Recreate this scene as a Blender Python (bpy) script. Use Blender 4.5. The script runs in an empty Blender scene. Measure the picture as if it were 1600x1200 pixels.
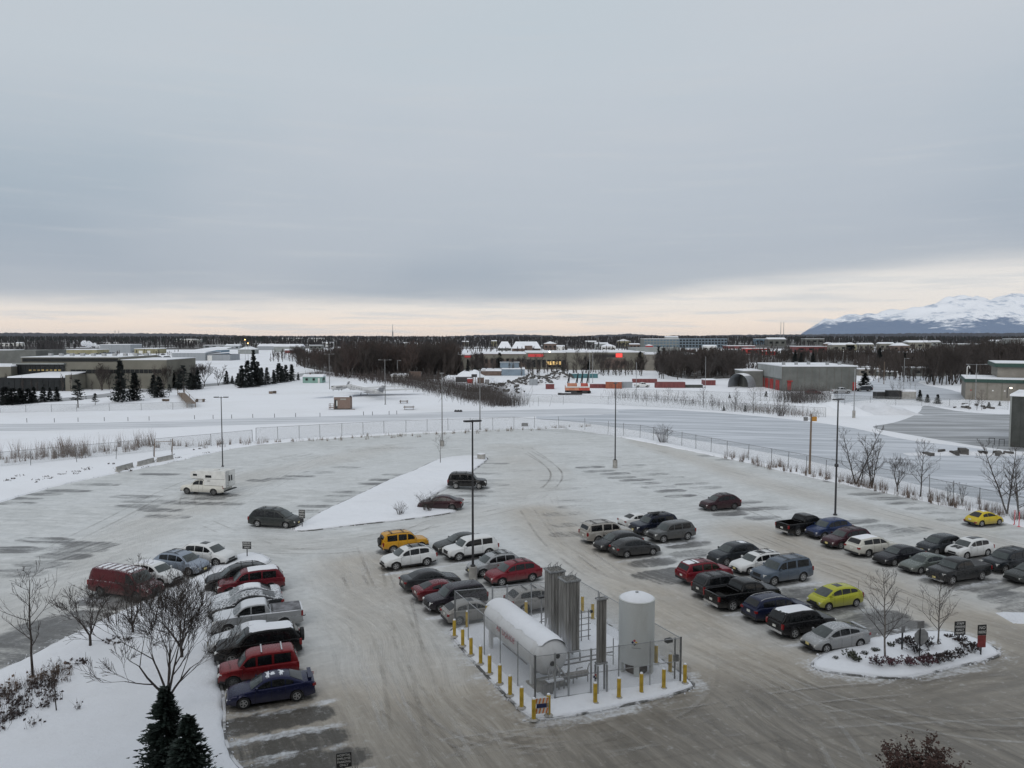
import bpy, bmesh, math, random
import numpy as np
from mathutils import Vector, Matrix
from mathutils.geometry import tessellate_polygon
R = math.radians
scene = bpy.context.scene
COL = scene.collection

# ------------------------------------------------------------------ camera
F_PX = 1230.0; CAM_H = 19.0; TILT = math.atan(78/F_PX)
CT, ST = math.cos(TILT), math.sin(TILT)
cd = bpy.data.cameras.new('camera'); cam = bpy.data.objects.new('camera', cd); COL.objects.link(cam)
cam.location = (0, 0, CAM_H); cam.rotation_euler = (math.pi/2 - TILT, 0, 0)
cd.sensor_width = 36; cd.lens = 36*F_PX/1600; cd.clip_start = 0.5; cd.clip_end = 60000
scene.camera = cam
scene.view_settings.view_transform = 'Standard'; scene.view_settings.look = 'None'
scene.view_settings.exposure = 0.0; scene.view_settings.gamma = 1.0
scene.view_settings.use_curve_mapping = False
scene.cycles.transparent_max_bounces = 32; scene.cycles.volume_bounces = 3

# ------------------------------------------------------------------ node helper
class NT:
    def __init__(s, tree): s.t = tree; s.N = tree.nodes; s.L = tree.links
    def n(s, typ, **kw):
        nd = s.N.new(typ)
        for k, v in kw.items(): setattr(nd, k, v)
        return nd
    def put(s, nd, sock, v):
        if v is None: return
        if isinstance(v, bpy.types.NodeSocket): s.L.new(v, nd.inputs[sock])
        else:
            if isinstance(v, (tuple, list)) and nd.inputs[sock].type == 'RGBA' and len(v) == 3: v = (*v, 1)
            nd.inputs[sock].default_value = v
    def m(s, op, a, b=None, c=None, clamp=False):
        nd = s.n('ShaderNodeMath', operation=op, use_clamp=clamp)
        s.put(nd, 0, a); s.put(nd, 1, b); s.put(nd, 2, c)
        return nd.outputs[0]
    def vm(s, op, a, b=None):
        nd = s.n('ShaderNodeVectorMath', operation=op); s.put(nd, 0, a); s.put(nd, 1, b)
        return nd.outputs[0]
    def mix(s, f, a, b):
        nd = s.n('ShaderNodeMix', data_type='RGBA'); s.put(nd, 0, f); s.put(nd, 6, a); s.put(nd, 7, b)
        return nd.outputs[2]
    def rng(s, v, a, b, c=0., d=1., smooth=True):
        nd = s.n('ShaderNodeMapRange'); nd.clamp = True
        if smooth: nd.interpolation_type = 'SMOOTHSTEP'
        s.put(nd, 0, v); s.put(nd, 1, a); s.put(nd, 2, b); s.put(nd, 3, c); s.put(nd, 4, d)
        return nd.outputs[0]
    def noise(s, vec, scale, detail=4., rough=.55, dist=0.):
        nd = s.n('ShaderNodeTexNoise'); s.put(nd, 'Vector', vec); s.put(nd, 'Scale', scale)
        s.put(nd, 'Detail', detail); s.put(nd, 'Roughness', rough); s.put(nd, 'Distortion', dist)
        return nd.outputs[0]
    def mapping(s, vec, rot=(0, 0, 0), scale=(1, 1, 1), loc=(0, 0, 0)):
        nd = s.n('ShaderNodeMapping'); s.put(nd, 0, vec); nd.inputs[1].default_value = loc
        nd.inputs[2].default_value = rot; nd.inputs[3].default_value = scale
        return nd.outputs[0]
    def ramp(s, f, stops):
        nd = s.n('ShaderNodeValToRGB'); cr = nd.color_ramp
        while len(cr.elements) < len(stops): cr.elements.new(0.5)
        for e, (p, c) in zip(cr.elements, stops): e.position = p; e.color = (*c, 1)
        s.put(nd, 0, f)
        return nd.outputs[0]

# ------------------------------------------------------------------ world: overcast winter dusk sky
SUN_EL, SUN_AZ = R(28), R(200)
world = bpy.data.worlds.new('World'); scene.world = world; world.use_nodes = True
w = NT(world.node_tree); w.N.clear()
wout = w.n('ShaderNodeOutputWorld'); bg = w.n('ShaderNodeBackground')
sky = w.n('ShaderNodeTexSky'); sky.sky_type = 'NISHITA'; sky.sun_disc = False
sky.sun_elevation = SUN_EL; sky.sun_rotation = SUN_AZ
tc = w.n('ShaderNodeTexCoord').outputs['Generated']
sep = w.n('ShaderNodeSeparateXYZ'); w.L.new(tc, sep.inputs[0])
dx, dy, dz = sep.outputs
# underside of the cloud deck: its far edge stands a little higher above the horizon to the right
edge = w.rng(dx, 0.0, 0.62, 0.033, 0.078)
warpv = w.mapping(tc, scale=(1, 1, 9))
n1 = w.noise(warpv, 3.0, 6, .6)
n2 = w.noise(w.mapping(tc, scale=(1.2, 1.2, 22)), 5.0, 5, .6)
n3 = w.noise(w.mapping(tc, scale=(1, 1, 3)), 1.3, 3, .5)
ez = w.m('ADD', dz, w.m('MULTIPLY', w.m('SUBTRACT', n1, .5), 0.03))
above = w.m('SUBTRACT', ez, edge)
deckmask = w.rng(above, -0.006, 0.022)
E10 = lambda c: tuple(v*10 for v in c)
deck = w.ramp(w.rng(above, 0.0, 0.62, smooth=False), [
    (0.00, (.36, .405, .465)), (.07, (.300, .362, .445)), (.20, (.385, .455, .525)),
    (.42, (.53, .595, .645)), (.75, (.57, .63, .675)), (1.0, (.68, .715, .75))])
deck = w.mix(w.rng(n3, .36, .66, 0, .50), deck, (.60, .62, .66))
deck = w.mix(w.rng(n2, .5, .75, 0, .26), deck, (.60, .62, .64))
clear = w.ramp(w.rng(dz, 0.0, 0.085, smooth=False), [
    (0.0, (.86, .73, .63)), (.16, (.96, .82, .70)), (.38, (.90, .83, .76)), (.7, (.86, .82, .78)), (1., (.74, .72, .71))])
clear = w.mix(w.rng(n2, .46, .64, 0, .65), clear, (.66, .67, .685))
skyc = w.mix(deckmask, clear, deck)
skyc = w.mix(w.rng(dz, -0.02, 0.0), (.5, .5, .52), skyc)
vs = w.n('ShaderNodeVectorMath', operation='SCALE'); w.L.new(skyc, vs.inputs[0]); vs.inputs['Scale'].default_value = 10.0
col = w.mix(0.94, sky.outputs[0], vs.outputs[0])
w.L.new(col, bg.inputs[0]); bg.inputs[1].default_value = 0.1
w.L.new(bg.outputs[0], wout.inputs[0])

sl = bpy.data.lights.new('sun', 'SUN'); sun = bpy.data.objects.new('sun', sl); COL.objects.link(sun)
sl.energy = 1.0; sl.angle = R(40); sl.color = (1, .965, .92)
# light travels from the sun (azimuth measured like the sky texture) down to the ground
sdir = Vector((math.sin(SUN_AZ)*math.cos(SUN_EL), math.cos(SUN_AZ)*math.cos(SUN_EL), math.sin(SUN_EL)))
sun.rotation_euler = sdir.to_track_quat('Z', 'Y').to_euler()

# ------------------------------------------------------------------ picture <-> ground
def G(px, py, z=0.):
    a = (px-800)/F_PX; b = -(py-600)/F_PX
    ddy = CT + b*ST; ddz = -ST + b*CT
    t = (z-CAM_H)/ddz
    return Vector((a*t, ddy*t, z))
def P(x, y, z):
    z -= CAM_H
    d = y*CT - z*ST; u = y*ST + z*CT
    return (800+F_PX*x/d, 600-F_PX*u/d)
def hgt(pyb, pyt):              # height of something standing at ground row pyb whose top is at row pyt
    return CAM_H*(pyb-pyt)/(pyb-522.)
U = Vector((math.cos(R(23)), math.sin(R(23)), 0)); V = Vector((-U.y, U.x, 0))

# ------------------------------------------------------------------ mesh builder
class MB:
    def __init__(s): s.v = []; s.f = []; s.mi = []; s.cur = 0
    def add(s, vs, fs, mi=None):
        o = len(s.v); s.v.extend(tuple(p) for p in vs)
        for f in fs: s.f.append(tuple(i+o for i in f)); s.mi.append(s.cur if mi is None else mi)
    def box(s, c, d, rz=0., mi=None, taper=1.):
        hx, hy, hz = d[0]/2, d[1]/2, d[2]/2; cs, sn = math.cos(rz), math.sin(rz); vs = []
        for z in (-hz, hz):
            k = taper if z > 0 else 1
            for x, y in ((-hx, -hy), (hx, -hy), (hx, hy), (-hx, hy)):
                x *= k; y *= k
                vs.append((c[0]+x*cs-y*sn, c[1]+x*sn+y*cs, c[2]+z))
        s.add(vs, [(0, 3, 2, 1), (4, 5, 6, 7), (0, 1, 5, 4), (1, 2, 6, 5), (2, 3, 7, 6), (3, 0, 4, 7)], mi)
        return s
    def bx(s, x0, x1, y0, y1, z0, z1, mi=None):
        return s.box(((x0+x1)/2, (y0+y1)/2, (z0+z1)/2), (x1-x0, y1-y0, z1-z0), 0, mi)
    def tube(s, pts, rad, n=6, caps=True, mi=None):
        pts = [Vector(p) for p in pts]
        if not isinstance(rad, (list, tuple)): rad = [rad]*len(pts)
        vs = []; prev = None
        for i, p in enumerate(pts):
            d = (pts[min(i+1, len(pts)-1)]-pts[max(i-1, 0)])
            d = d.normalized() if d.length > 1e-9 else Vector((0, 0, 1))
            a = prev if prev is not None else (Vector((1, 0, 0)) if abs(d.x) < .8 else Vector((0, 1, 0)))
            a = (a - d*a.dot(d)); a = a.normalized() if a.length > 1e-6 else d.orthogonal().normalized()
            b = d.cross(a); prev = a
            for k in range(n):
                t = 2*math.pi*k/n
                vs.append(p + (a*math.cos(t)+b*math.sin(t))*rad[i])
        fs = []
        for i in range(len(pts)-1):
            for k in range(n):
                k2 = (k+1) % n
                fs.append((i*n+k, i*n+k2, (i+1)*n+k2, (i+1)*n+k))
        if caps: fs.append(tuple(range(n-1, -1, -1))); fs.append(tuple((len(pts)-1)*n+k for k in range(n)))
        s.add(vs, fs, mi); return s
    def lathe(s, prof, n=16, c=(0, 0, 0), axis='z', mi=None, caps=True):
        vs = []
        for r, h in prof:
            for k in range(n):
                t = 2*math.pi*k/n; x, y = r*math.cos(t), r*math.sin(t)
                q = (x, y, h) if axis == 'z' else ((x, h, y) if axis == 'y' else (h, x, y))
                vs.append((q[0]+c[0], q[1]+c[1], q[2]+c[2]))
        fs = [(i*n+k, i*n+(k+1) % n, (i+1)*n+(k+1) % n, (i+1)*n+k) for i in range(len(prof)-1) for k in range(n)]
        if caps: fs.append(tuple(range(n-1, -1, -1))); fs.append(tuple((len(prof)-1)*n+k for k in range(n)))
        s.add(vs, fs, mi); return s
    def grid(s, rows, mi=None, close=False):
        nr, nc = len(rows), len(rows[0]); vs = [p for r in rows for p in r]; fs = []
        for i in range(nr-1):
            for k in range(nc-1 if not close else nc):
                k2 = (k+1) % nc
                fs.append((i*nc+k, i*nc+k2, (i+1)*nc+k2, (i+1)*nc+k))
        s.add(vs, fs, mi); return s
    def mesh(s, name, smooth=None):
        me = bpy.data.meshes.new(name); me.from_pydata(s.v, [], s.f)
        if any(s.mi): me.polygons.foreach_set('material_index', s.mi)
        if smooth:
            me.polygons.foreach_set('use_smooth', [True]*len(s.f))
            me.update(); me.set_sharp_from_angle(angle=R(smooth))
        me.update(); return me
    def build(s, name, mats, parent=None, smooth=None):
        return link_mesh(name, s.mesh(name, smooth), mats, parent)

def link_mesh(name, me, mats, parent=None, loc=None, rz=0.):
    o = bpy.data.objects.new(name, me); COL.objects.link(o)
    if not isinstance(mats, (list, tuple)): mats = [mats]
    if len(me.materials) == 0:
        for m_ in mats: me.materials.append(m_)
    else:
        for i, m_ in enumerate(mats):
            if me.materials[i] != m_:
                o.material_slots[i].link = 'OBJECT'; o.material_slots[i].material = m_
    if parent is not None: o.parent = parent
    if loc is not None: o.location = loc
    o.rotation_euler.z = rz
    return o
def tag(o, label, cat, group=None, kind=None):
    o['label'] = label; o['category'] = cat
    if group: o['group'] = group
    if kind: o['kind'] = kind
    return o
def struct(o, kind='structure'): o['kind'] = kind; return o
def thing(name, label, cat, loc=(0, 0, 0), rz=0., group=None):
    o = bpy.data.objects.new(name, None); COL.objects.link(o); o.empty_display_size = .3
    o.location = loc; o.rotation_euler = (0, 0, rz)
    return tag(o, label, cat, group)
def copy_thing(root, loc, rz=0., scale=None, label=None, group=None):
    r = root.copy(); COL.objects.link(r); r.location = loc; r.rotation_euler = (0, 0, rz)
    if scale is not None: r.scale = (scale,)*3 if not isinstance(scale, tuple) else scale
    if label: r['label'] = label
    if group: r['group'] = group
    for ch in list(root.children):
        c = ch.copy(); COL.objects.link(c); c.parent = r
        for g in list(ch.children):
            d = g.copy(); COL.objects.link(d); d.parent = c
    return r
def text_mesh(body, size, extrude=.004, align='CENTER'):
    cu = bpy.data.curves.new('lettering', 'FONT'); cu.body = body; cu.size = size; cu.extrude = extrude
    cu.align_x = align; cu.align_y = 'CENTER'; cu.resolution_u = 2
    o = bpy.data.objects.new('tmp', cu); COL.objects.link(o)
    dg = bpy.context.evaluated_depsgraph_get()
    me = bpy.data.meshes.new_from_object(o.evaluated_get(dg)); me.name = 'lettering'
    bpy.data.objects.remove(o); me.materials.clear()
    return me

# ------------------------------------------------------------------ materials
def newmat(name):
    m_ = bpy.data.materials.new(name); m_.use_nodes = True; t = NT(m_.node_tree)
    b = t.N['Principled BSDF']
    return m_, t, b
def objco(t): return t.n('ShaderNodeTexCoord').outputs['Object']
def geo(t): return t.n('ShaderNodeNewGeometry')
def simple(name, c, rough=.6, metal=0., var=.18, scale=3., bump=0., streak=None, emit=None, spec=None):
    m_, t, b = newmat(name); co = objco(t)
    v = co if streak is None else t.mapping(co, scale=streak)
    nz = t.noise(v, scale, 5, .6)
    f = t.rng(nz, .3, .7, 1-var, 1+var)
    cv = t.n('ShaderNodeVectorMath', operation='SCALE'); cv.inputs[0].default_value = c; t.put(cv, 'Scale', f)
    t.L.new(cv.outputs[0], b.inputs['Base Color'])
    t.put(b, 'Roughness', t.rng(nz, .3, .7, min(1, rough+.08), max(.03, rough-.08))); t.put(b, 'Metallic', metal)
    if spec is not None: b.inputs['Specular IOR Level'].default_value = spec
    if bump:
        bp = t.n('ShaderNodeBump'); t.put(bp, 'Strength', bump); bp.inputs['Distance'].default_value = .02
        t.put(bp, 'Height', t.noise(v, scale*6, 4, .6)); t.L.new(bp.outputs[0], b.inputs['Normal'])
    if emit: b.inputs['Emission Color'].default_value = (*c, 1); b.inputs['Emission Strength'].default_value = emit
    return m_
M = {}
M['metal'] = simple('galvanised_metal', (.34, .35, .36), .45, .6, .15, 4)
M['pole_dark'] = simple('dark_pole_paint', (.035, .035, .038), .5, .1, .2)
M['pole_grey'] = simple('grey_pole', (.20, .20, .20), .6, .3, .2)
M['wood'] = simple('weathered_wood', (.16, .12, .09), .8, 0, .3, 2, streak=(8, 8, .6))
M['concrete'] = simple('concrete', (.33, .32, .30), .85, 0, .22, 1.4, .3)
M['rubber'] = simple('tyre_rubber', (.022, .022, .023), .85, 0, .35, 6)
M['trim'] = simple('black_trim', (.02, .02, .021), .55, 0, .25, 4)
M['under'] = simple('underbody', (.012, .012, .012), .9, 0, .2, 4)
M['rim'] = simple('alloy_rim', (.38, .38, .38), .38, .5, .2, 5)
M['steelrim'] = simple('dirty_steel_rim', (.10, .10, .10), .6, .3, .3, 5)
M['head'] = simple('headlamp_glass', (.78, .78, .76), .12, .2, .1, 8)
M['tail'] = simple('tail_lamp_red', (.20, .013, .015), .2, 0, .15, 8)
M['amber'] = simple('amber_lamp', (.6, .2, .03), .25, 0, .1)
M['plate'] = simple('licence_plate', (.62, .52, .22), .5, 0, .2, 9)
M['plate_w'] = simple('pale_licence_plate', (.6, .6, .56), .5, 0, .2, 9)
M['chrome'] = simple('bright_metal', (.55, .55, .56), .25, .8, .1)
M['yellow'] = simple('bollard_yellow', (.46, .31, .035), .55, 0, .22, 3)
M['orange'] = simple('sign_orange', (.62, .20, .05), .5, 0, .1)
M['red'] = simple('red_paint', (.33, .03, .03), .5, 0, .2, .8)
M['white'] = simple('white_paint', (.62, .62, .60), .5, 0, .1, 1.5)
M['blacksign'] = simple('sign_black', (.02, .02, .02), .5, 0, .2)
M['ltr_white'] = simple('lettering_white', (.7, .7, .68), .6, 0, .03)
M['ltr_red'] = simple('lettering_red', (.38, .08, .10), .6, 0, .2)
M['navy'] = simple('navy_paint', (.02, .03, .10), .5)
M['bark'] = simple('bark', (.048, .039, .034), .9, 0, .35, 6, .4, streak=(1, 1, .3))
M['bark_pale'] = simple('pale_bark', (.17, .155, .14), .85, 0, .35, 5, .3, streak=(1, 1, .5))
M['twig'] = simple('twigs', (.046, .037, .033), .9, 0, .3, 3)
M['twig_grey'] = simple('grey_twigs', (.066, .058, .055), .9, 0, .3, 3)
M['twig_red'] = simple('reddish_twigs', (.062, .043, .037), .9, 0, .3, 3)
M['needles'] = simple('spruce_needles', (.020, .033, .026), .75, 0, .5, 1.6)
M['needles_far'] = simple('far_spruce_needles', (.020, .027, .025), .85, 0, .4, .2)
M['wood_far'] = simple('far_bare_wood', (.036, .033, .034), .95, 0, .4, .05)
M['dryleaf'] = simple('dry_brown_leaves', (.062, .030, .022), .8, 0, .5, 2)
M['dryshrub'] = simple('dry_shrub', (.13, .095, .075), .9, 0, .4, 2)
M['shrubdark'] = simple('dark_shrub_leaves', (.055, .042, .040), .85, 0, .5, 3)
M['shrubred'] = simple('plum_shrub_leaves', (.10, .045, .055), .85, 0, .5, 3)
M['shrubgreen'] = simple('dull_green_shrub', (.060, .066, .044), .85, 0, .5, 3)
M['grasstan'] = simple('dry_grass', (.17, .14, .11), .9, 0, .3, 2)
M['roofgrey'] = simple('grey_metal_siding', (.27, .29, .31), .6, 0, .1, .3, streak=(6, 6, .2))
M['siding_blue'] = simple('blue_siding', (.12, .19, .25), .6, 0, .12, .3, streak=(6, 6, .2))
M['siding_teal'] = simple('mint_siding', (.20, .33, .29), .6, 0, .1, .6)
M['siding_yel'] = simple('tan_siding', (.24, .22, .13), .7, 0, .15, .3)
M['beige'] = simple('beige_wall', (.165, .158, .13), .8, 0, .12, .15)
M['tan'] = simple('tan_block_wall', (.215, .20, .175), .85, 0, .1, .5, .2)
M['block'] = simple('grey_block_wall', (.125, .13, .122), .85, 0, .14, .25, .2)
M['block_l'] = simple('light_block_wall', (.26, .275, .27), .85, 0, .1, .3, .2)
M['brownwall'] = simple('brown_wall', (.12, .085, .07), .8, 0, .15, .5)
M['shed'] = simple('brown_plank_wall', (.19, .135, .11), .8, 0, .2, 2, streak=(1, 1, 6))
M['darkwall'] = simple('dark_grey_wall', (.050, .054, .050), .8, 0, .15, .5)
M['green_trim'] = simple('green_fascia', (.014, .05, .04), .55, 0, .1)
M['rust'] = simple('rust_orange_container', (.28, .09, .05), .7, 0, .25, .8, streak=(4, 4, .5))
M['maroonc'] = simple('maroon_container', (.16, .045, .045), .7, 0, .25, .8, streak=(4, 4, .5))
M['teal'] = simple('teal_paint', (.06, .16, .18), .6, 0, .2, .8)
M['crane_or'] = simple('faded_orange_paint', (.46, .19, .11), .6, 0, .2, .5)
M['crane_red'] = simple('faded_red_paint', (.42, .07, .045), .6, 0, .2, .5)
M['winlit'] = simple('window_glow', (.9, .6, .22), .5, 0, .5, .5, emit=.35)
M['sign_lit'] = simple('lit_red_sign', (.95, .06, .05), .5, 0, .05, emit=.9)
M['lamp_lit'] = simple('lit_lamp', (1., .93, .75), .5, 0, .02, emit=6.)
M['lamp_orange'] = simple('lit_sodium_lamp', (1., .55, .2), .5, 0, .02, emit=6.)
M['plane'] = simple('aircraft_paint', (.50, .50, .50), .45, .1, .12, .8)
M['frostmetal'] = simple('finned_aluminium', (.27, .26, .25), .55, .5, .3, 1.2, streak=(9, 9, .25))
M['stainless'] = simple('pipe_metal', (.30, .30, .30), .4, .6, .2, 5)

M['amber_box'] = simple('orange_yellow_box', (.42, .20, .03), .5, 0, .15)
M['red_sign'] = simple('red_sign', (.20, .035, .035), .5, 0, .3)
M['rustdark'] = simple('dark_rusty_ground', (.085, .070, .065), .85, 0, .4, 3)
def tankmat(name, c, dirty):
    m_, t, b = newmat(name); co = objco(t); nz = t.noise(t.mapping(co, scale=(1, 1, .3)), 1.6, 6, .65); fz = t.noise(co, 14, 3, .6)
    cc = t.mix(t.rng(nz, .45, .75, 0, dirty), c, (.30, .28, .25)); cc = t.mix(t.rng(fz, .5, .8, 0, .2), cc, (.72, .73, .75))
    t.put(b, 'Base Color', cc); b.inputs['Roughness'].default_value = .55; return m_
M['tankwhite'] = tankmat('tank_white', (.62, .63, .64), .35)
M['tankgrey'] = tankmat('tank_pale', (.50, .52, .51), .25)
def finmat():
    m_, t, b = newmat('finned_aluminium_frosted'); co = objco(t); sp = t.n('ShaderNodeSeparateXYZ'); t.L.new(co, sp.inputs[0])
    nz = t.noise(t.mapping(co, scale=(5, 5, .35)), 1.5, 5, .6)
    c = t.mix(t.rng(nz, .35, .7), (.25, .245, .235), (.46, .455, .44))
    ice = t.rng(t.m('ADD', sp.outputs[2], t.m('ADD', t.m('MULTIPLY', t.m('SUBTRACT', nz, .5), 4.), t.m('MULTIPLY', sp.outputs[0], 2.2))), 1.6, .2)
    t.put(b, 'Base Color', t.mix(t.m('MULTIPLY', ice, .85), c, (.66, .68, .71))); t.put(b, 'Metallic', t.m('MULTIPLY', t.m('SUBTRACT', 1., ice), .15)); b.inputs['Roughness'].default_value = .55
    return m_
M['fin'] = finmat()
M['reflect_dim'] = simple('warm_glass_reflection', (.30, .22, .08), .4, 0, .6, .7, emit=.12)
M['sign_dimred'] = simple('red_shop_sign', (.55, .05, .05), .5, 0, .1, emit=.12)
M['siding_blue2'] = simple('blue_grey_siding', (.17, .22, .27), .6, 0, .1, .3)
M['redbright'] = simple('bright_red_paint', (.30, .028, .025), .55, 0, .15, .6)
M['debris'] = simple('dark_debris', (.09, .085, .08), .9, 0, .5, .6)
M['plane_dk'] = simple('grey_tail_paint', (.28, .29, .31), .5, 0, .3, .6)
M['pinkred'] = simple('pink_red_marker', (.55, .10, .12), .6, 0, .1)
M['c_dark'] = simple('dark_car_paint', (.03, .03, .035), .4); M['c_white'] = simple('white_car_paint', (.6, .6, .6), .4); M['c_red'] = simple('red_car_paint', (.2, .02, .02), .4); M['c_blue'] = simple('blue_car_paint', (.08, .11, .16), .4)
def hillmat():
    m_, t, b = newmat('wooded_hill'); pos = geo(t).outputs['Position']; nz = t.noise(t.mapping(pos, scale=(1, .3, 4)), .012, 6, .7); n2 = t.noise(pos, .0016, 4, .5)
    c = t.mix(t.rng(nz, .35, .7), (.022, .027, .040), (.050, .052, .066)); c = t.mix(t.rng(n2, .62, .72, 0, .6), c, (.35, .36, .38)); t.put(b, 'Base Color', c); b.inputs['Roughness'].default_value = .95; return m_
M['hillwood'] = hillmat()
def mtnmat():
    m_, t, b = newmat('snowy_mountain'); pos = geo(t).outputs['Position']
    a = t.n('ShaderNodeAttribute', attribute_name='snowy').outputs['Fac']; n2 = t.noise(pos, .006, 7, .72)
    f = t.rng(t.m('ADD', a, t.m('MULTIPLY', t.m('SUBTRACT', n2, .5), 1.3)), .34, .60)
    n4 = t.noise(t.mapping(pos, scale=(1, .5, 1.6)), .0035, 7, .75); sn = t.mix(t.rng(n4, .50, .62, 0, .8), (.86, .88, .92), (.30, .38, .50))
    t.put(b, 'Base Color', t.mix(f, (.13, .19, .30), sn)); b.inputs['Roughness'].default_value = .9; return m_  # bluish rock tone holds part of the distance haze as colour
M['mountain'] = mtnmat()
def steammat():
    m_ = bpy.data.materials.new('steam'); m_.use_nodes = True; t = NT(m_.node_tree); t.N.clear(); out = t.n('ShaderNodeOutputMaterial'); pv = t.n('ShaderNodeVolumePrincipled')
    pv.inputs['Color'].default_value = (.95, .96, .98, 1); nz = t.noise(t.n('ShaderNodeTexCoord').outputs['Object'], .25, 4, .6); t.put(pv, 'Density', t.rng(nz, .36, .58, 0., 1.3)); t.L.new(pv.outputs[0], out.inputs['Volume']); return m_
M['steam'] = steammat()
def glassmat(name, c, rough=.06, lit=False):
    m_, t, b = newmat(name); co = objco(t)
    nz = t.noise(co, 2.5, 4, .6)
    t.put(b, 'Base Color', t.mix(t.rng(nz, .35, .7, 0, .5), c, tuple(v*1.6+.012 for v in c)))
    t.put(b, 'Roughness', t.rng(nz, .35, .7, rough, rough+.18)); b.inputs['Specular IOR Level'].default_value = .38
    return m_
M['glass'] = glassmat('tinted_car_glass', (.006, .007, .008), .08)
M['glass_w'] = glassmat('windshield_glass', (.045, .055, .056), .10)
M['bglass'] = simple('building_glass', (.012, .014, .015), .35, 0, .4, .4, spec=.25)

def snowmat(name, base=(.80, .82, .86), dirt=(.55, .54, .52), dirty=.25, bumpd=.05, sc=1.):
    m_, t, b = newmat(name); pos = geo(t).outputs['Position']
    big = t.noise(pos, .035*sc, 5, .6); mid = t.noise(pos, .6*sc, 5, .6); fine = t.noise(pos, 6*sc, 4, .6)
    c = t.mix(t.rng(big, .42, .75, 0, dirty), base, dirt)
    c = t.mix(t.rng(mid, .5, .8, 0, dirty*.5), c, dirt)
    t.put(b, 'Base Color', c); b.inputs['Roughness'].default_value = .75
    b.inputs['Specular IOR Level'].default_value = .25
    h = t.m('ADD', t.m('MULTIPLY', mid, 1.0), t.m('MULTIPLY', fine, .18))
    bp = t.n('ShaderNodeBump'); bp.inputs['Strength'].default_value = .55; bp.inputs['Distance'].default_value = bumpd*4
    t.put(bp, 'Height', h); t.L.new(bp.outputs[0], b.inputs['Normal'])
    return m_
M['snow'] = snowmat('snow')
M['snow_near'] = snowmat('near_snow', (.78, .80, .84), (.60, .60, .60), .3, .07, 1.6)
M['snow_roof'] = snowmat('roof_snow', (.78, .80, .84), (.5, .5, .5), .3, .03, 3)
M['snow_rough'] = snowmat('rough_snow', (.74, .76, .80), (.34, .33, .32), .6, .25, 1.)

def paint(name, c, metal=.25, frost=0., dirt=.5, rough=.26):
    if max(c) < .07: dirt = .2; c = tuple(v*.75 for v in c)
    m_, t, b = newmat(name); co = objco(t); sp = t.n('ShaderNodeSeparateXYZ'); t.L.new(co, sp.inputs[0])
    nz = t.noise(co, 3.0, 5, .65); fz = t.noise(co, 9.0, 4, .7)
    z = t.m('ADD', sp.outputs[2], t.m('MULTIPLY', t.m('SUBTRACT', nz, .5), .55))
    dm = t.m('MULTIPLY', t.rng(z, .95, .25), dirt)
    dm = t.m('ADD', dm, t.rng(fz, .45, .8, 0, .06))
    cc = t.mix(dm, c, (.17, .16, .147))
    nrm = t.n('ShaderNodeSeparateXYZ'); t.L.new(geo(t).outputs['Normal'], nrm.inputs[0])
    up = t.rng(nrm.outputs[2], .55, .95)
    fm = t.m('MULTIPLY', t.m('MULTIPLY', up, t.rng(fz, .62-frost*.45, .80-frost*.45)), min(1, frost*1.6+.12) if frost else .05)
    cc = t.mix(fm, cc, (.66, .68, .71))
    t.put(b, 'Base Color', cc)
    t.put(b, 'Roughness', t.m('ADD', rough, t.m('MULTIPLY', t.m('ADD', dm, fm), .4), clamp=True))
    t.put(b, 'Metallic', t.m('MULTIPLY', t.m('SUBTRACT', 1., t.m('ADD', dm, fm), clamp=True), metal))
    b.inputs['Coat Weight'].default_value = .12; b.inputs['Specular IOR Level'].default_value = .26; b.inputs['Coat Roughness'].default_value = .15
    return m_
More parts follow.
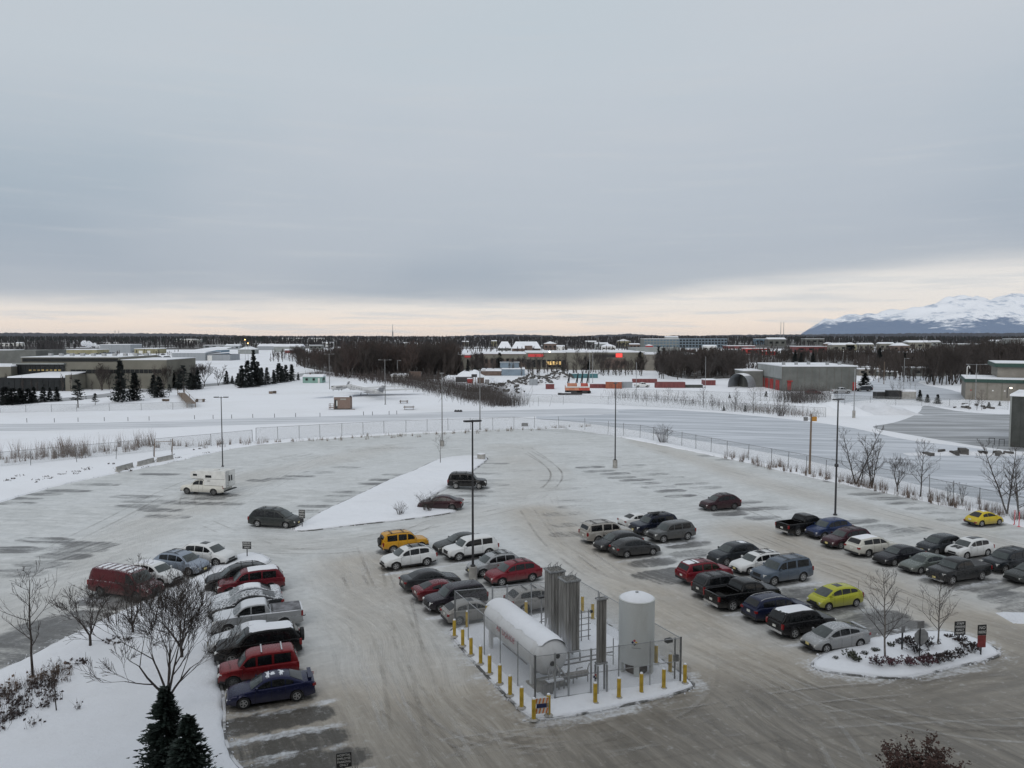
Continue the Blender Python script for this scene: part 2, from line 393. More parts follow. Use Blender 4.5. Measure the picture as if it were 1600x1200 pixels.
# ------------------------------------------------------------------ ground materials
def lotmat(name, yard=False):
    m_, t, b = newmat(name); pos = geo(t).outputs['Position']
    wn_ = t.n('ShaderNodeTexNoise'); t.put(wn_, 'Vector', pos); t.put(wn_, 'Scale', .045); t.put(wn_, 'Detail', 2.)
    wsub = t.vm('SUBTRACT', wn_.outputs['Color'], (.5, .5, .5)); wsc = t.n('ShaderNodeVectorMath', operation='SCALE'); t.put(wsc, 0, wsub); wsc.inputs['Scale'].default_value = 7.
    pos0 = pos; pos = t.vm('ADD', pos, wsc.outputs[0])
    def st(ang, sx, sy, sc, d=5, r=.6, dist=.0):
        return t.noise(t.mapping(t.mapping(pos, rot=(0, 0, -R(ang))), scale=(sx, sy, 1)), sc, d, r, dist)
    at = lambda n: t.n('ShaderNodeAttribute', attribute_name=n).outputs['Fac']
    bare, dirt, fresh, lane, left = at('bare'), at('dirt'), at('fresh'), at('lane'), at('leftlot')  # dirt also carries the shade painted at lower right
    # streaks run along the stalls, or along the aisles where cars drive
    sr_stall = st(23, .22, 1.6, 1.0, 6, .65); sr_lane = st(118, .14, 1.7, 1.0, 6, .66, dist=.6)
    sl_stall = st(-8, .22, 1.6, 1.0); sl_lane = st(66, .10, 1.5, 1.0, dist=.4)
    mixf = lambda f, a, c: t.m('ADD', t.m('MULTIPLY', a, t.m('SUBTRACT', 1., f)), t.m('MULTIPLY', c, f))
    stall = mixf(left, sr_stall, sl_stall); ln = mixf(left, sr_lane, sl_lane)
    streak = mixf(lane, stall, ln)
    finel = mixf(lane, st(23, .5, 5, 2.2, 4, .7), st(116, .3, 6, 2.0, 4, .7, .5))
    big = t.noise(pos0, .09, 5, .6); fine = t.noise(pos0, 3.5, 6, .7); gr = t.noise(pos0, 14, 3, .7); patch = t.noise(pos0, .55, 5, .65)
    base = t.mix(t.rng(streak, .36, .66), (.47, .485, .48), (.63, .645, .645))
    base = t.mix(t.rng(big, .38, .66, 0, .5), base, (.66, .68, .69))
    base = t.mix(t.rng(finel, .50, .74, 0, .3), base, (.35, .36, .355))
    base = t.mix(t.rng(patch, .50, .72, 0, .40), base, (.74, .755, .77)); base = t.mix(t.rng(patch, .48, .30, 0, .35), base, (.37, .38, .38))
    dcol = t.mix(t.rng(streak, .35, .68), (.36, .318, .262), (.46, .422, .362))
    dcol = t.mix(t.rng(patch, .48, .70, 0, .30), dcol, (.52, .49, .44)); dcol = t.mix(t.rng(finel, .48, .74, 0, .45), dcol, (.175, .153, .124))
    dcol = t.mix(t.m('MULTIPLY', t.rng(dirt, 1., 1.6, 0, .8, False), t.rng(streak, .3, .7, 1., .6)), dcol, (.088, .080, .066))  # darkest mix: shade painted over the dirt at lower right
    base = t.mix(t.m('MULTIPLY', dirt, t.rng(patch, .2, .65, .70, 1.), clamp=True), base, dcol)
    bm = t.rng(t.m('ADD', bare, t.m('ADD', t.m('MULTIPLY', t.m('SUBTRACT', streak, .5), 1.5), t.m('MULTIPLY', t.m('SUBTRACT', fine, .5), 1.1))), .30, 1.05)
    bare_c = t.mix(t.rng(fine, .35, .7), (.075, .077, .080), (.16, .163, .165))
    bare_c = t.mix(t.m('MULTIPLY', dirt, .8, clamp=True), bare_c, (.050, .045, .037))
    c = t.mix(t.m('MULTIPLY', bm, .93), base, bare_c)
    fm = t.rng(t.m('ADD', fresh, t.m('ADD', t.m('MULTIPLY', t.m('SUBTRACT', stall, .5), 1.6), t.m('MULTIPLY', t.m('SUBTRACT', fine, .5), 1.6))), .30, 1.0)
    c = t.mix(t.m('MULTIPLY', fm, .85), c, (.68, .70, .73))
    mo = t.noise(pos0, 1.7, 8, .75); c = t.mix(t.rng(mo, .50, .68, 0, .26), c, (.20, .195, .185)); c = t.mix(t.rng(mo, .46, .30, 0, .28), c, (.74, .745, .75))
    c = t.mix(t.rng(gr, .55, .75, 0, .35), c, (.20, .195, .185))
    t.put(b, 'Base Color', c)
    t.put(b, 'Roughness', t.rng(t.m('ADD', streak, t.m('MULTIPLY', fm, .3)), .35, .7, .38, .62)); b.inputs['Specular IOR Level'].default_value = .35
    h = t.m('ADD', t.m('MULTIPLY', finel, .6), t.m('ADD', t.m('MULTIPLY', streak, 1.0), t.m('ADD', t.m('MULTIPLY', fine, .35), t.m('MULTIPLY', fm, .3))))
    bp = t.n('ShaderNodeBump'); bp.inputs['Strength'].default_value = .5; bp.inputs['Distance'].default_value = .10
    t.put(bp, 'Height', h); t.L.new(bp.outputs[0], b.inputs['Normal'])
    return m_
M['lot'] = lotmat('icy_parking_lot')

def roadmat(name, ang, c0=(.40, .42, .44), c1=(.60, .62, .66), dark=(.22, .23, .24), k=1.):
    m_, t, b = newmat(name); pos = geo(t).outputs['Position']
    rp = t.mapping(pos, rot=(0, 0, -R(ang)))
    s1 = t.noise(t.mapping(rp, scale=(.035, .45, 1)), k, 6, .62, .3)
    s2 = t.noise(t.mapping(rp, scale=(.12, 1.6, 1)), k, 5, .65)
    big = t.noise(pos, .02, 4, .5)
    c = t.mix(t.rng(s1, .38, .62), c0, c1); c = t.mix(t.rng(s2, .52, .75, 0, .6), c, dark)
    c = t.mix(t.rng(big, .5, .75, 0, .5), c, c0)
    t.put(b, 'Base Color', c); b.inputs['Roughness'].default_value = .55; b.inputs['Specular IOR Level'].default_value = .3
    return m_
M['yard'] = roadmat('icy_yard', -12, (.40, .43, .47), (.60, .63, .68), (.30, .32, .35))
M['yard_dark'] = roadmat('bare_yard', -6, (.22, .23, .24), (.48, .50, .53), (.13, .135, .14))
M['road'] = roadmat('plowed_track', 2, (.50, .52, .55), (.68, .70, .74), (.38, .40, .42))
M['road_dark'] = roadmat('wet_road', 10, (.20, .205, .21), (.42, .43, .45), (.14, .14, .145))

def resample(pts, step, closed=True):
    out = []; n = len(pts)
    for i in range(n if closed else n-1):
        a, b = Vector(pts[i]), Vector(pts[(i+1) % n]); k = max(1, int((b-a).length/step))
        for j in range(k): out.append(a+(b-a)*j/k)
    if not closed: out.append(Vector(pts[-1]))
    return out
def chaikin(pts, it=2, closed=True):
    pts = [Vector(p) for p in pts]
    for _ in range(it):
        q = []; n = len(pts)
        if not closed: q.append(pts[0])
        for i in range(n if closed else n-1):
            a, b = pts[i], pts[(i+1) % n]; q += [a*.75+b*.25, a*.25+b*.75]
        if not closed: q.append(pts[-1])
        pts = q
    return pts
def area(p): return sum(p[i].x*p[(i+1) % len(p)].y-p[(i+1) % len(p)].x*p[i].y for i in range(len(p)))/2
def inpoly(X, Y, poly):
    ins = np.zeros(X.shape, bool); n = len(poly)
    for i in range(n):
        x1, y1 = poly[i][0], poly[i][1]; x2, y2 = poly[(i+1) % n][0], poly[(i+1) % n][1]
        if y1 == y2: continue
        c = ((y1 > Y) != (y2 > Y)) & (X < (x2-x1)*(Y-y1)/(y2-y1)+x1)
        ins ^= c
    return ins
def pxpoly(l, z=0.): return [G(x, y, z) for x, y in l]

# ------------------------------------------------------------------ outlines of the place
LOT_EDGE_PX = [(-260, 860), (-60, 803), (0, 784), (75, 762), (175, 740), (250, 726), (350, 703), (400, 695), (500, 686), (625, 678),
               (700, 675), (800, 670), (887, 670), (962, 681), (1047, 698), (1160, 721), (1284, 749), (1427, 779), (1514, 798),
               (1600, 824), (1800, 890), (2100, 1000)]
lot_edge = pxpoly(LOT_EDGE_PX)
lot_poly = lot_edge + [Vector((75, 10, 0)), Vector((-95, 10, 0))]
if area(lot_poly) < 0: lot_poly = lot_poly[::-1]
rnd = random.Random(5)

# snow field with the lot cut out, kerb-high above the lot
hole = resample(lot_poly, 1.2)
hole = [p + Vector((rnd.uniform(-.16, .16), rnd.uniform(-.22, .22), 0)) for p in hole]
S = 4700.
outer = [Vector((-S, -900, 0)), Vector((S, -900, 0)), Vector((S, S, 0)), Vector((-S, S, 0))]
tri = tessellate_polygon([outer, hole])
ZS = .13
vs = [(p.x, p.y, ZS) for p in outer+hole]; mb = MB(); mb.add(vs, [tuple(t_) for t_ in tri])
# sloping snowy shoulder down to the lot
nh = len(hole); lowr = []
for i, p in enumerate(hole):
    a, b = hole[i-1], hole[(i+1) % nh]; d = (b-a).normalized(); nrm = Vector((-d.y, d.x, 0))
    lowr.append(p + nrm*rnd.uniform(.12, .45))
mb.grid([[(p.x, p.y, ZS) for p in hole], [(p.x, p.y, -.02) for p in lowr]], close=True)
me = mb.mesh('snow_ground'); bm = bmesh.new(); bm.from_mesh(me); bmesh.ops.recalc_face_normals(bm, faces=bm.faces)
if sum(f.normal.z for f in bm.faces) < 0: bmesh.ops.reverse_faces(bm, faces=bm.faces)
bm.to_mesh(me); bm.free()
struct(link_mesh('snow_ground', me, M['snow']))

def vnoise(X, Y, s, seed):
    r = np.random.RandomState(seed); T = r.rand(64, 64)
    xs = X/s; ys = Y/s; xi = np.floor(xs).astype(int); yi = np.floor(ys).astype(int); fx = xs-xi; fy = ys-yi
    fx = fx*fx*(3-2*fx); fy = fy*fy*(3-2*fy); g = lambda a, b: T[a % 64, b % 64]
    return (g(xi, yi)*(1-fx)+g(xi+1, yi)*fx)*(1-fy)+(g(xi, yi+1)*(1-fx)+g(xi+1, yi+1)*fx)*fy

# ------------------------------------------------------------------ raised snowy islands
def island(name, poly, h=.15, mat=None, jag=.05, curb=True):
    poly = [Vector((p.x, p.y, 0)) for p in poly]
    if area(poly) < 0: poly = poly[::-1]
    sm = resample(chaikin(poly, 2), .6); n = len(sm); rr = random.Random(len(sm))
    nr = []
    for i in range(n):
        d = (sm[(i+1) % n]-sm[i-1]).normalized(); nr.append(Vector((d.y, -d.x, 0)))
    mb = MB()
    o1 = [p + q*rr.uniform(-jag, jag) for p, q in zip(sm, nr)]
    top = [(p - q*.25) for p, q in zip(o1, nr)]
    tv = np.array([(p.x, p.y) for p in top]); st_ = .45
    GX, GY = np.meshgrid(np.arange(tv[:, 0].min(), tv[:, 0].max(), st_), np.arange(tv[:, 1].min(), tv[:, 1].max(), st_))
    GX = GX+np.random.RandomState(4).uniform(-.12, .12, GX.shape); m0 = inpoly(GX, GY, [tuple(q) for q in tv]) & (GY > 28); pts_ = np.stack([GX[m0], GY[m0]], 1)
    dm = np.sqrt(((pts_[:, None, :]-tv[None, :, :])**2).sum(2)).min(1) if len(pts_) else np.zeros(0); pts_ = pts_[dm > .3]; dm = dm[dm > .3]
    hz_ = h+np.clip(dm/1.6, 0, 1)*(.16*vnoise(pts_[:, 0]+300, pts_[:, 1], 2.6, 61)+.07*vnoise(pts_[:, 0]+300, pts_[:, 1], .9, 62)+.03*np.random.RandomState(5).rand(len(pts_)))
    from mathutils.geometry import delaunay_2d_cdt
    allv = [Vector(q) for q in tv]+[Vector(q) for q in pts_]
    ov, oe, of, *_r = delaunay_2d_cdt(allv, [(i, (i+1) % n) for i in range(n)], [], 1, 1e-6)
    zz_ = dict(((round(a, 4), round(b, 4)), z) for (a, b), z in zip(pts_, hz_))
    mb.add([(v.x, v.y, zz_.get((round(v.x, 4), round(v.y, 4)), h)) for v in ov], [tuple(f) for f in of])
    mb.grid([[(p.x, p.y, h) for p in top], [(p.x, p.y, h*.75) for p in o1], [(p.x+q.x*.02, p.y+q.y*.02, -.02) for p, q in zip(o1, nr)]], close=True)
    me = mb.mesh(name); bm = bmesh.new(); bm.from_mesh(me)
    bmesh.ops.remove_doubles(bm, verts=bm.verts, dist=.0005); bmesh.ops.recalc_face_normals(bm, faces=bm.faces)
    if sum(f.normal.z*f.calc_area() for f in bm.faces) < 0: bmesh.ops.reverse_faces(bm, faces=bm.faces)
    for f in bm.faces: f.smooth = True
    bm.to_mesh(me); bm.free()
    o = struct(link_mesh(name, me, mat or M['snow_near']))
    if curb:       # kerb stone: a low concrete band just outside the snow, seen where the snow has slid off
        kb = MB(); ins = [p + q*.03 for p, q in zip(sm, nr)]; out = [p + q*.17 for p, q in zip(sm, nr)]
        kb.grid([[(p.x, p.y, -.02) for p in ins], [(p.x, p.y, .085) for p in ins], [(p.x, p.y, .085) for p in out], [(p.x, p.y, -.02) for p in out]], close=True)
        k = kb.build('kerb', M['kerb'], o); 
    return o
M['kerb'] = None
def kerbmat():
    m_, t, b = newmat('snow_dusted_kerb'); pos = geo(t).outputs['Position']
    nz = t.noise(pos, .45, 5, .65)
    t.put(b, 'Base Color', t.mix(t.rng(nz, .44, .54), (.12, .12, .117), (.62, .63, .65))); b.inputs['Roughness'].default_value = .85
    return m_
M['kerb'] = kerbmat()
IS1 = [(-120, 1110), (0, 1050), (37, 1034), (65, 1019), (100, 1001), (145, 980), (185, 960), (250, 932), (318, 898), (350, 876), (386, 864), (410, 868), (425, 879),
       (395, 886), (350, 899), (334, 920), (330, 960), (333, 1010), (340, 1060), (348, 1105), (346, 1140), (355, 1185), (385, 1215), (400, 1290), (-150, 1400)]
IS2 = [(448, 834), (480, 815), (499, 803), (515, 795), (560, 775), (597, 756), (626, 744), (648, 736), (668, 726), (691, 716), (729, 712), (766, 715),
       (751, 726), (742, 733), (722, 748), (700, 762), (670, 777), (660, 790), (682, 796), (708, 797), (711, 801), (654, 810), (560, 820)]
IS4 = [(1265, 1040), (1300, 1017), (1355, 1002), (1415, 990), (1470, 988), (1500, 992), (1535, 1004), (1557, 1017), (1560, 1027), (1500, 1040), (1450, 1052), (1412, 1061), (1350, 1057), (1287, 1050)]
is1 = pxpoly(IS1); is2 = pxpoly(IS2); is4 = pxpoly(IS4)
eN, eL, eR = G(833, 1132), G(695, 984), G(1098, 1076)
eB = eL+eR-eN
is3 = [eN, eR, eB, eL]
# round the corners a little by adding points along the sides
def soft(poly, k=.12):
    out = []
    for i, p in enumerate(poly):
        a, b = poly[i-1], poly[(i+1) % len(poly)]
        out += [p+(a-p)*k, p+(b-p)*k]
    return out
island('left_snow_island', is1, .17); island('wedge_snow_island', is2, .17)
island('enclosure_snow_island', soft(is3, .07), .15); island('planting_island', is4, .16)

# ------------------------------------------------------------------ cars: what stands where (photo box -> ground)
DIM = dict(sedan=(4.75, 1.8, 1.46), coupe=(4.55, 1.76, 1.38), hatch=(4.3, 1.75, 1.5), prius=(4.4, 1.73, 1.5), fit=(4.0, 1.69, 1.53),
 cross=(4.62, 1.85, 1.68), wagon=(4.75, 1.8, 1.60), suv=(4.8, 1.9, 1.80), bigsuv=(5.15, 2.0, 1.92), boxsuv=(4.5, 1.8, 1.80),
 van=(5.6, 2.0, 2.05), minivan=(5.1, 1.95, 1.75), pickup=(5.7, 2.0, 1.88), camper=(5.9, 1.9, 2.8), beetle=(4.1, 1.72, 1.5))
CARS = [
# id, type, heading, box, colour key, frost, options, label
('A1','van',-19,(142,879,253,939),'maroon',.35,dict(stripes=1),'dark red panel van with snow stripes on its roof'),
('A2','cross',-19,(200,871,282,917),'white',0,dict(snow=1),'white crossover with a snowy roof beside the dark red van'),
('A3','cross',-18,(243,855,325,900),'silverblue',0,dict(rack=1),'silver blue crossover with black roof bars in the row of four'),
('A4','cross',-16,(282,843,368,884),'white',0,dict(sun=1),'white crossover with a dark sunroof, last of the row by the island tip'),
('B1','cross',202,(326,874,420,926),'black',0,dict(rack=1),'black crossover with roof bars at the far end of the left row'),
('B2','suv',202,(340,883,444,932),'maroon2',0,dict(snow=.75),'dark red suv with thick snow on its roof beside the black crossover'),
('B3','sedan',201,(331,908,437,954),'grey',.6,dict(snow=1),'grey sedan with snowy roof between the dark red suv and a dark coupe'),
('B4','coupe',201,(330,917,438,968),'dgrey',.5,{},'dark grey coupe half hidden behind the silver pickup'),
('B5','pickup',200,(332,931,473,992),'silver',.8,dict(tonneau=1),'silver pickup truck with a flat cover over its bed'),
('B6','sedan',200,(328,966,450,1022),'silver',.7,dict(snow=.6),'frosted silver sedan squeezed between the silver pickup and a black truck'),
('B7','suv',200,(340,969,467,1040),'black2',0,dict(snow=1.2,spare=1),'black truck with a snow covered white roof and a spare wheel on its tail'),
('B8','boxsuv',200,(343,1005,465,1074),'red',0,dict(bars=1,clad=1),'bright red suv with two pale crossbars on its roof'),
('B9','sedan',199,(354,1043,492,1105),'navy',0,dict(patches=1,spoiler=1),'dark blue sedan with a rear wing and patches of snow on its roof'),
('C1','boxsuv',26,(591,827,670,863),'yellow',0,dict(rack=1,clad=1),'yellow suv with a black roof rack and grey lower body'),
('C2','cross',208,(597,847,679,891),'white',0,dict(sun=2,rack=1),'white crossover with dark roof panels in front of the yellow suv'),
('C3','sedan',24,(628,884,717,925),'dgrey',0,{},'dark grey sedan parked tail out beside the white crossover'),
('C4','coupe',24,(650,899,735,942),'maroon2',.15,{},'dark red sedan between a dark grey sedan and a charcoal suv'),
('C5','suv',206,(665,905,758,958),'plumgrey',.1,{},'charcoal suv with chrome bumper beside the dark red sedan'),
('C6','hatch',24,(694,930,780,976),'silverdirty',.1,dict(sun=1),'dirty silver hatchback with a small sunroof by the enclosure fence corner'),
('D1','sedan',206,(681,827,759,866),'dgreen',0,{},'dark green grey sedan partly behind the big white suv'),
('D2','suv',208,(693,833,777,876),'white',0,{},'big white suv with dark quarter window behind the light pole'),
('D3','cross',206,(732,857,812,902),'silver',.15,dict(rack=1,sun=1,clad=1),'silver crossover with roof rack behind the concrete pole base'),
('D4','cross',206,(758,871,845,915),'red2',0,dict(rack=1),'red crossover next to the silver crossover by the light pole'),
('D5','cross',24,(795,910,878,958),'silverdirty',.1,dict(bars=2),'dirty pale crossover with two dark crossbars behind the tall finned towers'),
('E1','boxsuv',-3,(700,736,760,763),'black',0,dict(rack=1),'black suv parked alone on the right side of the wedge island'),
('E2','sedan',176,(656,771,720,796),'dmaroon',0,{},'dark maroon sedan parked nose to the bare shrub on the wedge island'),
('E3','minivan',-12,(390,791,470,824),'dgreen',0,dict(rack=1),'dark grey minivan parked by the sign at the tip of the wedge island'),
('F1','camper',168,(284,731,365,773),'cream',0,{},'white pickup carrying a camper, alone in the left lot'),
('G1','bigsuv',23,(907,810,987,849),'silverbeige',0,dict(rack=1),'large silver suv with dirty tailgate at the left end of its group'),
('G2','sedan',23,(966,799,1034,825),'white',.3,{},'white sedan mostly hidden behind a dark blue suv'),
('G3','suv',204,(986,798,1057,837),'darknavy',0,dict(rack=2),'dark blue suv carrying black bars and gear on its roof'),
('G4','hatch',204,(930,826,1002,862),'dgrey',.1,{},'dark grey hatchback facing left beside the large silver suv'),
('G5','suv',204,(1011,811,1086,847),'grey2',0,{},'grey suv with bright wheels at the right of its group of six'),
('G6','hatch',20,(956,836,1029,871),'grey3',.05,{},'dark grey hatchback with its tail to the aisle, nearest of its group'),
('G7','cross',200,(1096,768,1154,798),'dmaroon',0,dict(rack=1),'dark maroon crossover standing alone in the middle of the empty stalls'),
('H1','suv',23,(1056,871,1145,913),'red2',0,dict(snow=.45,rack=1),'red suv with a square of snow on its rear roof'),
('H2','cross',203,(1106,843,1186,883),'dslate',0,dict(patch=1),'dark slate crossover with a snow patch on its roof'),
('H3','wagon',203,(1142,856,1224,898),'white',0,dict(rack=1,sun=1),'white wagon with black roof rails beside the blue grey suv'),
('H4','bigsuv',203,(1172,866,1270,914),'blueg',0,dict(rack=1),'large blue grey suv with a roof rack'),
('H5','suv',23,(1086,892,1170,934),'dgrey',.1,dict(rack=1),'dull dark grey suv tucked behind the black pickup'),
('H6','pickup',22,(1104,898,1217,955),'black2',0,{},'black pickup with an open empty bed beside the dark blue wagon'),
('H7','wagon',21,(1162,921,1265,973),'navy2',0,dict(rail=1),'dark blue wagon with silver roof rails'),
('H8','suv',21,(1205,943,1300,996),'black',0,dict(snow=1),'black suv with a white snow covered roof beside the silver hatchback'),
('H9','prius',198,(1255,966,1355,1020),'silver',.25,dict(spoiler=1),'silver sloping hatchback next to the planted island'),
('H10','fit',200,(1263,908,1346,953),'lime',0,dict(sun=1),'yellow green small hatchback standing alone behind the black suv'),
('I1','pickup',24,(1211,801,1300,836),'black2',0,{},'black pickup with an empty bed at the left end of the right rows'),
('I2','cross',203,(1260,806,1330,842),'blue',.05,{},'blue crossover in front of the tall black light pole'),
('I3','wagon',203,(1287,819,1357,858),'dmaroon2',.05,dict(rack=1),'maroon wagon between the blue crossover and the white wagon'),
('I4','wagon',23,(1323,831,1402,870),'whitedirty',0,dict(snow=.8),'dirty white wagon with its tail to the aisle'),
('I5','sedan',202,(1366,847,1443,884),'nearblack',0,{},'black sedan beside the dirty white wagon'),
('I6','cross',202,(1436,833,1500,866),'dslate',.1,{},'dark slate crossover behind the silver green sedan'),
('I7','cross',202,(1479,839,1550,871),'white',0,dict(sun=2,hoodblack=1),'white suv with a black roof and black hood panel'),
('I8','sedan',201,(1409,859,1482,897),'silvergreen',.15,{},'silver green sedan beside the black sedan'),
('I9','pickup',202,(1450,864,1545,914),'charcoal',.05,dict(tonneau=1),'large charcoal pickup with a chrome grille'),
('I10','suv',202,(1538,850,1610,897),'dslate',0,dict(rack=1),'boxy dark suv beyond the charcoal pickup at the right edge'),
('I11','sedan',201,(1571,875,1650,912),'dgreen',0,{},'dark green sedan cut off by the right edge'),
('I12','beetle',18,(1510,795,1565,822),'yellow2',0,dict(snowlight=1),'round yellow small car parked alone by the right fence')]
def fit_car(t_, h, b):
    L, W, H = DIM[t_]; h = R(h); c, s = math.cos(h), math.sin(h)
    def bb(x, y, k):
        pts = [P(x+c*fx*k-s*fy*k, y+s*fx*k+c*fy*k, z*k) for fx, fy, z in
               [(sx*.47*L, sy*.5*W, zz) for sx in (-1, 1) for sy in (-.85, .85) for zz in (.15, .55*H)] +
               [(sx*.2*L-.05*L, sy*.37*W, H) for sx in (-1, 1) for sy in (-1, 1)]]
        xs = [p[0] for p in pts]; ys = [p[1] for p in pts]
        return min(xs), min(ys), max(xs), max(ys)
    g = G((b[0]+b[2])/2, (b[1]+b[3])/2+3); x, y = g.x, g.y; k = 1.
    for i in range(14):
        q = bb(x, y, k); p = P(x, y, 0)
        g = G(p[0]+(b[0]+b[2]-q[0]-q[2])/2, p[1]+(b[3]-q[3])*.6+(b[1]-q[1])*.4); x, y = g.x, g.y
        if i == 6: k = min(1.05, max(.90, .5*((b[2]-b[0])/(q[2]-q[0])+(b[3]-b[1])/(q[3]-q[1]))))
    return x, y, k
placed = {c_[0]: fit_car(c_[1], c_[2], c_[3]) for c_ in CARS}

# ------------------------------------------------------------------ parking lot surface with wear and some shade painted per vertex
STEP = .4
gx = np.arange(-96, 76.1, STEP); gy = np.arange(11, 178, STEP)
X, Y = np.meshgrid(gx, gy)
keep = inpoly(X, Y, [(p.x, p.y) for p in [q + (Vector((0, 60, 0))-q).normalized()*-2.2 for q in lot_poly]])
rs = np.random.RandomState(3)
bare = np.zeros_like(X); fresh = np.zeros_like(X)
def blot(arr, cx, cy, ang, lx, ly, amt, soft_=.45):
    c, s = math.cos(ang), math.sin(ang); a = (X-cx)*c+(Y-cy)*s; b = -(X-cx)*s+(Y-cy)*c
    m = (np.abs(a) < lx) & (np.abs(b) < ly)
    if not m.any(): return
    d = ((np.abs(a[m])/lx)**3+(np.abs(b[m])/ly)**3)
    arr[m] = np.maximum(arr[m], amt*np.clip((1-d)/soft_, 0, 1))
rl = random.Random(9)
def mk(lst, ang, lx=2.9, ly=1.25, amt=.85):
    for x, y in lst:
        g = G(x, y); blot(bare, g.x, g.y, R(ang+rl.uniform(-2, 2)), lx*rl.uniform(.9, 1.15), ly*rl.uniform(.85, 1.05), amt*rl.uniform(.8, 1.1))
for c_ in CARS:
    x, y, k = placed[c_[0]]; blot(bare, x, y, R(c_[2]), 2.9*k, 1.35, 1.0)
mk([(418, 1128), (432, 1165), (455, 1200), (470, 1240)], 21, 3.6, 1.25, 1.15)
mk([(922, 730), (935, 736), (961, 740), (972, 746), (995, 750), (1010, 755), (1029, 761), (1047, 767), (1064, 775)], 14, 2.6, 1.1, .8)
mk([(991, 727), (1010, 736), (1023, 741), (1045, 746), (1064, 751), (1083, 756), (1104, 762)], 14, 2.6, 1.1, .62)
mk([(1141, 803), (1177, 795), (1192, 809), (1217, 794), (1160, 785), (1246, 812)], 14, 2.6, 1.2, .75)
mk([(879, 764), (894, 782), (879, 803), (894, 820), (903, 834), (900, 792), (872, 750)], 12, 2.8, 1.2, .6)
mk([(1076, 851), (1019, 879), (1085, 865), (1038, 896), (1060, 905)], 22, 2.9, 1.3, .95)
mk([(1246, 926), (1336, 963), (1366, 966), (1385, 984), (1300, 935)], 22, 3.2, 1.35, 1.05)
mk([(1370, 824), (1399, 834), (1425, 828), (1340, 815)], 20, 2.7, 1.2, .7)
mk([(1528, 913), (1571, 933), (1550, 918), (1600, 950), (1480, 905)], 20, 2.8, 1.3, .85)
mk([(1353, 772), (1384, 779), (1407, 786), (1465, 801), (1289, 742), (1310, 752), (1330, 762), (1240, 733), (1197, 726), (1440, 795), (1110, 712), (1140, 718), (1490, 812)], 8, 2.4, 1.1, .7)
mk([(105, 767), (30, 779), (15, 786), (60, 772), (150, 757), (250, 741)], -4, 3.4, 1.1, .9)
mk([(210, 776), (317, 779), (290, 786), (215, 791), (250, 797), (260, 807), (235, 783), (340, 774), (345, 787)], -4, 3.2, 1.2, .8)
mk([(70, 844), (140, 850), (20, 859), (100, 869), (70, 882), (25, 895), (120, 858)], -6, 3.0, 1.25, .85)
mk([(175, 942), (155, 965), (92, 984), (25, 1008), (10, 1036), (215, 928), (120, 975), (60, 1000)], -14, 3.2, 1.4, .95)
mk([(469, 744), (412, 751), (440, 748), (500, 738), (540, 730), (587, 756), (549, 769), (540, 775), (516, 782), (499, 791), (480, 799), (605, 750), (620, 742)], -6, 2.8, 1.1, .78)
mk([(775, 724), (764, 730), (762, 740), (764, 750), (735, 775), (745, 768), (770, 757), (750, 786)], -2, 2.4, 1.0, .62)
mk([(850, 735), (905, 722), (930, 715), (880, 712), (560, 705), (480, 712), (420, 722), (620, 700)], 6, 5, 1.3, .38)
# white snow ridges left between stalls
def ridge(lst, ang, lx=3., amt=.8):
    for x, y in lst:
        g = G(x, y); blot(fresh, g.x, g.y, R(ang), lx, .42, amt)
ridge([(430, 1110), (440, 1148), (450, 1182), (480, 1222)], 21, 3.4, .60)
for cid, off in (('B8', 1.4), ('B9', 1.4), ('H8', 1.5), ('H7', 1.4), ('H6', 1.5), ('H5', 1.4), ('H10', 1.6), ('H4', 1.5), ('G6', 1.5), ('G5', 1.5), ('C2', 1.5), ('C3', 1.5), ('C5', 1.4), ('D4', 1.5), ('D2', 1.5), ('I9', 1.5), ('I8', 1.4), ('A1', 1.7), ('D3', 1.5)):
    x, y, k = placed[cid]; h = R([c_[2] for c_ in CARS if c_[0] == cid][0]); sx = -math.sin(h); sy = math.cos(h)
    sg = -1 if sy*off > 0 else 1
    blot(fresh, x+sx*off*sg, y+sy*off*sg, h, 3.2, .5, .62)
for pl_, am_ in ((soft(is3, .07), .62), (is4, .62), (is2, .35), (is1, .35)):
    q_ = resample(chaikin(pl_), .8)
    for p in q_:
        if 30 < p.y < 110: blot(fresh, p.x, p.y, 0, 1.25, 1.25, am_, 1.0)
# browner, driven surface near the building and in the aisles; shade painted in at lower right
def bandmask(pts, wd):
    out = np.zeros_like(X)
    for (x1, y1), (x2, y2) in zip(pts[:-1], pts[1:]):
        a = G(x1, y1); b = G(x2, y2); dx_, dy_ = b.x-a.x, b.y-a.y; L2 = dx_*dx_+dy_*dy_
        t_ = np.clip(((X-a.x)*dx_+(Y-a.y)*dy_)/L2, 0, 1)
        d = np.hypot(X-a.x-t_*dx_, Y-a.y-t_*dy_); out = np.maximum(out, np.clip(1.35-d/wd, 0, 1))
    return out
wob = (vnoise(X, Y, 9, 1)-.5)*.5+(vnoise(X, Y, 3, 2)-.5)*.25
dirt = np.clip((74-Y+.12*X)/36, 0, 1)*.50
dirt = np.maximum(dirt, np.clip((52-Y+.10*X)/12, 0, 1)*1.0)
dirt = np.maximum(dirt, .85*bandmask([(560, 880), (590, 960), (650, 1080), (760, 1200)], 4.2))
dirt = np.maximum(dirt, .92*bandmask([(840, 800), (900, 850), (1010, 930), (1130, 1010), (1250, 1090), (1500, 1140)], 4.5))
dirt = np.maximum(dirt, .85*bandmask([(1180, 830), (1290, 880), (1400, 930), (1560, 985), (1700, 1030)], 4.2))
dirt = np.maximum(dirt, .48*bandmask([(1000, 690), (1200, 757), (1400, 808), (1600, 860)], 3.0))
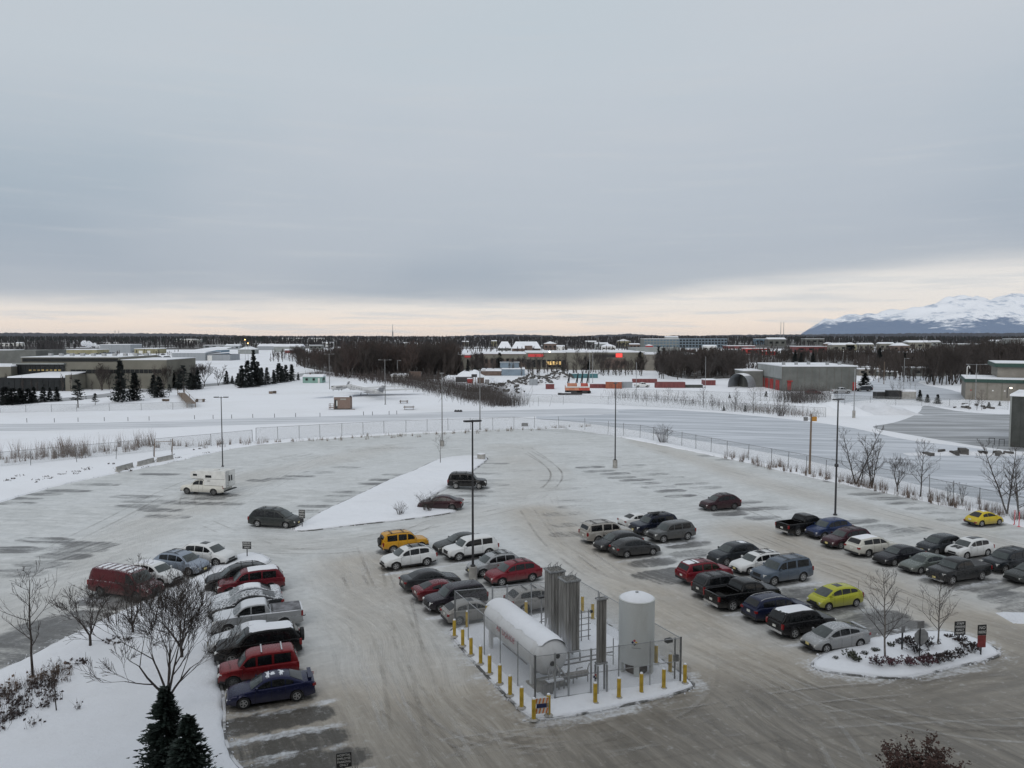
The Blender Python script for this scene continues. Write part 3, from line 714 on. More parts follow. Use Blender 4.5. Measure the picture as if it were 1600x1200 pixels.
dirt = np.maximum(dirt, .30*bandmask([(800, 700), (830, 745), (840, 800)], 5))
dirt = np.maximum(dirt, .30*bandmask([(420, 850), (560, 850), (700, 815), (830, 790)], 4))
dirt = np.maximum(dirt, .26*bandmask([(60, 950), (230, 820), (400, 745), (600, 700)], 4))
dirt = np.clip(dirt+wob*.45*(dirt > .05), 0, 1)+.65*np.clip((45-Y+.35*np.clip(X-2, 0, 30))/10, 0, 1)*np.clip(.5+(X+8)/30, 0.25, 1)  # last term paints the building's shade and reflection into the lower right
lane = np.clip(bandmask([(560, 880), (590, 960), (650, 1080), (760, 1200)], 5) + bandmask([(840, 800), (1010, 930), (1250, 1090)], 5.5)
               + bandmask([(1180, 830), (1400, 930), (1700, 1030)], 5) + bandmask([(1000, 690), (1200, 757), (1600, 860)], 4)
               + bandmask([(60, 950), (230, 820), (400, 745), (600, 700)], 6) + np.clip((42-Y)/5, 0, 1), 0, 1)
leftm = np.clip((-.16*(Y-40)-14-X)/3+.5, 0, 1)
brk = np.clip(.25+1.5*vnoise(X, Y, 1.5, 41)*(.5+vnoise(X, Y, 4., 42)), 0, 1.15)
fresh = fresh*brk; bare = bare*np.clip(.72+.5*vnoise(X, Y, 1.1, 43), 0, 1.1)
bare = np.clip(bare+ (vnoise(X, Y, 2.2, 7)-.5)*.25*(bare > .05), 0, 1.3)
idx = -np.ones(X.shape, int); quad = keep[:-1, :-1] & keep[1:, :-1] & keep[:-1, 1:] & keep[1:, 1:]
used = np.zeros(X.shape, bool)
used[:-1, :-1] |= quad; used[1:, :-1] |= quad; used[:-1, 1:] |= quad; used[1:, 1:] |= quad
idx[used] = np.arange(used.sum())
Z = np.zeros_like(X) - .006*bare + .02*fresh + (vnoise(X, Y, 1.3, 11)-.5)*.012
co = np.stack([X[used], Y[used], Z[used]], 1)
qi, qj = np.nonzero(quad)
fc = np.stack([idx[qi, qj], idx[qi, qj+1], idx[qi+1, qj+1], idx[qi+1, qj]], 1)
def np_mesh(name, co, fc, k=4):
    me = bpy.data.meshes.new(name); me.vertices.add(len(co)); me.vertices.foreach_set('co', co.astype(np.float32).ravel())
    me.loops.add(len(fc)*k); me.polygons.add(len(fc))
    me.loops.foreach_set('vertex_index', fc.astype(np.int32).ravel())
    me.polygons.foreach_set('loop_start', np.arange(0, len(fc)*k, k, dtype=np.int32))
    me.update(calc_edges=True); return me
me = np_mesh('parking_lot', co, fc)
for nm, arr in (('bare', bare), ('dirt', dirt), ('fresh', fresh), ('lane', lane), ('leftlot', leftm)):  # 'dirt' holds real dirt plus the painted lower-right shade
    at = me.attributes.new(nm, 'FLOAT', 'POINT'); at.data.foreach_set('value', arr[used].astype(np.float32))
me.polygons.foreach_set('use_smooth', [True]*len(fc))
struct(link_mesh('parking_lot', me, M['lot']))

# ------------------------------------------------------------------ sheets beyond the fence
def sheet(name, px, z, mat, smooth_it=2):
    p = pxpoly(px, 0); p = chaikin(p, smooth_it) if smooth_it else p
    tri = tessellate_polygon([p]); mb = MB(); mb.add([(q.x, q.y, z) for q in p], [tuple(t_) for t_ in tri])
    me = mb.mesh(name); bm = bmesh.new(); bm.from_mesh(me); bmesh.ops.recalc_face_normals(bm, faces=bm.faces)
    if sum(f.normal.z for f in bm.faces) < 0: bmesh.ops.reverse_faces(bm, faces=bm.faces)
    bm.to_mesh(me); bm.free()
    return struct(link_mesh(name, me, mat))
sheet('icy_yard', [(830, 656), (850, 646), (960, 640), (1060, 641), (1200, 652), (1300, 664), (1345, 672), (1420, 690), (1520, 700), (1640, 720), (1900, 780),
                   (1900, 850), (1640, 800), (1560, 788), (1450, 762), (1340, 738), (1200, 708), (1080, 688), (960, 668), (880, 658)], ZS+.004, M['yard'])
sheet('bare_yard', [(1350, 668), (1400, 662), (1440, 645), (1440, 632), (1500, 645), (1600, 650), (1900, 640), (1900, 745), (1640, 712), (1560, 703), (1500, 694), (1420, 680)], ZS+.008, M['yard_dark'])
sheet('plowed_track', [(-400, 662), (0, 664), (200, 661), (400, 654), (560, 650), (700, 644), (830, 641), (960, 638), (970, 648), (840, 652), (700, 654), (560, 660), (400, 664), (200, 671), (0, 675), (-400, 676)], ZS+.012, M['road'], 1)
sheet('left_road', [(-300, 643), (0, 633), (120, 627), (230, 613), (330, 604), (400, 597), (470, 589), (520, 584), (500, 580), (440, 588), (330, 600), (230, 608), (110, 622), (0, 629), (-300, 636)], ZS+.004, M['road_dark'], 1)
sheet('curving_road', [(440, 562), (458, 565), (474, 571), (492, 577), (516, 585), (530, 590), (560, 590), (512, 578), (490, 568), (470, 562), (440, 556)], ZS+.008, M['road'], 1)
sheet('far_yard', [(1300, 612), (1340, 612), (1370, 590), (1400, 588), (1600, 590), (1600, 598), (1440, 594), (1432, 600), (1500, 612), (1520, 625), (1440, 627), (1390, 624), (1340, 627), (1310, 632)], ZS+.004, M['yard'], 1)

def floormat():
    m_, t, b = newmat('wood_floor_brush'); pos = geo(t).outputs['Position']; nz = t.noise(pos, .22, 6, .7)
    t.put(b, 'Base Color', t.mix(t.rng(nz, .52, .66), (.050, .044, .040), (.50, .51, .53))); b.inputs['Roughness'].default_value = .95; return m_
M['woodfloor'] = floormat()
def floormat2():
    m_, t, b = newmat('far_wood_floor_brush'); pos = geo(t).outputs['Position']; nz = t.noise(t.mapping(pos, scale=(1, .55, 1)), .011, 5, .6); n2 = t.noise(pos, .05, 4, .6)
    t.put(b, 'Base Color', t.mix(t.rng(nz, .56, .64), t.mix(t.rng(n2, .4, .7), (.045, .042, .042), (.12, .115, .11)), (.66, .68, .71))); b.inputs['Roughness'].default_value = .95; return m_
M['woodfloor_far'] = floormat2()
for px_ in ([(462, 572), (520, 583), (600, 592), (720, 594), (725, 586), (705, 566), (640, 562), (540, 562), (470, 562)],
            [(1025, 592), (1160, 593), (1170, 580), (1160, 562), (1030, 562)], [(1160, 571), (1345, 571), (1510, 566), (1600, 592), (1640, 592), (1680, 556), (1500, 551), (1160, 551)],
            [(1400, 586), (1510, 589), (1510, 566), (1390, 566)]):
    sheet('wood_floor', px_, ZS+.016, M['woodfloor'])
sheet('far_wood_floor', [(-500, 548), (420, 546), (470, 545), (1000, 545), (1700, 545), (2300, 545), (2300, 527.2), (-500, 527.2)], ZS+.02, M['woodfloor_far'], 0)

# ------------------------------------------------------------------ wheel tracks pressed into the packed snow
def trackmat(name, c, k):
    m_, t, b = newmat(name); pos = geo(t).outputs['Position']; n1 = t.noise(pos, .13, 4, .55); n2 = t.noise(pos, 3, 5, .7)
    b.inputs['Base Color'].default_value = (*c, 1); b.inputs['Roughness'].default_value = .6; b.inputs['Specular IOR Level'].default_value = .3
    uv = t.n('ShaderNodeUVMap').outputs[0]; s_ = t.n('ShaderNodeSeparateXYZ'); t.L.new(uv, s_.inputs[0]); e = t.m('MULTIPLY', s_.outputs[0], t.m('SUBTRACT', 1., s_.outputs[0])); ed = t.rng(e, 0., .18)
    t.put(b, 'Alpha', t.m('MULTIPLY', t.m('MULTIPLY', t.rng(n1, .42, .62, .0, 1.), ed), t.m('MULTIPLY', t.rng(n2, .35, .65, .4, 1.), k))); return m_
M['track_d'] = trackmat('dark_wheel_track', (.19, .17, .145), .30); M['track_l'] = trackmat('pale_wheel_track', (.66, .66, .65), .24)
rt = random.Random(12)
def catmull(pts, n=10):
    P_ = [pts[0]]+list(pts)+[pts[-1]]; out = []
    for i in range(1, len(P_)-2):
        a, b, c, d = P_[i-1:i+3]
        for k in range(n):
            u = k/n; out.append(.5*((2*b)+(c-a)*u+(2*a-5*b+4*c-d)*u*u+(3*b-a-3*c+d)*u*u*u))
    out.append(P_[-2]); return out
paths = [[(600, 880), (610, 960), (650, 1060), (740, 1190)], [(570, 890), (590, 980), (640, 1100), (700, 1250)], [(540, 900), (565, 1000), (600, 1120), (620, 1250)], [(860, 780), (900, 845), (1010, 925), (1150, 1020), (1290, 1090), (1500, 1130), (1750, 1140)],
 [(840, 800), (880, 855), (980, 935), (1110, 1030), (1230, 1120), (1300, 1250)], [(1170, 825), (1290, 875), (1420, 930), (1560, 985), (1750, 1060)], [(980, 690), (1180, 750), (1400, 807), (1650, 870)], [(440, 860), (560, 850), (700, 812), (820, 780), (860, 740), (830, 700)],
 [(420, 850), (300, 800), (330, 760), (480, 710), (700, 690)], [(40, 960), (180, 850), (330, 790), (500, 715)], [(0, 900), (160, 820), (330, 745), (520, 700)], [(700, 1180), (850, 1160), (1060, 1130), (1300, 1090), (1600, 1070)], [(620, 1250), (820, 1180), (1080, 1110), (1110, 1020), (1010, 925)],
 [(640, 1100), (720, 1160), (900, 1180), (1200, 1140), (1650, 1120)], [(1560, 960), (1500, 925), (1380, 880), (1290, 850), (1180, 810), (1080, 770)], [(560, 860), (580, 930), (620, 1020), (690, 1120), (850, 1170), (1050, 1130), (1250, 1100)]]
tb = [MB(), MB()]; tuv = [[], []]
for rep in range(2):
    for pth in paths:
        base = catmull([G(x+rt.uniform(-14, 14), y+rt.uniform(-5, 5)) for x, y in pth], 14); off0 = rt.uniform(-1.6, 1.6); w_ = rt.uniform(.20, .34); k_ = 0 if rt.random() < .62 else 1
        z_ = .034+.0012*rt.random()*4+.003*rep
        for sgn in (-.78, .78):
            rows = []
            for i, p in enumerate(base):
                d = (base[min(i+1, len(base)-1)]-base[max(i-1, 0)]).normalized(); nn = Vector((-d.y, d.x, 0)); c_ = p+nn*(off0+sgn); rows.append([(c_.x-nn.x*w_/2, c_.y-nn.y*w_/2, z_), (c_.x+nn.x*w_/2, c_.y+nn.y*w_/2, z_)])
            tb[k_].grid(rows); tuv[k_] += [(0., 0.), (1., 0.), (1., 1.), (0., 1.)]*(len(rows)-1)
for k_, nm in ((0, 'track_d'), (1, 'track_l')):
    me = tb[k_].mesh('tyre_tracks'); ul = me.uv_layers.new(name='UVMap'); ul.data.foreach_set('uv', np.array(tuv[k_], np.float32).ravel()); o = link_mesh('tyre_tracks', me, M[nm])
    tag(o, 'darker wheel tracks worn into the packed snow of the aisles' if k_ == 0 else 'paler wheel tracks packed into the snow of the aisles', 'tracks', kind='stuff')
# lumps of snow thrown up along kerbs and snow edges
cb = MB()
def lumps(poly, n, spread, smax, closed=True):
    pts = resample(poly, .5, closed)
    for k in range(n):
        p = rt.choice(pts)+Vector((rt.gauss(0, spread), rt.gauss(0, spread), 0)); s = smax*rt.random()**2+.03; z0 = .02
        cb.box((p.x, p.y, z0+s*.3), (s*rt.uniform(.8, 1.6), s*rt.uniform(.7, 1.2), s*rt.uniform(.5, .9)), rt.uniform(0, 3), taper=rt.uniform(.4, .8))
lumps(chaikin([Vector((p.x, p.y, 0)) for p in is1]), 900, .25, .10); lumps(chaikin(is2), 500, .2, .09); lumps(chaikin(soft(is3, .07)), 450, .22, .09); lumps(chaikin(is4), 350, .2, .09)
lumps(lot_edge[2:-2], 900, .3, .18, False)
tag(cb.build('snow_lumps', M['snow_rough']), 'small lumps of dirty snow lying along the kerbs and lot edges', 'snow', kind='stuff')
# ------------------------------------------------------------------ parametric vehicles (front at +X, origin on the ground at the centre)
# t runs from the nose (0) to the tail (1). deck = top line of the lower body, roof = top line of the cabin
SPEC = {
 'sedan': dict(ax=(.19, .79), r=.33, deck=[(0, .52), (.012, .66), (.06, .76), (.20, .88), (.29, .95), (.60, .98), (.84, 1.05), (.90, 1.08), (.975, 1.06), (1, .92)],
   roof=[(.27, .94), (.42, 1.36), (.50, 1.45), (.60, 1.46), (.70, 1.40), (.87, 1.07)], win=[(.325, .495), (.51, .655), (.668, .755)], ws=(.285, .41), rw=(.715, .855), Wr=.64),
 'coupe': dict(ax=(.19, .78), r=.32, deck=[(0, .50), (.012, .62), (.06, .70), (.20, .83), (.30, .90), (.60, .94), (.84, 1.0), (.97, 1.02), (1, .88)],
   roof=[(.29, .90), (.45, 1.29), (.54, 1.37), (.62, 1.37), (.74, 1.28), (.91, 1.02)], win=[(.35, .57), (.585, .74)], ws=(.305, .44), rw=(.73, .89), Wr=.62),
 'hatch': dict(ax=(.19, .80), r=.32, deck=[(0, .52), (.012, .68), (.06, .80), (.17, .92), (.25, .97), (.60, 1.02), (.90, 1.08), (.985, 1.0), (1, .85)],
   roof=[(.20, .93), (.38, 1.36), (.47, 1.48), (.60, 1.50), (.78, 1.43), (.97, 1.06)], win=[(.27, .46), (.475, .64), (.655, .82)], ws=(.22, .37), rw=(.83, .955), Wr=.66),
 'prius': dict(ax=(.19, .80), r=.32, deck=[(0, .50), (.012, .64), (.06, .76), (.16, .88), (.22, .92), (.60, 1.0), (.90, 1.10), (.985, 1.06), (1, .9)],
   roof=[(.17, .90), (.36, 1.36), (.47, 1.48), (.58, 1.50), (.76, 1.38), (.96, 1.10)], win=[(.25, .45), (.465, .63), (.645, .80)], ws=(.19, .36), rw=(.70, .94), Wr=.64),
 'fit': dict(ax=(.18, .82), r=.30, deck=[(0, .52), (.012, .70), (.06, .82), (.14, .93), (.20, .98), (.60, 1.04), (.92, 1.10), (.985, 1.05), (1, .85)],
   roof=[(.13, .93), (.34, 1.40), (.45, 1.51), (.60, 1.53), (.82, 1.46), (.98, 1.08)], win=[(.22, .30), (.315, .50), (.515, .70), (.715, .86)], ws=(.155, .33), rw=(.86, .965), Wr=.68),
 'cross': dict(ax=(.19, .79), r=.36, deck=[(0, .58), (.012, .76), (.06, .92), (.18, 1.02), (.26, 1.07), (.60, 1.09), (.90, 1.15), (.985, 1.08), (1, .9)],
   roof=[(.24, 1.04), (.38, 1.52), (.46, 1.64), (.62, 1.68), (.82, 1.62), (.97, 1.14)], win=[(.295, .465), (.48, .65), (.665, .84)], ws=(.255, .375), rw=(.855, .955), Wr=.69),
 'wagon': dict(ax=(.19, .78), r=.34, deck=[(0, .54), (.012, .70), (.06, .84), (.20, .94), (.28, 1.0), (.60, 1.02), (.92, 1.08), (.985, 1.02), (1, .85)],
   roof=[(.26, .97), (.39, 1.42), (.46, 1.53), (.60, 1.57), (.88, 1.52), (.975, 1.07)], win=[(.31, .465), (.48, .645), (.66, .86)], ws=(.275, .385), rw=(.895, .965), Wr=.68),
 'suv': dict(ax=(.185, .785), r=.39, deck=[(0, .66), (.010, .90), (.04, 1.02), (.18, 1.09), (.26, 1.13), (.60, 1.15), (.95, 1.17), (.988, 1.12), (1, .95)],
   roof=[(.25, 1.10), (.355, 1.62), (.42, 1.74), (.60, 1.79), (.90, 1.76), (.985, 1.17)], win=[(.295, .455), (.475, .645), (.67, .87)], ws=(.26, .355), rw=(.92, .976), Wr=.73),
 'boxsuv': dict(ax=(.18, .785), r=.37, deck=[(0, .62), (.010, .92), (.04, 1.00), (.18, 1.06), (.26, 1.09), (.60, 1.10), (.96, 1.11), (.99, 1.08), (1, .92)],
   roof=[(.255, 1.07), (.35, 1.62), (.41, 1.74), (.60, 1.79), (.94, 1.77), (.99, 1.11)], win=[(.30, .46), (.485, .66), (.69, .90)], ws=(.265, .35), rw=(.952, .983), Wr=.76),
 'bigsuv': dict(ax=(.19, .775), r=.40, deck=[(0, .68), (.010, .98), (.04, 1.08), (.18, 1.15), (.26, 1.19), (.60, 1.21), (.96, 1.22), (.99, 1.18), (1, .95)],
   roof=[(.255, 1.16), (.35, 1.74), (.41, 1.86), (.60, 1.91), (.94, 1.89), (.99, 1.21)], win=[(.30, .455), (.475, .645), (.68, .91)], ws=(.265, .35), rw=(.950, .983), Wr=.76),
 'van': dict(ax=(.17, .77), r=.37, deck=[(0, .66), (.012, .88), (.04, .98), (.13, 1.08), (.19, 1.18), (.60, 1.20), (.97, 1.20), (.99, 1.15), (1, .9)],
   roof=[(.165, 1.14), (.27, 1.80), (.32, 1.98), (.50, 2.05), (.95, 2.05), (.992, 1.2)], win=[(.215, .36)], ws=(.18, .285), rw=(.958, .984), Wr=.78),
 'minivan': dict(ax=(.18, .79), r=.34, deck=[(0, .52), (.012, .74), (.05, .88), (.14, .99), (.20, 1.04), (.60, 1.07), (.94, 1.10), (.985, 1.05), (1, .85)],
   roof=[(.17, 1.0), (.33, 1.55), (.41, 1.70), (.60, 1.75), (.88, 1.70), (.98, 1.10)], win=[(.24, .43), (.445, .64), (.655, .87)], ws=(.19, .33), rw=(.905, .968), Wr=.70),
 'pickup': dict(ax=(.17, .785), r=.41, deck=[(0, .70), (.010, 1.02), (.04, 1.14), (.18, 1.22), (.24, 1.25), (.60, 1.25), (.985, 1.25), (1, 1.22)],
   roof=[(.235, 1.22), (.32, 1.70), (.38, 1.84), (.50, 1.88), (.60, 1.84), (.635, 1.24)], win=[(.275, .415), (.43, .575)], ws=(.245, .32), rw=(.605, .63), Wr=.72, bed=(.645, .982)),
 'camper': dict(ax=(.15, .72), r=.38, deck=[(0, .62), (.010, .90), (.04, 1.02), (.16, 1.08), (.22, 1.12), (.60, 1.13), (.91, 1.13), (.93, 1.1)],
   roof=[(.215, 1.09), (.31, 1.62), (.37, 1.72), (.44, 1.74), (.50, 1.70), (.53, 1.12)], win=[(.27, .40), (.41, .485)], ws=(.225, .305), rw=(.51, .525), Wr=.72, bed=(.55, .91)),
 'beetle': dict(ax=(.18, .80), r=.34, deck=[(0, .48), (.02, .64), (.07, .82), (.16, .98), (.24, 1.03), (.60, 1.00), (.84, 1.00), (.93, .86), (.985, .66), (1, .5)],
   roof=[(.22, .98), (.36, 1.35), (.46, 1.48), (.56, 1.50), (.70, 1.40), (.90, .93)], win=[(.29, .555), (.57, .72)], ws=(.24, .35), rw=(.70, .87), Wr=.60),
}
def sfun(pts, sm=.012):
    xs = [p[0] for p in pts]; ys = [p[1] for p in pts]
    def f(t):
        ks = (-1.5, -.75, 0, .75, 1.5)
        return float(np.mean(np.interp([min(max(t+k*sm, xs[0]), xs[-1]) for k in ks], xs, ys)))
    return f
TM = {}
def wheel_meshes(r, w, steel):
    key = ('w', r, steel)
    if key in TM: return TM[key]
    tb = MB(); tb.lathe([(r*.62, -w/2+.01), (r*.9, -w/2), (r, -w/2+.03), (r, w/2-.03), (r*.9, w/2), (r*.62, w/2-.01)], 22, axis='y', caps=True)
    tyre = tb.mesh('wheel', 50)
    rb = MB(); y0 = w/2+.004
    rb.lathe([(r*.64, y0-.012), (r*.64, y0), (r*.56, y0+.004), (r*.54, y0-.02)], 20, axis='y', caps=False)
    rb.lathe([(r*.14, y0-.01), (r*.14, y0+.006)], 10, axis='y')
    n = 5 if not steel else 7
    for k in range(n):
        a = 2*math.pi*k/n; c, s = math.cos(a), math.sin(a); wd = r*(.11 if not steel else .13)
        p = []
        for rr, ww in ((r*.1, wd), (r*.57, wd*.8)):
            for sg in (-1, 1): p.append((c*rr-s*ww*sg, s*rr+c*ww*sg))
        q = [(p[0][0], y0, p[0][1]), (p[1][0], y0, p[1][1]), (p[3][0], y0-.002, p[3][1]), (p[2][0], y0-.002, p[2][1])]
        rb.add(q+[(a_, b_-.03, c_) for a_, b_, c_ in q], [(0, 1, 2, 3), (0, 4, 5, 1), (1, 5, 6, 2), (2, 6, 7, 3), (3, 7, 4, 0)])
    rim = rb.mesh('rim'); TM[key] = (tyre, rim); return TM[key]

def car_geo(kind):
    if kind in TM: return TM[kind]
    sp = SPEC[kind]; L, W, H = DIM[kind]; deck = sfun(sp['deck'], .010); roof = sfun(sp['roof'], .016)
    if kind == 'camper': L = 5.9
    X = lambda t: L*(.5-t); r = sp['r']; tmax = sp['deck'][-1][0]
    def hw(t):
        a = t*L; b = (tmax-t)*L; k = 1.
        if a < .9: k -= .15*((.9-a)/.9)**2.2
        if b < .7: k -= .10*((.7-b)/.7)**2.2
        return W/2*k
    zlow = .24 if kind not in ('suv', 'pickup', 'bigsuv', 'boxsuv', 'camper', 'van') else .34
    def zbot(t):
        z = zlow + (.10*max(0, 1-t*L/.5)+.08*max(0, 1-(tmax-t)*L/.5))
        for a in sp['ax']:
            d = abs(t-a)*L; ra = r+.065
            if d < ra: z = max(z, r+math.sqrt(ra*ra-d*d)*1.0)
        return z
    def ring(t):
        zb = zbot(t); zt = deck(t); w_ = hw(t); fl = 0.
        for a in sp['ax']:
            d = abs(t-a)*L
            if d < r+.16: fl = .022*(1-(d/(r+.16))**4)
        zs = max(zb+.02, min(zt-.16, .72)); cr = .035
        side = [(w_*.80, zb), (w_*.965+fl, zb), (w_*.995+fl, (zb+zs)/2), (w_+fl*.4, zs), (w_*.985, max(zs+.005, zt-.13)), (w_*.95, zt-.035), (w_*.89, zt)]
        bed = sp.get('bed')
        if bed and bed[0] < t < bed[1]: side += [(w_*.86, zt-.005), (w_*.86, .72), (0, .72)]
        else: side += [(w_*.86, zt+.003), (w_*.5, zt+cr*.8), (0, zt+cr)]
        return side
    ts = list(np.linspace(0, tmax, 30))
    for a in sp['ax']: ts += [a+k*(r+.065)/L*1.0 for k in (-1.02, -.995, -.93, -.8, -.6, -.3, 0, .3, .6, .8, .93, .995, 1.02)]
    ts += [.006, .02, tmax-.006, tmax-.02]
    ts = sorted(set(round(t, 4) for t in ts if 0 <= t <= tmax))
    if sp.get('bed'):
        b0, b1 = sp['bed']; ts = sorted(set([t for t in ts if abs(t-b0) > .004 and abs(t-b1) > .004]+[b0-.0005, b0+.0005, b1-.0005, b1+.0005]))
    bmh = MB(); rows = []
    for t in ts:
        s = ring(t); x = X(t)
        full = [(x, y, z) for y, z in s] + [(x, -y, z) for y, z in s[::-1][1:]]
        rows.append(full)
    bmh.grid(rows, close=True)
    nc = len(rows[0])
    # underside quads (last column) black, ends capped
    for i in range(len(bmh.f)):
        k = i % nc
        if k in (0, nc-1, nc-2): bmh.mi[i] = 1
    bmh.add(rows[0], [tuple(range(nc))], 0); bmh.add(rows[-1], [tuple(range(nc-1, -1, -1))], 0)
    body = bmh.mesh('body', 38)
    # cabin
    xa, xd = sp['roof'][0][0], sp['roof'][-1][0]; Wb = .88; Wr = sp['Wr']; Hm = max(p[1] for p in sp['roof'])
    def yw(t, z):
        zb = deck(t); k = min(max((z-zb)/max(.05, Hm-zb), 0), 1.05)
        return hw(t)*(Wb-(Wb-Wr-.03)*k**1.15)
    def crown(yf, t): return .035*(1-yf*yf)*min(1, max(0, (roof(t)-deck(t))/.3))
    bow = .10
    mb = MB(); rows = []
    N = 26
    for i in range(N+1):
        t = xa+(xd-xa)*i/N; zt = max(roof(t), deck(t)-.03); zb = deck(t)-.06; x = X(t)
        hgt_ = zt-zb; rd = min(.07, hgt_*.4)
        pts = [(yw(t, zb), zb), (yw(t, zt-rd), zt-rd), (yw(t, zt)-.02, zt-rd*.25), (yw(t, zt)-.07, zt)]
        ye = pts[-1][0]
        pts += [(ye*.6, zt+crown(.6, t)), (0, zt+crown(0, t))]
        fr = lambda y: bow*(1-(y/(W*.4))**2)*max(0, 1-(t-xa)/(.35*(xd-xa)))
        full = [(x+max(0, fr(y)), y, z) for y, z in pts]+[(x+max(0, fr(y)), -y, z) for y, z in pts[::-1][1:]]
        rows.append(full)
    mb.grid(rows); mb.add(rows[-1], [tuple(range(len(rows[-1])-1, -1, -1))]); mb.add(rows[0], [tuple(range(len(rows[0])))])
    cabin = mb.mesh('cabin', 40)
    out = dict(body=body, cabin=cabin, L=L, W=W)
    # side glass
    wins = []
    for (t0, t1) in sp['win']:
        for sg in (1, -1):
            g = MB(); rows = []
            for j in range(6):
                t = t0+(t1-t0)*j/5; z0 = deck(t)+.035; z1 = roof(t)-.105; z1 = max(z1, z0+.01)
                row = []
                for k in range(4):
                    z = z0+(z1-z0)*k/3; row.append((X(t), sg*(yw(t, z)+.007), z))
                rows.append(row)
            if sg < 0: rows = [r_[::-1] for r_ in rows]
            g.grid(rows); wins.append(g.mesh('side_window'))
    out['wins'] = wins
    def topglass(t0, t1, off, margin=.09, nm='windshield'):
        g = MB(); rows = []
        for j in range(6):
            t = t0+(t1-t0)*j/5; zt = roof(t); ye = yw(t, zt)-margin; row = []
            for k in range(9):
                yf = -1+2*k/8; y = ye*yf
                fr = max(0, bow*(1-(y/(W*.4))**2)*max(0, 1-(t-xa)/(.35*(xd-xa))))
                ya = yw(t, zt)-.07; q = abs(y)/max(.01, ya)
                cz = crown(min(1, q), t) if q > .6 else crown(q, t)
                row.append((X(t)+fr+off*1.2, y, zt+cz*.92+.014))
            rows.append(row)
        g.grid(rows); return g.mesh(nm)
    out['ws'] = topglass(sp['ws'][0], sp['ws'][1], .010); out['rw'] = topglass(sp['rw'][0], sp['rw'][1], -.014, .12, 'rear_window')
    def roofpatch(t0, t1, yf, dz, nm, jag=0., seed=1, thick=None):
        g = MB(); rows = []; rr = random.Random(seed); nt = 10
        for j in range(nt+1):
            t = t0+(t1-t0)*j/nt; zt = roof(t); ye = (yw(t, zt)-.075)*yf; row = []
            e0 = ye*(1-jag*rr.random()); e1 = ye*(1-jag*rr.random())
            for k in range(9):
                y = -e0+(e0+e1)*k/8; q = abs(y)/max(.01, yw(t, zt)-.07)
                xx = X(t)+(jag*.5*(rr.random()-.5) if j in (0, nt) else 0)
                edge_ = j in (0, nt) or k in (0, 8)
                row.append((xx, y, zt+crown(min(1, q), t)+(dz if not edge_ else .004)))
            rows.append(row)
        g.grid(rows); return g.mesh(nm, 60)
    out['roofpatch'] = roofpatch
    # lamps, grille, mirrors...
    front = []; zf = deck(.05); x0 = X(0)
    def lampbox(x, y, z, dx_, dy_, dz_, rz): return MB().box((x, y, z), (dx_, dy_, dz_), rz)
    big = kind in ('suv', 'bigsuv', 'boxsuv', 'pickup', 'van', 'camper')
    zl = deck(.025)-.15
    wf = hw(.03)
    out['head'] = [lampbox(X(.035), s_*(wf-.20), zl, .24, .34, .14 if not big else .19, -s_*.45).mesh('headlight') for s_ in (1, -1)]
    zr = deck(tmax-.02)-.16; wr_ = hw(tmax-.02)
    if kind in ('suv', 'boxsuv', 'bigsuv', 'van', 'minivan', 'fit', 'cross'):
        out['tail'] = [lampbox(X(tmax)+.055, s_*(wr_-.085), zr-.02, .15, .16, .34, 0).mesh('taillight') for s_ in (1, -1)]
    elif kind in ('pickup', 'camper'):
        out['tail'] = [lampbox(X(tmax)+.05, s_*(wr_-.06), 1.0, .13, .13, .34, 0).mesh('taillight') for s_ in (1, -1)]
    else:
        out['tail'] = [lampbox(X(tmax)+.075, s_*(wr_-.17), zr, .20, .34, .15, s_*.35).mesh('taillight') for s_ in (1, -1)]
    gh = .15 if not big else .28
    out['grille'] = MB().box((x0+.0, 0, zl-.06), (.06, W*.42, gh)).mesh('grille'); out['intake'] = MB().box((x0+.0, 0, .40 if not big else .46), (.07, W*.58, .12)).mesh('air_intake')
    out['plate'] = [MB().box((x0+.035, 0, .50 if not big else .56), (.02, .32, .16)).mesh('licence_plate'), MB().box((X(tmax)-.008, 0, .74 if not big else .80), (.03, .32, .16)).mesh('licence_plate')]
    tm = sp['win'][0][0]+.012
    out['mir'] = [MB().box((X(tm), s_*(hw(tm)*.90+.11), deck(tm)+.09), (.13, .19, .14), s_*.2, taper=.8).mesh('side_mirror') for s_ in (1, -1)]
    g = MB()
    g.box((X(0)-.03, 0, .42 if big else .34), (.13, W*.80, .13)); out['bump_f'] = g.mesh('front_bumper')
    out['bump_r'] = MB().box((X(tmax)+.03, 0, .50 if big else .38), (.13, W*.84, .16)).mesh('rear_bumper')
    # door seams
    seams = []; lines = [sp['win'][0][0]-.005] + [(a[1]+b[0])/2 for a, b in zip(sp['win'][:-1], sp['win'][1:])] + ([sp['win'][-1][1]+.012] if len(sp['win']) < 3 else [])
    for t in lines[:3]:
        zb = max(zlow+.04, zbot(t)+.02); s = ring(t)
        for sg in (1, -1):
            pts = [(y, z) for y, z in s[1:6]]; g = MB()
            for (ya, za), (yb, zb_) in zip(pts[:-1], pts[1:]):
                q = [(X(t)-.008, sg*(ya+.003), za), (X(t)+.008, sg*(ya+.003), za), (X(t)+.008, sg*(yb+.003), zb_), (X(t)-.008, sg*(yb+.003), zb_)]
                g.add(q, [(0, 1, 2, 3)])
            seams.append(g.mesh('door_seam'))
    out['seam'] = seams; out['handle'] = []
    for a, b in sp['win'][:2]:
        t = b-.035; y = hw(t)
        for sg in (1, -1): out['handle'].append(MB().box((X(t), sg*(y*.985+.012), deck(t)-.17), (.17, .03, .03)).mesh('door_handle'))
    # lower cladding strip following the sill and arches
    out['clad'] = []
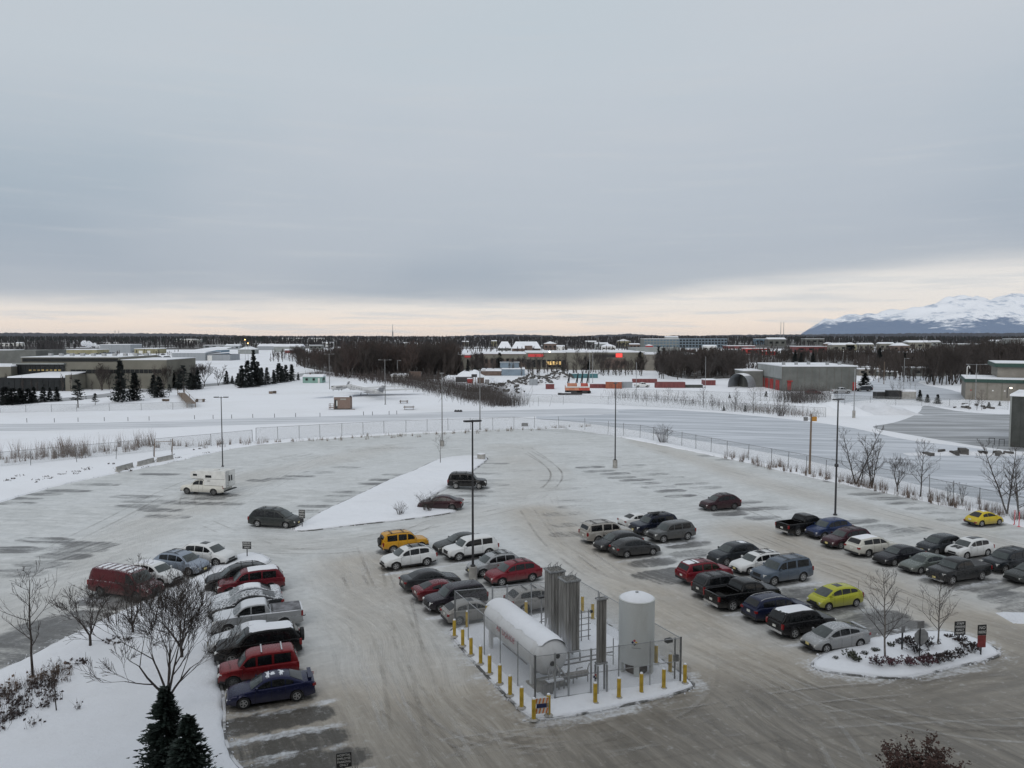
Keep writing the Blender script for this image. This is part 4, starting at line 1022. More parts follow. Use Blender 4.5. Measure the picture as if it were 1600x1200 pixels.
    for sg in (1, -1):
        g = MB(); rows = []
        for t in ts:
            if t < .02 or t > tmax-.02: continue
            zb = zbot(t); s = ring(t); row = []
            for k in (1, 2): row.append((X(t), sg*(s[k][0]+.008), s[k][1] if k == 1 else min(s[2][1], zb+.13)))
            rows.append(row)
        g.grid(rows); out['clad'].append(g.mesh('lower_cladding'))
    # roof rails and bars
    ta = sp['roof'][2][0]-.01; tb_ = sp['roof'][-2][0]+.0
    rails = []
    for sg in (1, -1):
        g = MB(); pts = []
        for j in range(7):
            t = ta+(tb_-ta)*j/6; zt = roof(t); pts.append((X(t), sg*(yw(t, zt)-.10), zt+(.0 if j in (0, 6) else .06)))
        g.tube(pts, .022, 5); rails.append(g.mesh('roof_rail'))
    out['rails'] = rails; bars = []
    for f_ in (.25, .72):
        t = ta+(tb_-ta)*f_; zt = roof(t); g = MB(); ye = yw(t, zt)-.08
        g.box((X(t), 0, zt+.085), (.07, ye*2, .03)); bars.append(g.mesh('crossbar'))
    out['bars'] = bars
    out['wheels'] = [(X(a), s_) for a in sp['ax'] for s_ in (1, -1)]
    out['hw'] = hw; out['deck'] = deck; out['roof'] = roof; out['X'] = X; out['yw'] = yw; out['tmax'] = tmax
    # bonnet
    TM[kind] = out
    return out

PC = dict(maroon=(.085, .012, .016), maroon2=(.13, .014, .022), white=(.66, .67, .67), whitedirty=(.56, .55, .50), silverblue=(.24, .28, .34), black=(.012, .012, .014),
  black2=(.008, .008, .009), grey=(.17, .18, .20), dgrey=(.045, .047, .052), silver=(.34, .35, .36), red=(.19, .014, .018), red2=(.17, .012, .022), navy=(.012, .016, .062),
  navy2=(.012, .018, .055), yellow=(.52, .26, .015), plumgrey=(.035, .030, .040), silverdirty=(.29, .28, .265), dgreen=(.030, .036, .036), dmaroon=(.042, .014, .020),
  dmaroon2=(.055, .012, .022), cream=(.60, .59, .54), silverbeige=(.36, .34, .31), darknavy=(.012, .016, .035), grey2=(.085, .087, .088), grey3=(.06, .062, .064),
  dslate=(.030, .036, .044), blueg=(.085, .11, .145), lime=(.40, .41, .035), blue=(.016, .032, .095), nearblack=(.010, .011, .018), silvergreen=(.12, .14, .13),
  charcoal=(.024, .026, .028), yellow2=(.55, .42, .02))
PM = {}
def getpaint(key, frost):
    k = (key, frost)
    if k not in PM: PM[k] = paint('paint_%s_%d' % (key, int(frost*10)), PC[key], .3 if key not in ('white', 'whitedirty', 'cream', 'yellow', 'yellow2') else 0., frost)
    return PM[k]

def make_car(cid, kind, head, box, ckey, frost, opt, label):
    g = car_geo(kind); x, y, k = placed[cid]
    nm = {'pickup': 'pickup_truck', 'camper': 'camper_truck', 'van': 'panel_van', 'minivan': 'minivan', 'suv': 'suv', 'bigsuv': 'suv', 'boxsuv': 'suv', 'cross': 'suv'}.get(kind, 'car')
    cat = {'pickup_truck': 'pickup truck', 'camper_truck': 'camper truck', 'panel_van': 'van', 'minivan': 'minivan', 'suv': 'suv'}.get(nm, 'car')
    t = thing(nm, label, cat, (x, y, .0), R(head), 'vehicles in the parking lot'); t.scale = (k, k, k)
    pm = getpaint(ckey, frost); ad = lambda n_, me, m_: link_mesh(n_, me, m_, t)
    ad('body', g['body'], [pm, M['under']]); ad('cabin', g['cabin'], pm)
    ad('windshield', g['ws'], M['glass_w'] if frost < .5 else M['glassfrost'])
    if kind != 'van': ad('rear_window', g['rw'], M['glass'])
    for me in g['wins']: ad('side_window', me, M['glass'])
    for me in g['head']: ad('headlight', me, M['head'])
    for me in g['tail']: ad('taillight', me, M['tail'])
    ad('grille', g['grille'], M['trim']); ad('air_intake', g['intake'], M['trim'])
    (int(cid[1:]) % 3 == 0 or cid in ('H9', 'B8')) and ad('licence_plate', g['plate'][0], M['plate']); ad('licence_plate', g['plate'][1], M['plate_w'] if kind != 'prius' else M['plate'])
    for me in g['mir']: ad('side_mirror', me, pm if kind not in ('pickup', 'van') else M['trim'])
    chrome = kind in ('pickup', 'bigsuv') or ckey in ('plumgrey',)
    ad('front_bumper', g['bump_f'], M['chrome'] if chrome else M['trim']); ad('rear_bumper', g['bump_r'], M['chrome'] if chrome or cid == 'H8' else M['trim'])
    for me in g['seam']: ad('door_seam', me, M['under'])
    for me in g['handle']: ad('door_handle', me, pm)
    if opt.get('clad') or kind in ('suv', 'boxsuv', 'wagon', 'cross'):
        for me in g['clad']: ad('lower_cladding', me, M['trim'] if (opt.get('clad') or int(cid[1:]) % 2 == 0 or kind == 'wagon') else pm)
    r = SPEC[kind]['r']; steel = ckey in ('dmaroon', 'red', 'cream') or kind in ('van',)
    ty, rm = wheel_meshes(r, .22, steel); W_ = g['W']
    for wx, s_ in g['wheels']:
        wo = link_mesh('wheel', ty, M['rubber'], t, (wx, s_*(W_/2-.125), r)); 
        ro = link_mesh('rim', rm, M['steelrim'] if steel else M['rim'], wo)
        if s_ < 0: ro.rotation_euler = (0, 0, math.pi)
    if opt.get('rack'):
        for me in g['rails']: ad('roof_rail', me, M['trim'])
        if opt['rack'] == 1 or opt['rack'] == 2:
            for me in g['bars']: ad('crossbar', me, M['trim'])
    if opt.get('rail'):
        for me in g['rails']: ad('roof_rail', me, M['chrome'])
    if opt.get('bars'):
        for me in g['bars']: ad('crossbar', me, M['chrome'] if opt['bars'] == 1 else M['trim'])
    rf = SPEC[kind]['roof']; ta, tb_ = rf[2][0]-.03, rf[-2][0]+.01
    if opt.get('snow'):
        s = opt['snow']; a = ta if s >= 1 else ta+(tb_-ta)*(.12 if s > .5 else .55)
        ad('roof_snow', g['roofpatch'](a, tb_-.005, .97 if s > .5 else .75, .03+.02*s, 'roof_snow', .05, int(cid[1:])+7), M['snow_roof'])
    if opt.get('stripes'):
        for i in range(6):
            a = ta+.02+(tb_-ta-.05)*i/6; ad('roof_snow', g['roofpatch'](a, a+(tb_-ta)*.085, .9, .018, 'roof_snow', .25, i+3), M['snow_roof'])
    if opt.get('patches'):
        for i, (a, b, yf) in enumerate(((.45, .485, .9), (.50, .53, .45), (.60, .64, .8))): ad('roof_snow', g['roofpatch'](a, b, yf, .018, 'roof_snow', .5, i+11), M['snow_roof'])
    if opt.get('patch'): ad('roof_snow', g['roofpatch'](.62, .75, .7, .02, 'roof_snow', .3, 5), M['snow_roof'])
    if opt.get('snowlight'): ad('roof_snow', g['roofpatch'](.48, .60, .6, .012, 'roof_snow', .5, 5), M['snow_roof'])
    if opt.get('sun'):
        m0, m1 = (ta+.05, ta+.05+(tb_-ta)*(.34 if opt['sun'] == 1 else .8)); ad('sunroof', g['roofpatch'](m0, m1, .62, .012, 'sunroof'), M['glass'])
    if opt.get('hoodblack'):
        gb = MB(); rows = []
        for j in range(6):
            tt = .06+(.22-.06)*j/5; rows.append([(g['X'](tt), g['hw'](tt)*.5*q, g['deck'](tt)+.035) for q in (-1, -.5, 0, .5, 1)])
        gb.grid(rows); gb.build('hood_panel', M['trim'], t)
    if opt.get('spoiler'):
        tt = .95 if kind == 'sedan' else .93; zz = g['deck'](tt)+(.17 if kind == 'sedan' else .16); hwid = g['hw'](tt)*.8
        s = MB(); s.box((g['X'](tt), 0, zz), (.22, hwid*2, .035)); s.box((g['X'](tt), hwid-.08, zz-.08), (.14, .04, .16)); s.box((g['X'](tt), -hwid+.08, zz-.08), (.14, .04, .16)); s.build('spoiler', pm, t)
    if opt.get('spare') or cid == 'C1':
        wo = link_mesh('spare_wheel', ty, M['rubber'], t, (-g['L']/2-.10, 0, 1.08)); wo.rotation_euler = (0, 0, R(90))
        ro = link_mesh('rim', rm, M['steelrim'], wo)
    if opt.get('tonneau'):
        b0, b1 = SPEC[kind]['bed']; X_ = g['X']; MB().bx(X_(b1)+.02, X_(b0)-.02, -g['hw'](.8)*.88, g['hw'](.8)*.88, 1.235, 1.285).build('bed_cover', M['bedcover'] if cid == 'B5' else M['trim'], t)
    if kind == 'pickup':
        MB().box((g['X'](.66)-.02, 0, 1.30), (.05, g['W']*.70, .05)).build('cab_rail', M['trim'], t)
        if cid in ('B5', 'I9'): MB().tube([(-g['L']/2-.02, 0, .5), (-g['L']/2-.22, 0, .5), (-g['L']/2-.22, 0, .58)], .03, 6).build('tow_hitch', M['trim'], t)
    if cid == 'G3':
        gb = MB(); gb.box((-.1, .25, 1.93), (1.5, .18, .07)); gb.box((-.1, -.25, 1.93), (1.3, .14, .06)); gb.box((-.2, 0, 1.96), (.8, .25, .10)); gb.build('roof_gear', M['trim'], t)
    if kind == 'camper':
        X_ = g['X']; w2 = .98
        b = MB(); prof = [(X_(.53)+.02, 1.16), (X_(.53)+.02, 1.80), (X_(.28), 1.86), (X_(.235), 2.05), (X_(.25), 2.62), (X_(.30), 2.72), (X_(.98), 2.80), (X_(.985), .95), (X_(.93), .92), (X_(.93), 1.16)]
        n = len(prof); b.add([(x_, -w2, z_) for x_, z_ in prof]+[(x_, w2, z_) for x_, z_ in prof], [tuple(range(n)), tuple(range(2*n-1, n-1, -1))]+[(i, i+n, (i+1) % n+n, (i+1) % n) for i in range(n)])
        me = b.mesh('camper_shell'); bmm = bmesh.new(); bmm.from_mesh(me); bmesh.ops.recalc_face_normals(bmm, faces=bmm.faces); bmm.to_mesh(me); bmm.free()
        ad('camper_shell', me, M['white'])
        for s_ in (1, -1):
            for a, b_, z0, z1 in ((.30, .385, 2.18, 2.42), (.56, .69, 2.02, 2.30)):
                MB().bx(X_(b_), X_(a), s_*w2-.012, s_*w2+.012, z0, z1).build('camper_window', M['glass'], t)
            MB().bx(X_(.97), X_(.28), s_*w2-.006, s_*w2+.006, 1.86, 1.90).build('trim_stripe', M['pole_grey'], t)
            MB().bx(X_(.66), X_(.60), s_*w2-.01, s_*w2+.01, 1.62, 1.68).build('hatch_handle', M['trim'], t)
        d = MB().bx(X_(.985)-.03, X_(.985), -.35, .35, 1.02, 2.45).build('camper_door', M['white'], t)
        for y_ in (-.22, .22): MB().bx(X_(.985)-.042, X_(.985)-.028, y_-.13, y_+.13, 1.6, 2.25).build('door_window', M['glass'], d)
        MB().bx(X_(.75), X_(.66), -.2, .2, 2.78, 2.86).build('roof_vent', M['white'], t)
        ld = MB()
        for y_ in (.55, .85): ld.tube([(X_(.985)-.08, y_, 1.0), (X_(.985)-.08, y_, 2.9)], .018, 5)
        for i in range(6): ld.tube([(X_(.985)-.08, .55, 1.2+i*.3), (X_(.985)-.08, .85, 1.2+i*.3)], .014, 5)
        ld.build('ladder', M['metal'], t)
        MB().bx(X_(.985)-.25, X_(.985)+.05, -.9, .9, .62, .72).build('rear_step', M['trim'], t)
    return t
def frostglass():
    m_, t, b = newmat('frosted_windshield'); nz = t.noise(objco(t), 6, 5, .65)
    t.put(b, 'Base Color', t.mix(t.rng(nz, .4, .62, .25, .8), (.05, .06, .062), (.42, .44, .46))); b.inputs['Roughness'].default_value = .5
    return m_
M['glassfrost'] = frostglass(); M['bedcover'] = simple('frosted_bed_cover', (.13, .13, .14), .6, 0, .5, 2)
for c_ in CARS: make_car(*c_)
# ------------------------------------------------------------------ lamp posts in and around the lots
def light_pole(name, label, px, pyb, pyt, rad=.10, heads=2, mat=None, base=0., ang=23, z0=0., arm=.9, group='parking lot light poles', collar=False):
    g = G(px, pyb, z0); h = (CAM_H-z0)*(pyb-pyt)/(pyb-522.) ; mat = mat or M['pole_dark']
    t = thing(name, label, 'light pole', g, R(ang), group)
    if base: MB().lathe([(.33, -.05), (.33, base), (.31, base+.02)], 14).build('concrete_base', M['concrete'], t, 40)
    MB().tube([(0, 0, base), (0, 0, h)], [rad, rad*.62], 8).build('pole', mat, t, 50)
    MB().lathe([(rad*2.0, base), (rad*2.0, base+.12), (rad*1.2, base+.16)], 10).build('base_plate', mat, t)
    if collar: MB().lathe([(rad*1.7, h*.42), (rad*1.9, h*.425), (rad*1.9, h*.44), (rad*1.7, h*.445)], 10).build('collar', mat, t)
    for i in range(heads):
        s = (1, -1)[i] if heads > 1 else 1
        MB().tube([(0, 0, h-.10), (s*arm, 0, h-.02)], .035, 5).build('arm', mat, t)
        hd = MB().box((s*(arm+.22), 0, h), (.68, .36, .12)).build('lamp_head', mat, t)
        MB().box((s*(arm+.22), 0, h-.068), (.5, .28, .02)).build('lens', M['head'], hd)
    if heads: MB().lathe([(rad*.8, h-.15), (rad*.8, h+.04), (.02, h+.10)], 8).build('pole_cap', mat, t)
    return t
light_pole('light_pole', 'twin headed light pole behind the camper truck', 348, 729, 620, .09, 2, M['pole_dark'], .0, 0, arm=.45)
light_pole('light_pole', 'slim light pole just behind the small bare tree on the wedge island', 691, 697, 583, .10, 2, M['pole_grey'], .9, 80, arm=.15)
light_pole('light_pole', 'tall dark light pole in a concrete base among the central cars', 739, 907, 656, .10, 2, M['pole_dark'], 1.1, 20, arm=.12)
light_pole('light_pole', 'light pole on a concrete base in the empty stalls right of centre', 961, 731, 598, .10, 2, M['pole_dark'], 1.1, 70, arm=.12)
light_pole('light_pole', 'tall black light pole rising behind the blue crossover', 1305, 805, 623, .11, 2, M['pole_dark'], 0., 30, arm=.15, collar=True)
light_pole('light_pole', 'grey utility light pole on the snow by the far fence line', 750, 671, 578, .12, 1, M['pole_grey'], 0, 10, ZS, .6, 'poles beyond the fence')
light_pole('light_pole', 'pale twin lamp pole beside the tail of the parked jet', 602, 632, 562, .12, 2, M['pole_grey'], 0, 5, ZS, 1.2, 'poles beyond the fence')
light_pole('light_pole', 'twin lamp pole near the nose of the parked jet', 515, 608, 553, .12, 2, M['pole_grey'], 0, 5, ZS, 1.2, 'poles beyond the fence')
light_pole('light_pole', 'grey pole with a thick foot before the snow mound', 1334, 653, 576, .13, 0, M['metal'], 1.6, 5, ZS, 1.2, 'poles beyond the fence')
light_pole('street_lamp', 'curving twin arm street lamp beside the tan building', 1524, 625, 569, .10, 2, M['metal'], 0, 0, ZS, 2.4, 'poles beyond the fence')
light_pole('street_lamp', 'tall thin pole beside the dark dumpsters', 1412, 608, 560, .10, 1, M['metal'], 0, 0, ZS, 1., 'poles beyond the fence')
light_pole('street_lamp', 'thin pole rising in front of the container row', 1102, 606, 557, .10, 0, M['metal'], 0, 0, ZS, 1., 'poles beyond the fence')
light_pole('street_lamp', 'thin pole behind the orange container', 994, 619, 566, .10, 0, M['metal'], 0, 0, ZS, 1., 'poles beyond the fence')
light_pole('street_lamp', 'leftmost of the two thin poles right of the red machines', 921, 600, 550, .10, 0, M['metal'], 0, 0, ZS, 1., 'poles beyond the fence')
light_pole('street_lamp', 'rightmost of the two thin poles right of the red machines', 926, 598, 551, .10, 0, M['metal'], 0, 0, ZS, 1., 'poles beyond the fence')
light_pole('street_lamp', 'pale lamp post in front of the dark glass entrance', 40, 601, 560, .13, 0, M['metal'], 0, 0, ZS, 1., 'poles beyond the fence')
light_pole('street_lamp', 'pale lamp post standing by the low white entrance roof', 83, 606, 583, .12, 0, M['metal'], 0, 0, ZS, 1., 'poles beyond the fence')
light_pole('street_lamp', 'thin lamp post on the field in front of the grey shed', 302, 597, 566, .09, 0, M['metal'], 0, 0, ZS, 1., 'poles beyond the fence')
light_pole('street_lamp', 'short thin pole behind the white shed in the wood edge', 621, 592, 563, .11, 1, M['metal'], 0, 0, ZS, 1., 'poles beyond the fence')
light_pole('street_lamp', 'dark pole beside the bushy spruce and parked trucks', 1381, 600, 565, .14, 0, M['wood'], 0, 0, ZS, 1., 'poles beyond the fence')
light_pole('street_lamp', 'second pole by the grey block building at its right corner', 1373, 597, 570, .12, 0, M['wood'], 0, 0, ZS, 1., 'poles beyond the fence')
# wooden pole with two boxes
g = G(1265, 741, ZS); t = thing('utility_pole', 'wooden pole carrying a grey box and an orange box behind the right fence', 'utility pole', g, 0)
hh = 8.2; MB().tube([(0, 0, 0), (.05, 0, hh)], [.15, .11], 9).build('pole', M['wood'], t, 50)
MB().bx(-.95, -.45, -.12, .12, hh-.95, hh-.45).build('grey_box', M['pole_grey'], t)
MB().bx(.12, .75, -.14, .14, hh-1.0, hh-.4).build('orange_box', M['amber_box'] if 'amber_box' in M else M['yellow'], t)
MB().tube([(.05, 0, hh-.1), (.6, 0, hh+.12), (1.6, 0, hh+.05)], .03, 5).build('arm', M['metal'], t)
MB().bx(-.45, .12, -.04, .04, hh-.75, hh-.68).build('bracket', M['metal'], t)
# small box on a post at x=1290,y=560 region far; skipped pieces are too small

# ------------------------------------------------------------------ signs
def sign(label, px, pyb, pyt, w, h, lines, ang=0, z0=0., post=.045, board=None, extra=None, ink=None, cat='sign'):
    g = G(px, pyb, z0); H = (CAM_H-z0)*(pyb-pyt)/(pyb-522.)
    t = thing('parking_sign', label, cat, g, R(ang))
    MB().tube([(0, .035, -.05), (0, .035, H-.05)], post, 6).build('post', M['pole_dark'], t)
    b = MB().bx(-w/2, w/2, -.02, .02, H-h, H).build('sign_board', board or M['blacksign'], t)
    if lines:
        n = len(lines); lh = h/(n+.35)
        for i, s_ in enumerate(lines):
            me = text_mesh(s_, lh*.95, .003); o = link_mesh('lettering', me, ink or M['ltr_white'], b)
            wd = max(v.co.x for v in me.vertices)-min(v.co.x for v in me.vertices)
            o.rotation_euler = (math.pi/2, 0, 0); o.location = (0, -.026, H-lh*(i+.68)); k = min(1.0, w*.86/wd); o.scale = (k, 1, 1)
    if extra: extra(t, H, w, h)
    return t
sign('black sign lettered in white on a post at the bottom edge of the photo', 538, 1235, 1174, .62, .62, ['HOSPITAL', 'EMPLOYEE', 'PARKING', 'ONLY'], 14)
sign('small black sign on a post at the tip of the left snow island', 386, 870, 846, .75, .62, ['RESERVED', 'PARKING', 'ONLY'], -4, .17)
def ex1(t, H, w, h): MB().bx(-.17, .17, -.02, .02, H-h-.38, H-h-.03).build('lower_sign', M['trim'], t)
sign('black sign over a smaller plate beside the dark minivan', 472, 823, 796, .62, .85, ['PATIENT', 'PARKING', 'ONLY'], -4, .17, extra=ex1)
sign('broad black sign with white lines at the back of the planting island', 1499, 1007, 970, .72, .85, ['STAFF', 'PARKING', 'ONLY', 'PERMIT'], 8, .16)
def ex2(t, H, w, h):
    MB().bx(-.26, .26, -.02, .02, H-h-.74, H-h-.02).build('lower_red_sign', M['red_sign'], t)
sign('black and red sign on a post at the right end of the planting island', 1533, 1023, 975, .55, .62, ['NO', 'PARKING'], 8, .16, extra=ex2)
def ex3(t, H, w, h):
    n = 6; pts = []
    oc = MB(); vs = []
    for y in (-.012+.09, .012+.09):
        for k in range(8):
            a = math.pi/8+k*math.pi/4; vs.append((.47*math.cos(a)+.12, y, H-.95+.47*math.sin(a)))
    oc.add(vs, [tuple(range(8)), tuple(range(15, 7, -1))]+[(k, k+8, (k+1) % 8+8, (k+1) % 8) for k in range(8)])
    oc.build('sign_back', M['metal'], t)
sign('grey octagonal sign seen from behind with a small square sign above', 1437, 1033, 969, .42, .42, [], 10, .16, .035, M['pole_grey'], ex3)
def ex4(t, H, w, h): pass
sign('slim black post with a small frame in the planting island', 1410, 1018, 977, .3, .4, [], 30, .16, .05, M['pole_grey'])
# blue red orange-striped barricade at the enclosure corner
g = G(846, 1121, .15); t = thing('barricade', 'small orange and white striped barricade between two yellow bollards', 'barricade', g, R(12))
for zz in (.35, .85):
    b = MB().bx(-.36, .36, -.02, .02, zz-.14, zz+.14).build('striped_board', M['white'], t)
    for k in range(4):
        x_ = -.30+k*.18; q = MB(); q.add([(x_-.04, -.024, zz-.135), (x_+.04, -.024, zz-.135), (x_+.11, -.024, zz+.135), (x_+.03, -.024, zz+.135)], [(0, 1, 2, 3)]); q.build('stripe', M['orange'], b)
MB().bx(-.26, .26, -.03, .0, .50, .70).build('blue_panel', M['navy'], t)
for x_ in (-.34, .34): MB().tube([(x_, 0, 0), (x_, 0, 1.0)], .025, 5).build('leg', M['metal'], t)

# ------------------------------------------------------------------ gas enclosure
boll = [(710, 994), (723, 1009), (736, 1023), (751, 1037), (765, 1052), (781, 1068), (797, 1086), (815, 1105), (834, 1124), (857, 1117), (930, 1098), (967, 1090),
        (1002, 1082), (1037, 1075), (1070, 1067), (1047, 1050), (1025, 1036), (926, 967), (910, 955), (822, 964), (730, 980), (761, 970)]
bp0 = thing('bollard', '', 'bollard', G(*boll[0], .15), 0, 'yellow bollards round the gas enclosure')
MB().lathe([(.105, -.05), (.105, .98), (.085, 1.04), (.04, 1.07)], 12).build('post', M['yellow'], bp0, 40)
MB().lathe([(.09, 1.03), (.07, 1.09), (.02, 1.10)], 10).build('snow_cap', M['snow_roof'], bp0)
MB().lathe([(.24, -.02), (.2, .02), (.11, .05)], 10).build('melt_ring', M['concrete'], bp0)
names = ['yellow bollard at the left corner of the enclosure'] + ['yellow bollard number %s along the left side of the enclosure, counting from its left corner' % s for s in ('two', 'three', 'four', 'five', 'six', 'seven', 'eight')] + \
 ['yellow bollard left of the striped barricade', 'yellow bollard right of the striped barricade', 'yellow bollard in front of the enclosure gate', 'yellow bollard in front of the narrow finned tower',
  'yellow bollard in front of the white upright tank', 'yellow bollard near the fence lamp on the front side', 'yellow bollard at the right corner of the enclosure', 'yellow bollard behind the fence lamp on the right side',
  'yellow bollard right behind the white upright tank', 'rightmost of the two yellow bollards on the back kerb', 'leftmost of the two yellow bollards on the back kerb', 'yellow bollard behind the big white cylinder beside the pale crossover',
  'yellow bollard inside the fence corner near the dirty silver hatchback', 'yellow bollard touching the far end of the white cylinder']
for i, (x_, y_) in enumerate(boll):
    o = bp0 if i == 0 else copy_thing(bp0, G(x_, y_, .15)); o['label'] = names[i]

# chain link material: woven wire with open diamonds
def chainlink():
    m_, t, b = newmat('chain_link'); uv = t.n('ShaderNodeUVMap').outputs[0]; s = t.n('ShaderNodeSeparateXYZ'); t.L.new(uv, s.inputs[0])
    u, v = s.outputs[0], s.outputs[1]
    def lines(q):
        f = t.m('FRACT', t.m('MULTIPLY', q, 12.)); return t.m('LESS_THAN', t.m('ABSOLUTE', t.m('SUBTRACT', f, .5)), .06)
    a = t.m('MAXIMUM', lines(t.m('ADD', u, v)), lines(t.m('SUBTRACT', u, v)))
    b.inputs['Base Color'].default_value = (.30, .31, .31, 1); b.inputs['Metallic'].default_value = .4; b.inputs['Roughness'].default_value = .5
    t.L.new(a, b.inputs['Alpha']); return m_
M['chain'] = chainlink()
def fence_mesh(a, b, z0, z1, parent):
    me = bpy.data.meshes.new('wire_mesh'); me.from_pydata([(a.x, a.y, z0), (b.x, b.y, z0), (b.x, b.y, z1), (a.x, a.y, z1)], [], [(0, 1, 2, 3)])
    uvl = me.uv_layers.new(name='UVMap'); L = (b-a).length
    for i, q in enumerate([(0, z0), (L, z0), (L, z1), (0, z1)]): uvl.data[i].uv = q
    return link_mesh('wire_mesh', me, M['chain'], parent)
fN, fR, fL = G(836, 1098, .15), G(1063, 1065, .15), G(711, 981, .15); fB = fL+fR-fN
HF = 2.42
root = thing('chain_link_fence', 'galvanised chain link fence with gates round the white gas tanks', 'fence', fN, 0)
def encl_side(a, b, fr, gates=()):
    a = a-fN; b = b-fN
    for k, f_ in enumerate(fr):
        p = a+(b-a)*f_; rr = .055 if f_ in (0., 1.) or f_ in gates else .033
        MB().tube([(p.x, p.y, -.1), (p.x, p.y, HF+.06)], rr, 7).build('post', M['metal'], root)
    MB().tube([(a.x, a.y, HF), (b.x, b.y, HF)], .024, 5).build('top_rail', M['metal'], root)
    for f0, f1 in zip(fr[:-1], fr[1:]): fence_mesh(a+(b-a)*f0, a+(b-a)*f1, .02, HF, root)
encl_side(fN, fL, [0., .18, .38, .58, .80, 1.]); encl_side(fR, fN, [0., .22, .44, .63, .78, .87, 1.], (.63, .78, .87))
encl_side(fL, fB, [0., .30, .42, .62, .8, 1.], (.30, .42)); encl_side(fB, fR, [.0, .25, .5, .75, 1.])
for z_ in (1.15,): 
    a = Vector((0, 0, 0)); b = fR-fN; MB().tube([(b.x*.02, b.y*.02, z_), (b.x*.98, b.y*.98, z_)], .022, 5).build('mid_rail', M['metal'], root)
b = fR-fN
for f0, f1 in ((.13, .22), (.22, .37)):
    MB().tube([(b.x*f0, b.y*f0, .12), (b.x*f1, b.y*f1, .12)], .022, 5).build('gate_rail', M['metal'], root)
# warning diamonds on the gate
def diamond(p, rz, parent, s=.18, nm='warning_sign'):
    q = MB(); q.add([(0, -.03, -s), (s, -.03, 0), (0, -.03, s), (-s, -.03, 0), (0, -.01, -s), (s, -.01, 0), (0, -.01, s), (-s, -.01, 0)], [(0, 1, 2, 3), (7, 6, 5, 4), (0, 4, 5, 1), (1, 5, 6, 2), (2, 6, 7, 3), (3, 7, 4, 0)])
    o = q.build(nm, M['white'], parent); o.location = p; o.rotation_euler.z = rz
    for dx_, dz_, mm in ((0, s*.5, 'ltr_red'), (-s*.5, 0, 'navy'), (s*.5, 0, 'yellow'), (0, -s*.5, 'blacksign')):
        u_ = s*.42; q = MB(); q.add([(dx_, -.034, dz_-u_), (dx_+u_, -.034, dz_), (dx_, -.034, dz_+u_), (dx_-u_, -.034, dz_)], [(0, 1, 2, 3)]); q.build('sign_quarter', M[mm], o)
    return o
diamond((b.x*.40, b.y*.40, .95), R(23), root)
# fence lamp on its own post
g = G(1054, 1062, .15); t = thing('floodlight_post', 'short post with a dark floodlight inside the right fence corner', 'floodlight', g, R(23))
MB().tube([(0, 0, 0), (0, 0, 2.35)], .05, 6).build('post', M['pole_grey'], t); MB().tube([(0, 0, 2.3), (-.3, 0, 2.3)], .03, 5).build('arm', M['pole_grey'], t)
MB().box((-.42, 0, 2.26), (.38, .26, .20), .1).build('lamp_head', M['trim'], t); MB().box((.02, -.08, 1.25), (.28, .14, .36)).build('control_box', M['pole_grey'], t)

# horizontal tank
AX = (fL-fN).normalized(); aang = math.atan2(AX.y, AX.x)
g = G(862, 1080, .15); t = thing('horizontal_tank', 'big white horizontal gas cylinder under snow inside the fenced enclosure', 'tank', g+AX*.25+U*.12, aang)
TL, TR, TZ = 7.0, 1.02, 1.72
prof = [(.05, -.30), (TR*.45, -.24), (TR*.78, -.10), (TR*.95, .06), (TR, .22)] + [(TR, .22+(TL-.44)*k/6) for k in range(1, 7)] + [(TR*.95, TL-.06), (TR*.78, TL+.10), (TR*.45, TL+.24), (.05, TL+.30)]
bd = MB().lathe(prof, 36, (0, 0, TZ), axis='x').build('tank_body', M['tankwhite'], t, 35)
for x_ in (.22, TL-.22, TL/2):
    MB().lathe([(TR+.003, x_-.03), (TR+.014, x_-.02), (TR+.014, x_+.02), (TR+.003, x_+.03)], 36, (0, 0, TZ), axis='x', caps=False).build('weld_band', M['tankwhite'], bd)
# snow blanket on top
sb = MB(); rows = []; rr = random.Random(2)
for i in range(25):
    x_ = -.12+(TL+.24)*i/24; row = []; k0 = -.74+rr.uniform(-.08, .08); k1 = .95+rr.uniform(-.08, .06)
    rl_ = TR if .2 < x_ < TL-.2 else TR*.975
    for k in range(15):
        f_ = k/14; a = (k0+(k1-k0)*f_)*R(64)+R(4); th = .012+.09*math.sin(math.pi*f_)**.6*(1 if 0 < i < 24 else .2)
        row.append((x_, -math.sin(a)*(rl_+th), TZ+math.cos(a)*(rl_+th)))
    rows.append(row)
sb.grid(rows); sb.build('snow_cover', M['snow_roof'], t, 60)
for x_ in (.75, TL-.75):
    for s_ in (1, -1): MB().bx(x_-.12, x_+.12, s_*.78-.10, s_*.78+.10, -.05, 1.25).build('leg', M['tankwhite'], t)
    MB().bx(x_-.13, x_+.13, -.85, .85, .72, .95).build('saddle', M['tankwhite'], t)
MB().bx(-.2, 1.2, -.95, .95, -.02, .14).build('plinth', M['concrete'], t)
me = text_mesh('AIR LIQUIDE', .44, .004); o = link_mesh('lettering', me, M['ltr_red'], t)
# the left flank faces the camera's left: local +Y ; letters read from far end to near end
o.rotation_euler = (R(90+12), 0, R(180)); o.location = (TL*.52, math.cos(R(8))*(TR+.035), TZ+math.sin(R(8))*(TR+.035))
o.rotation_euler = (R(90-8), 0, R(180))
MB().bx(1.9, 5.1, .50, .54, .68, .74).build('side_rail', M['stainless'], t)
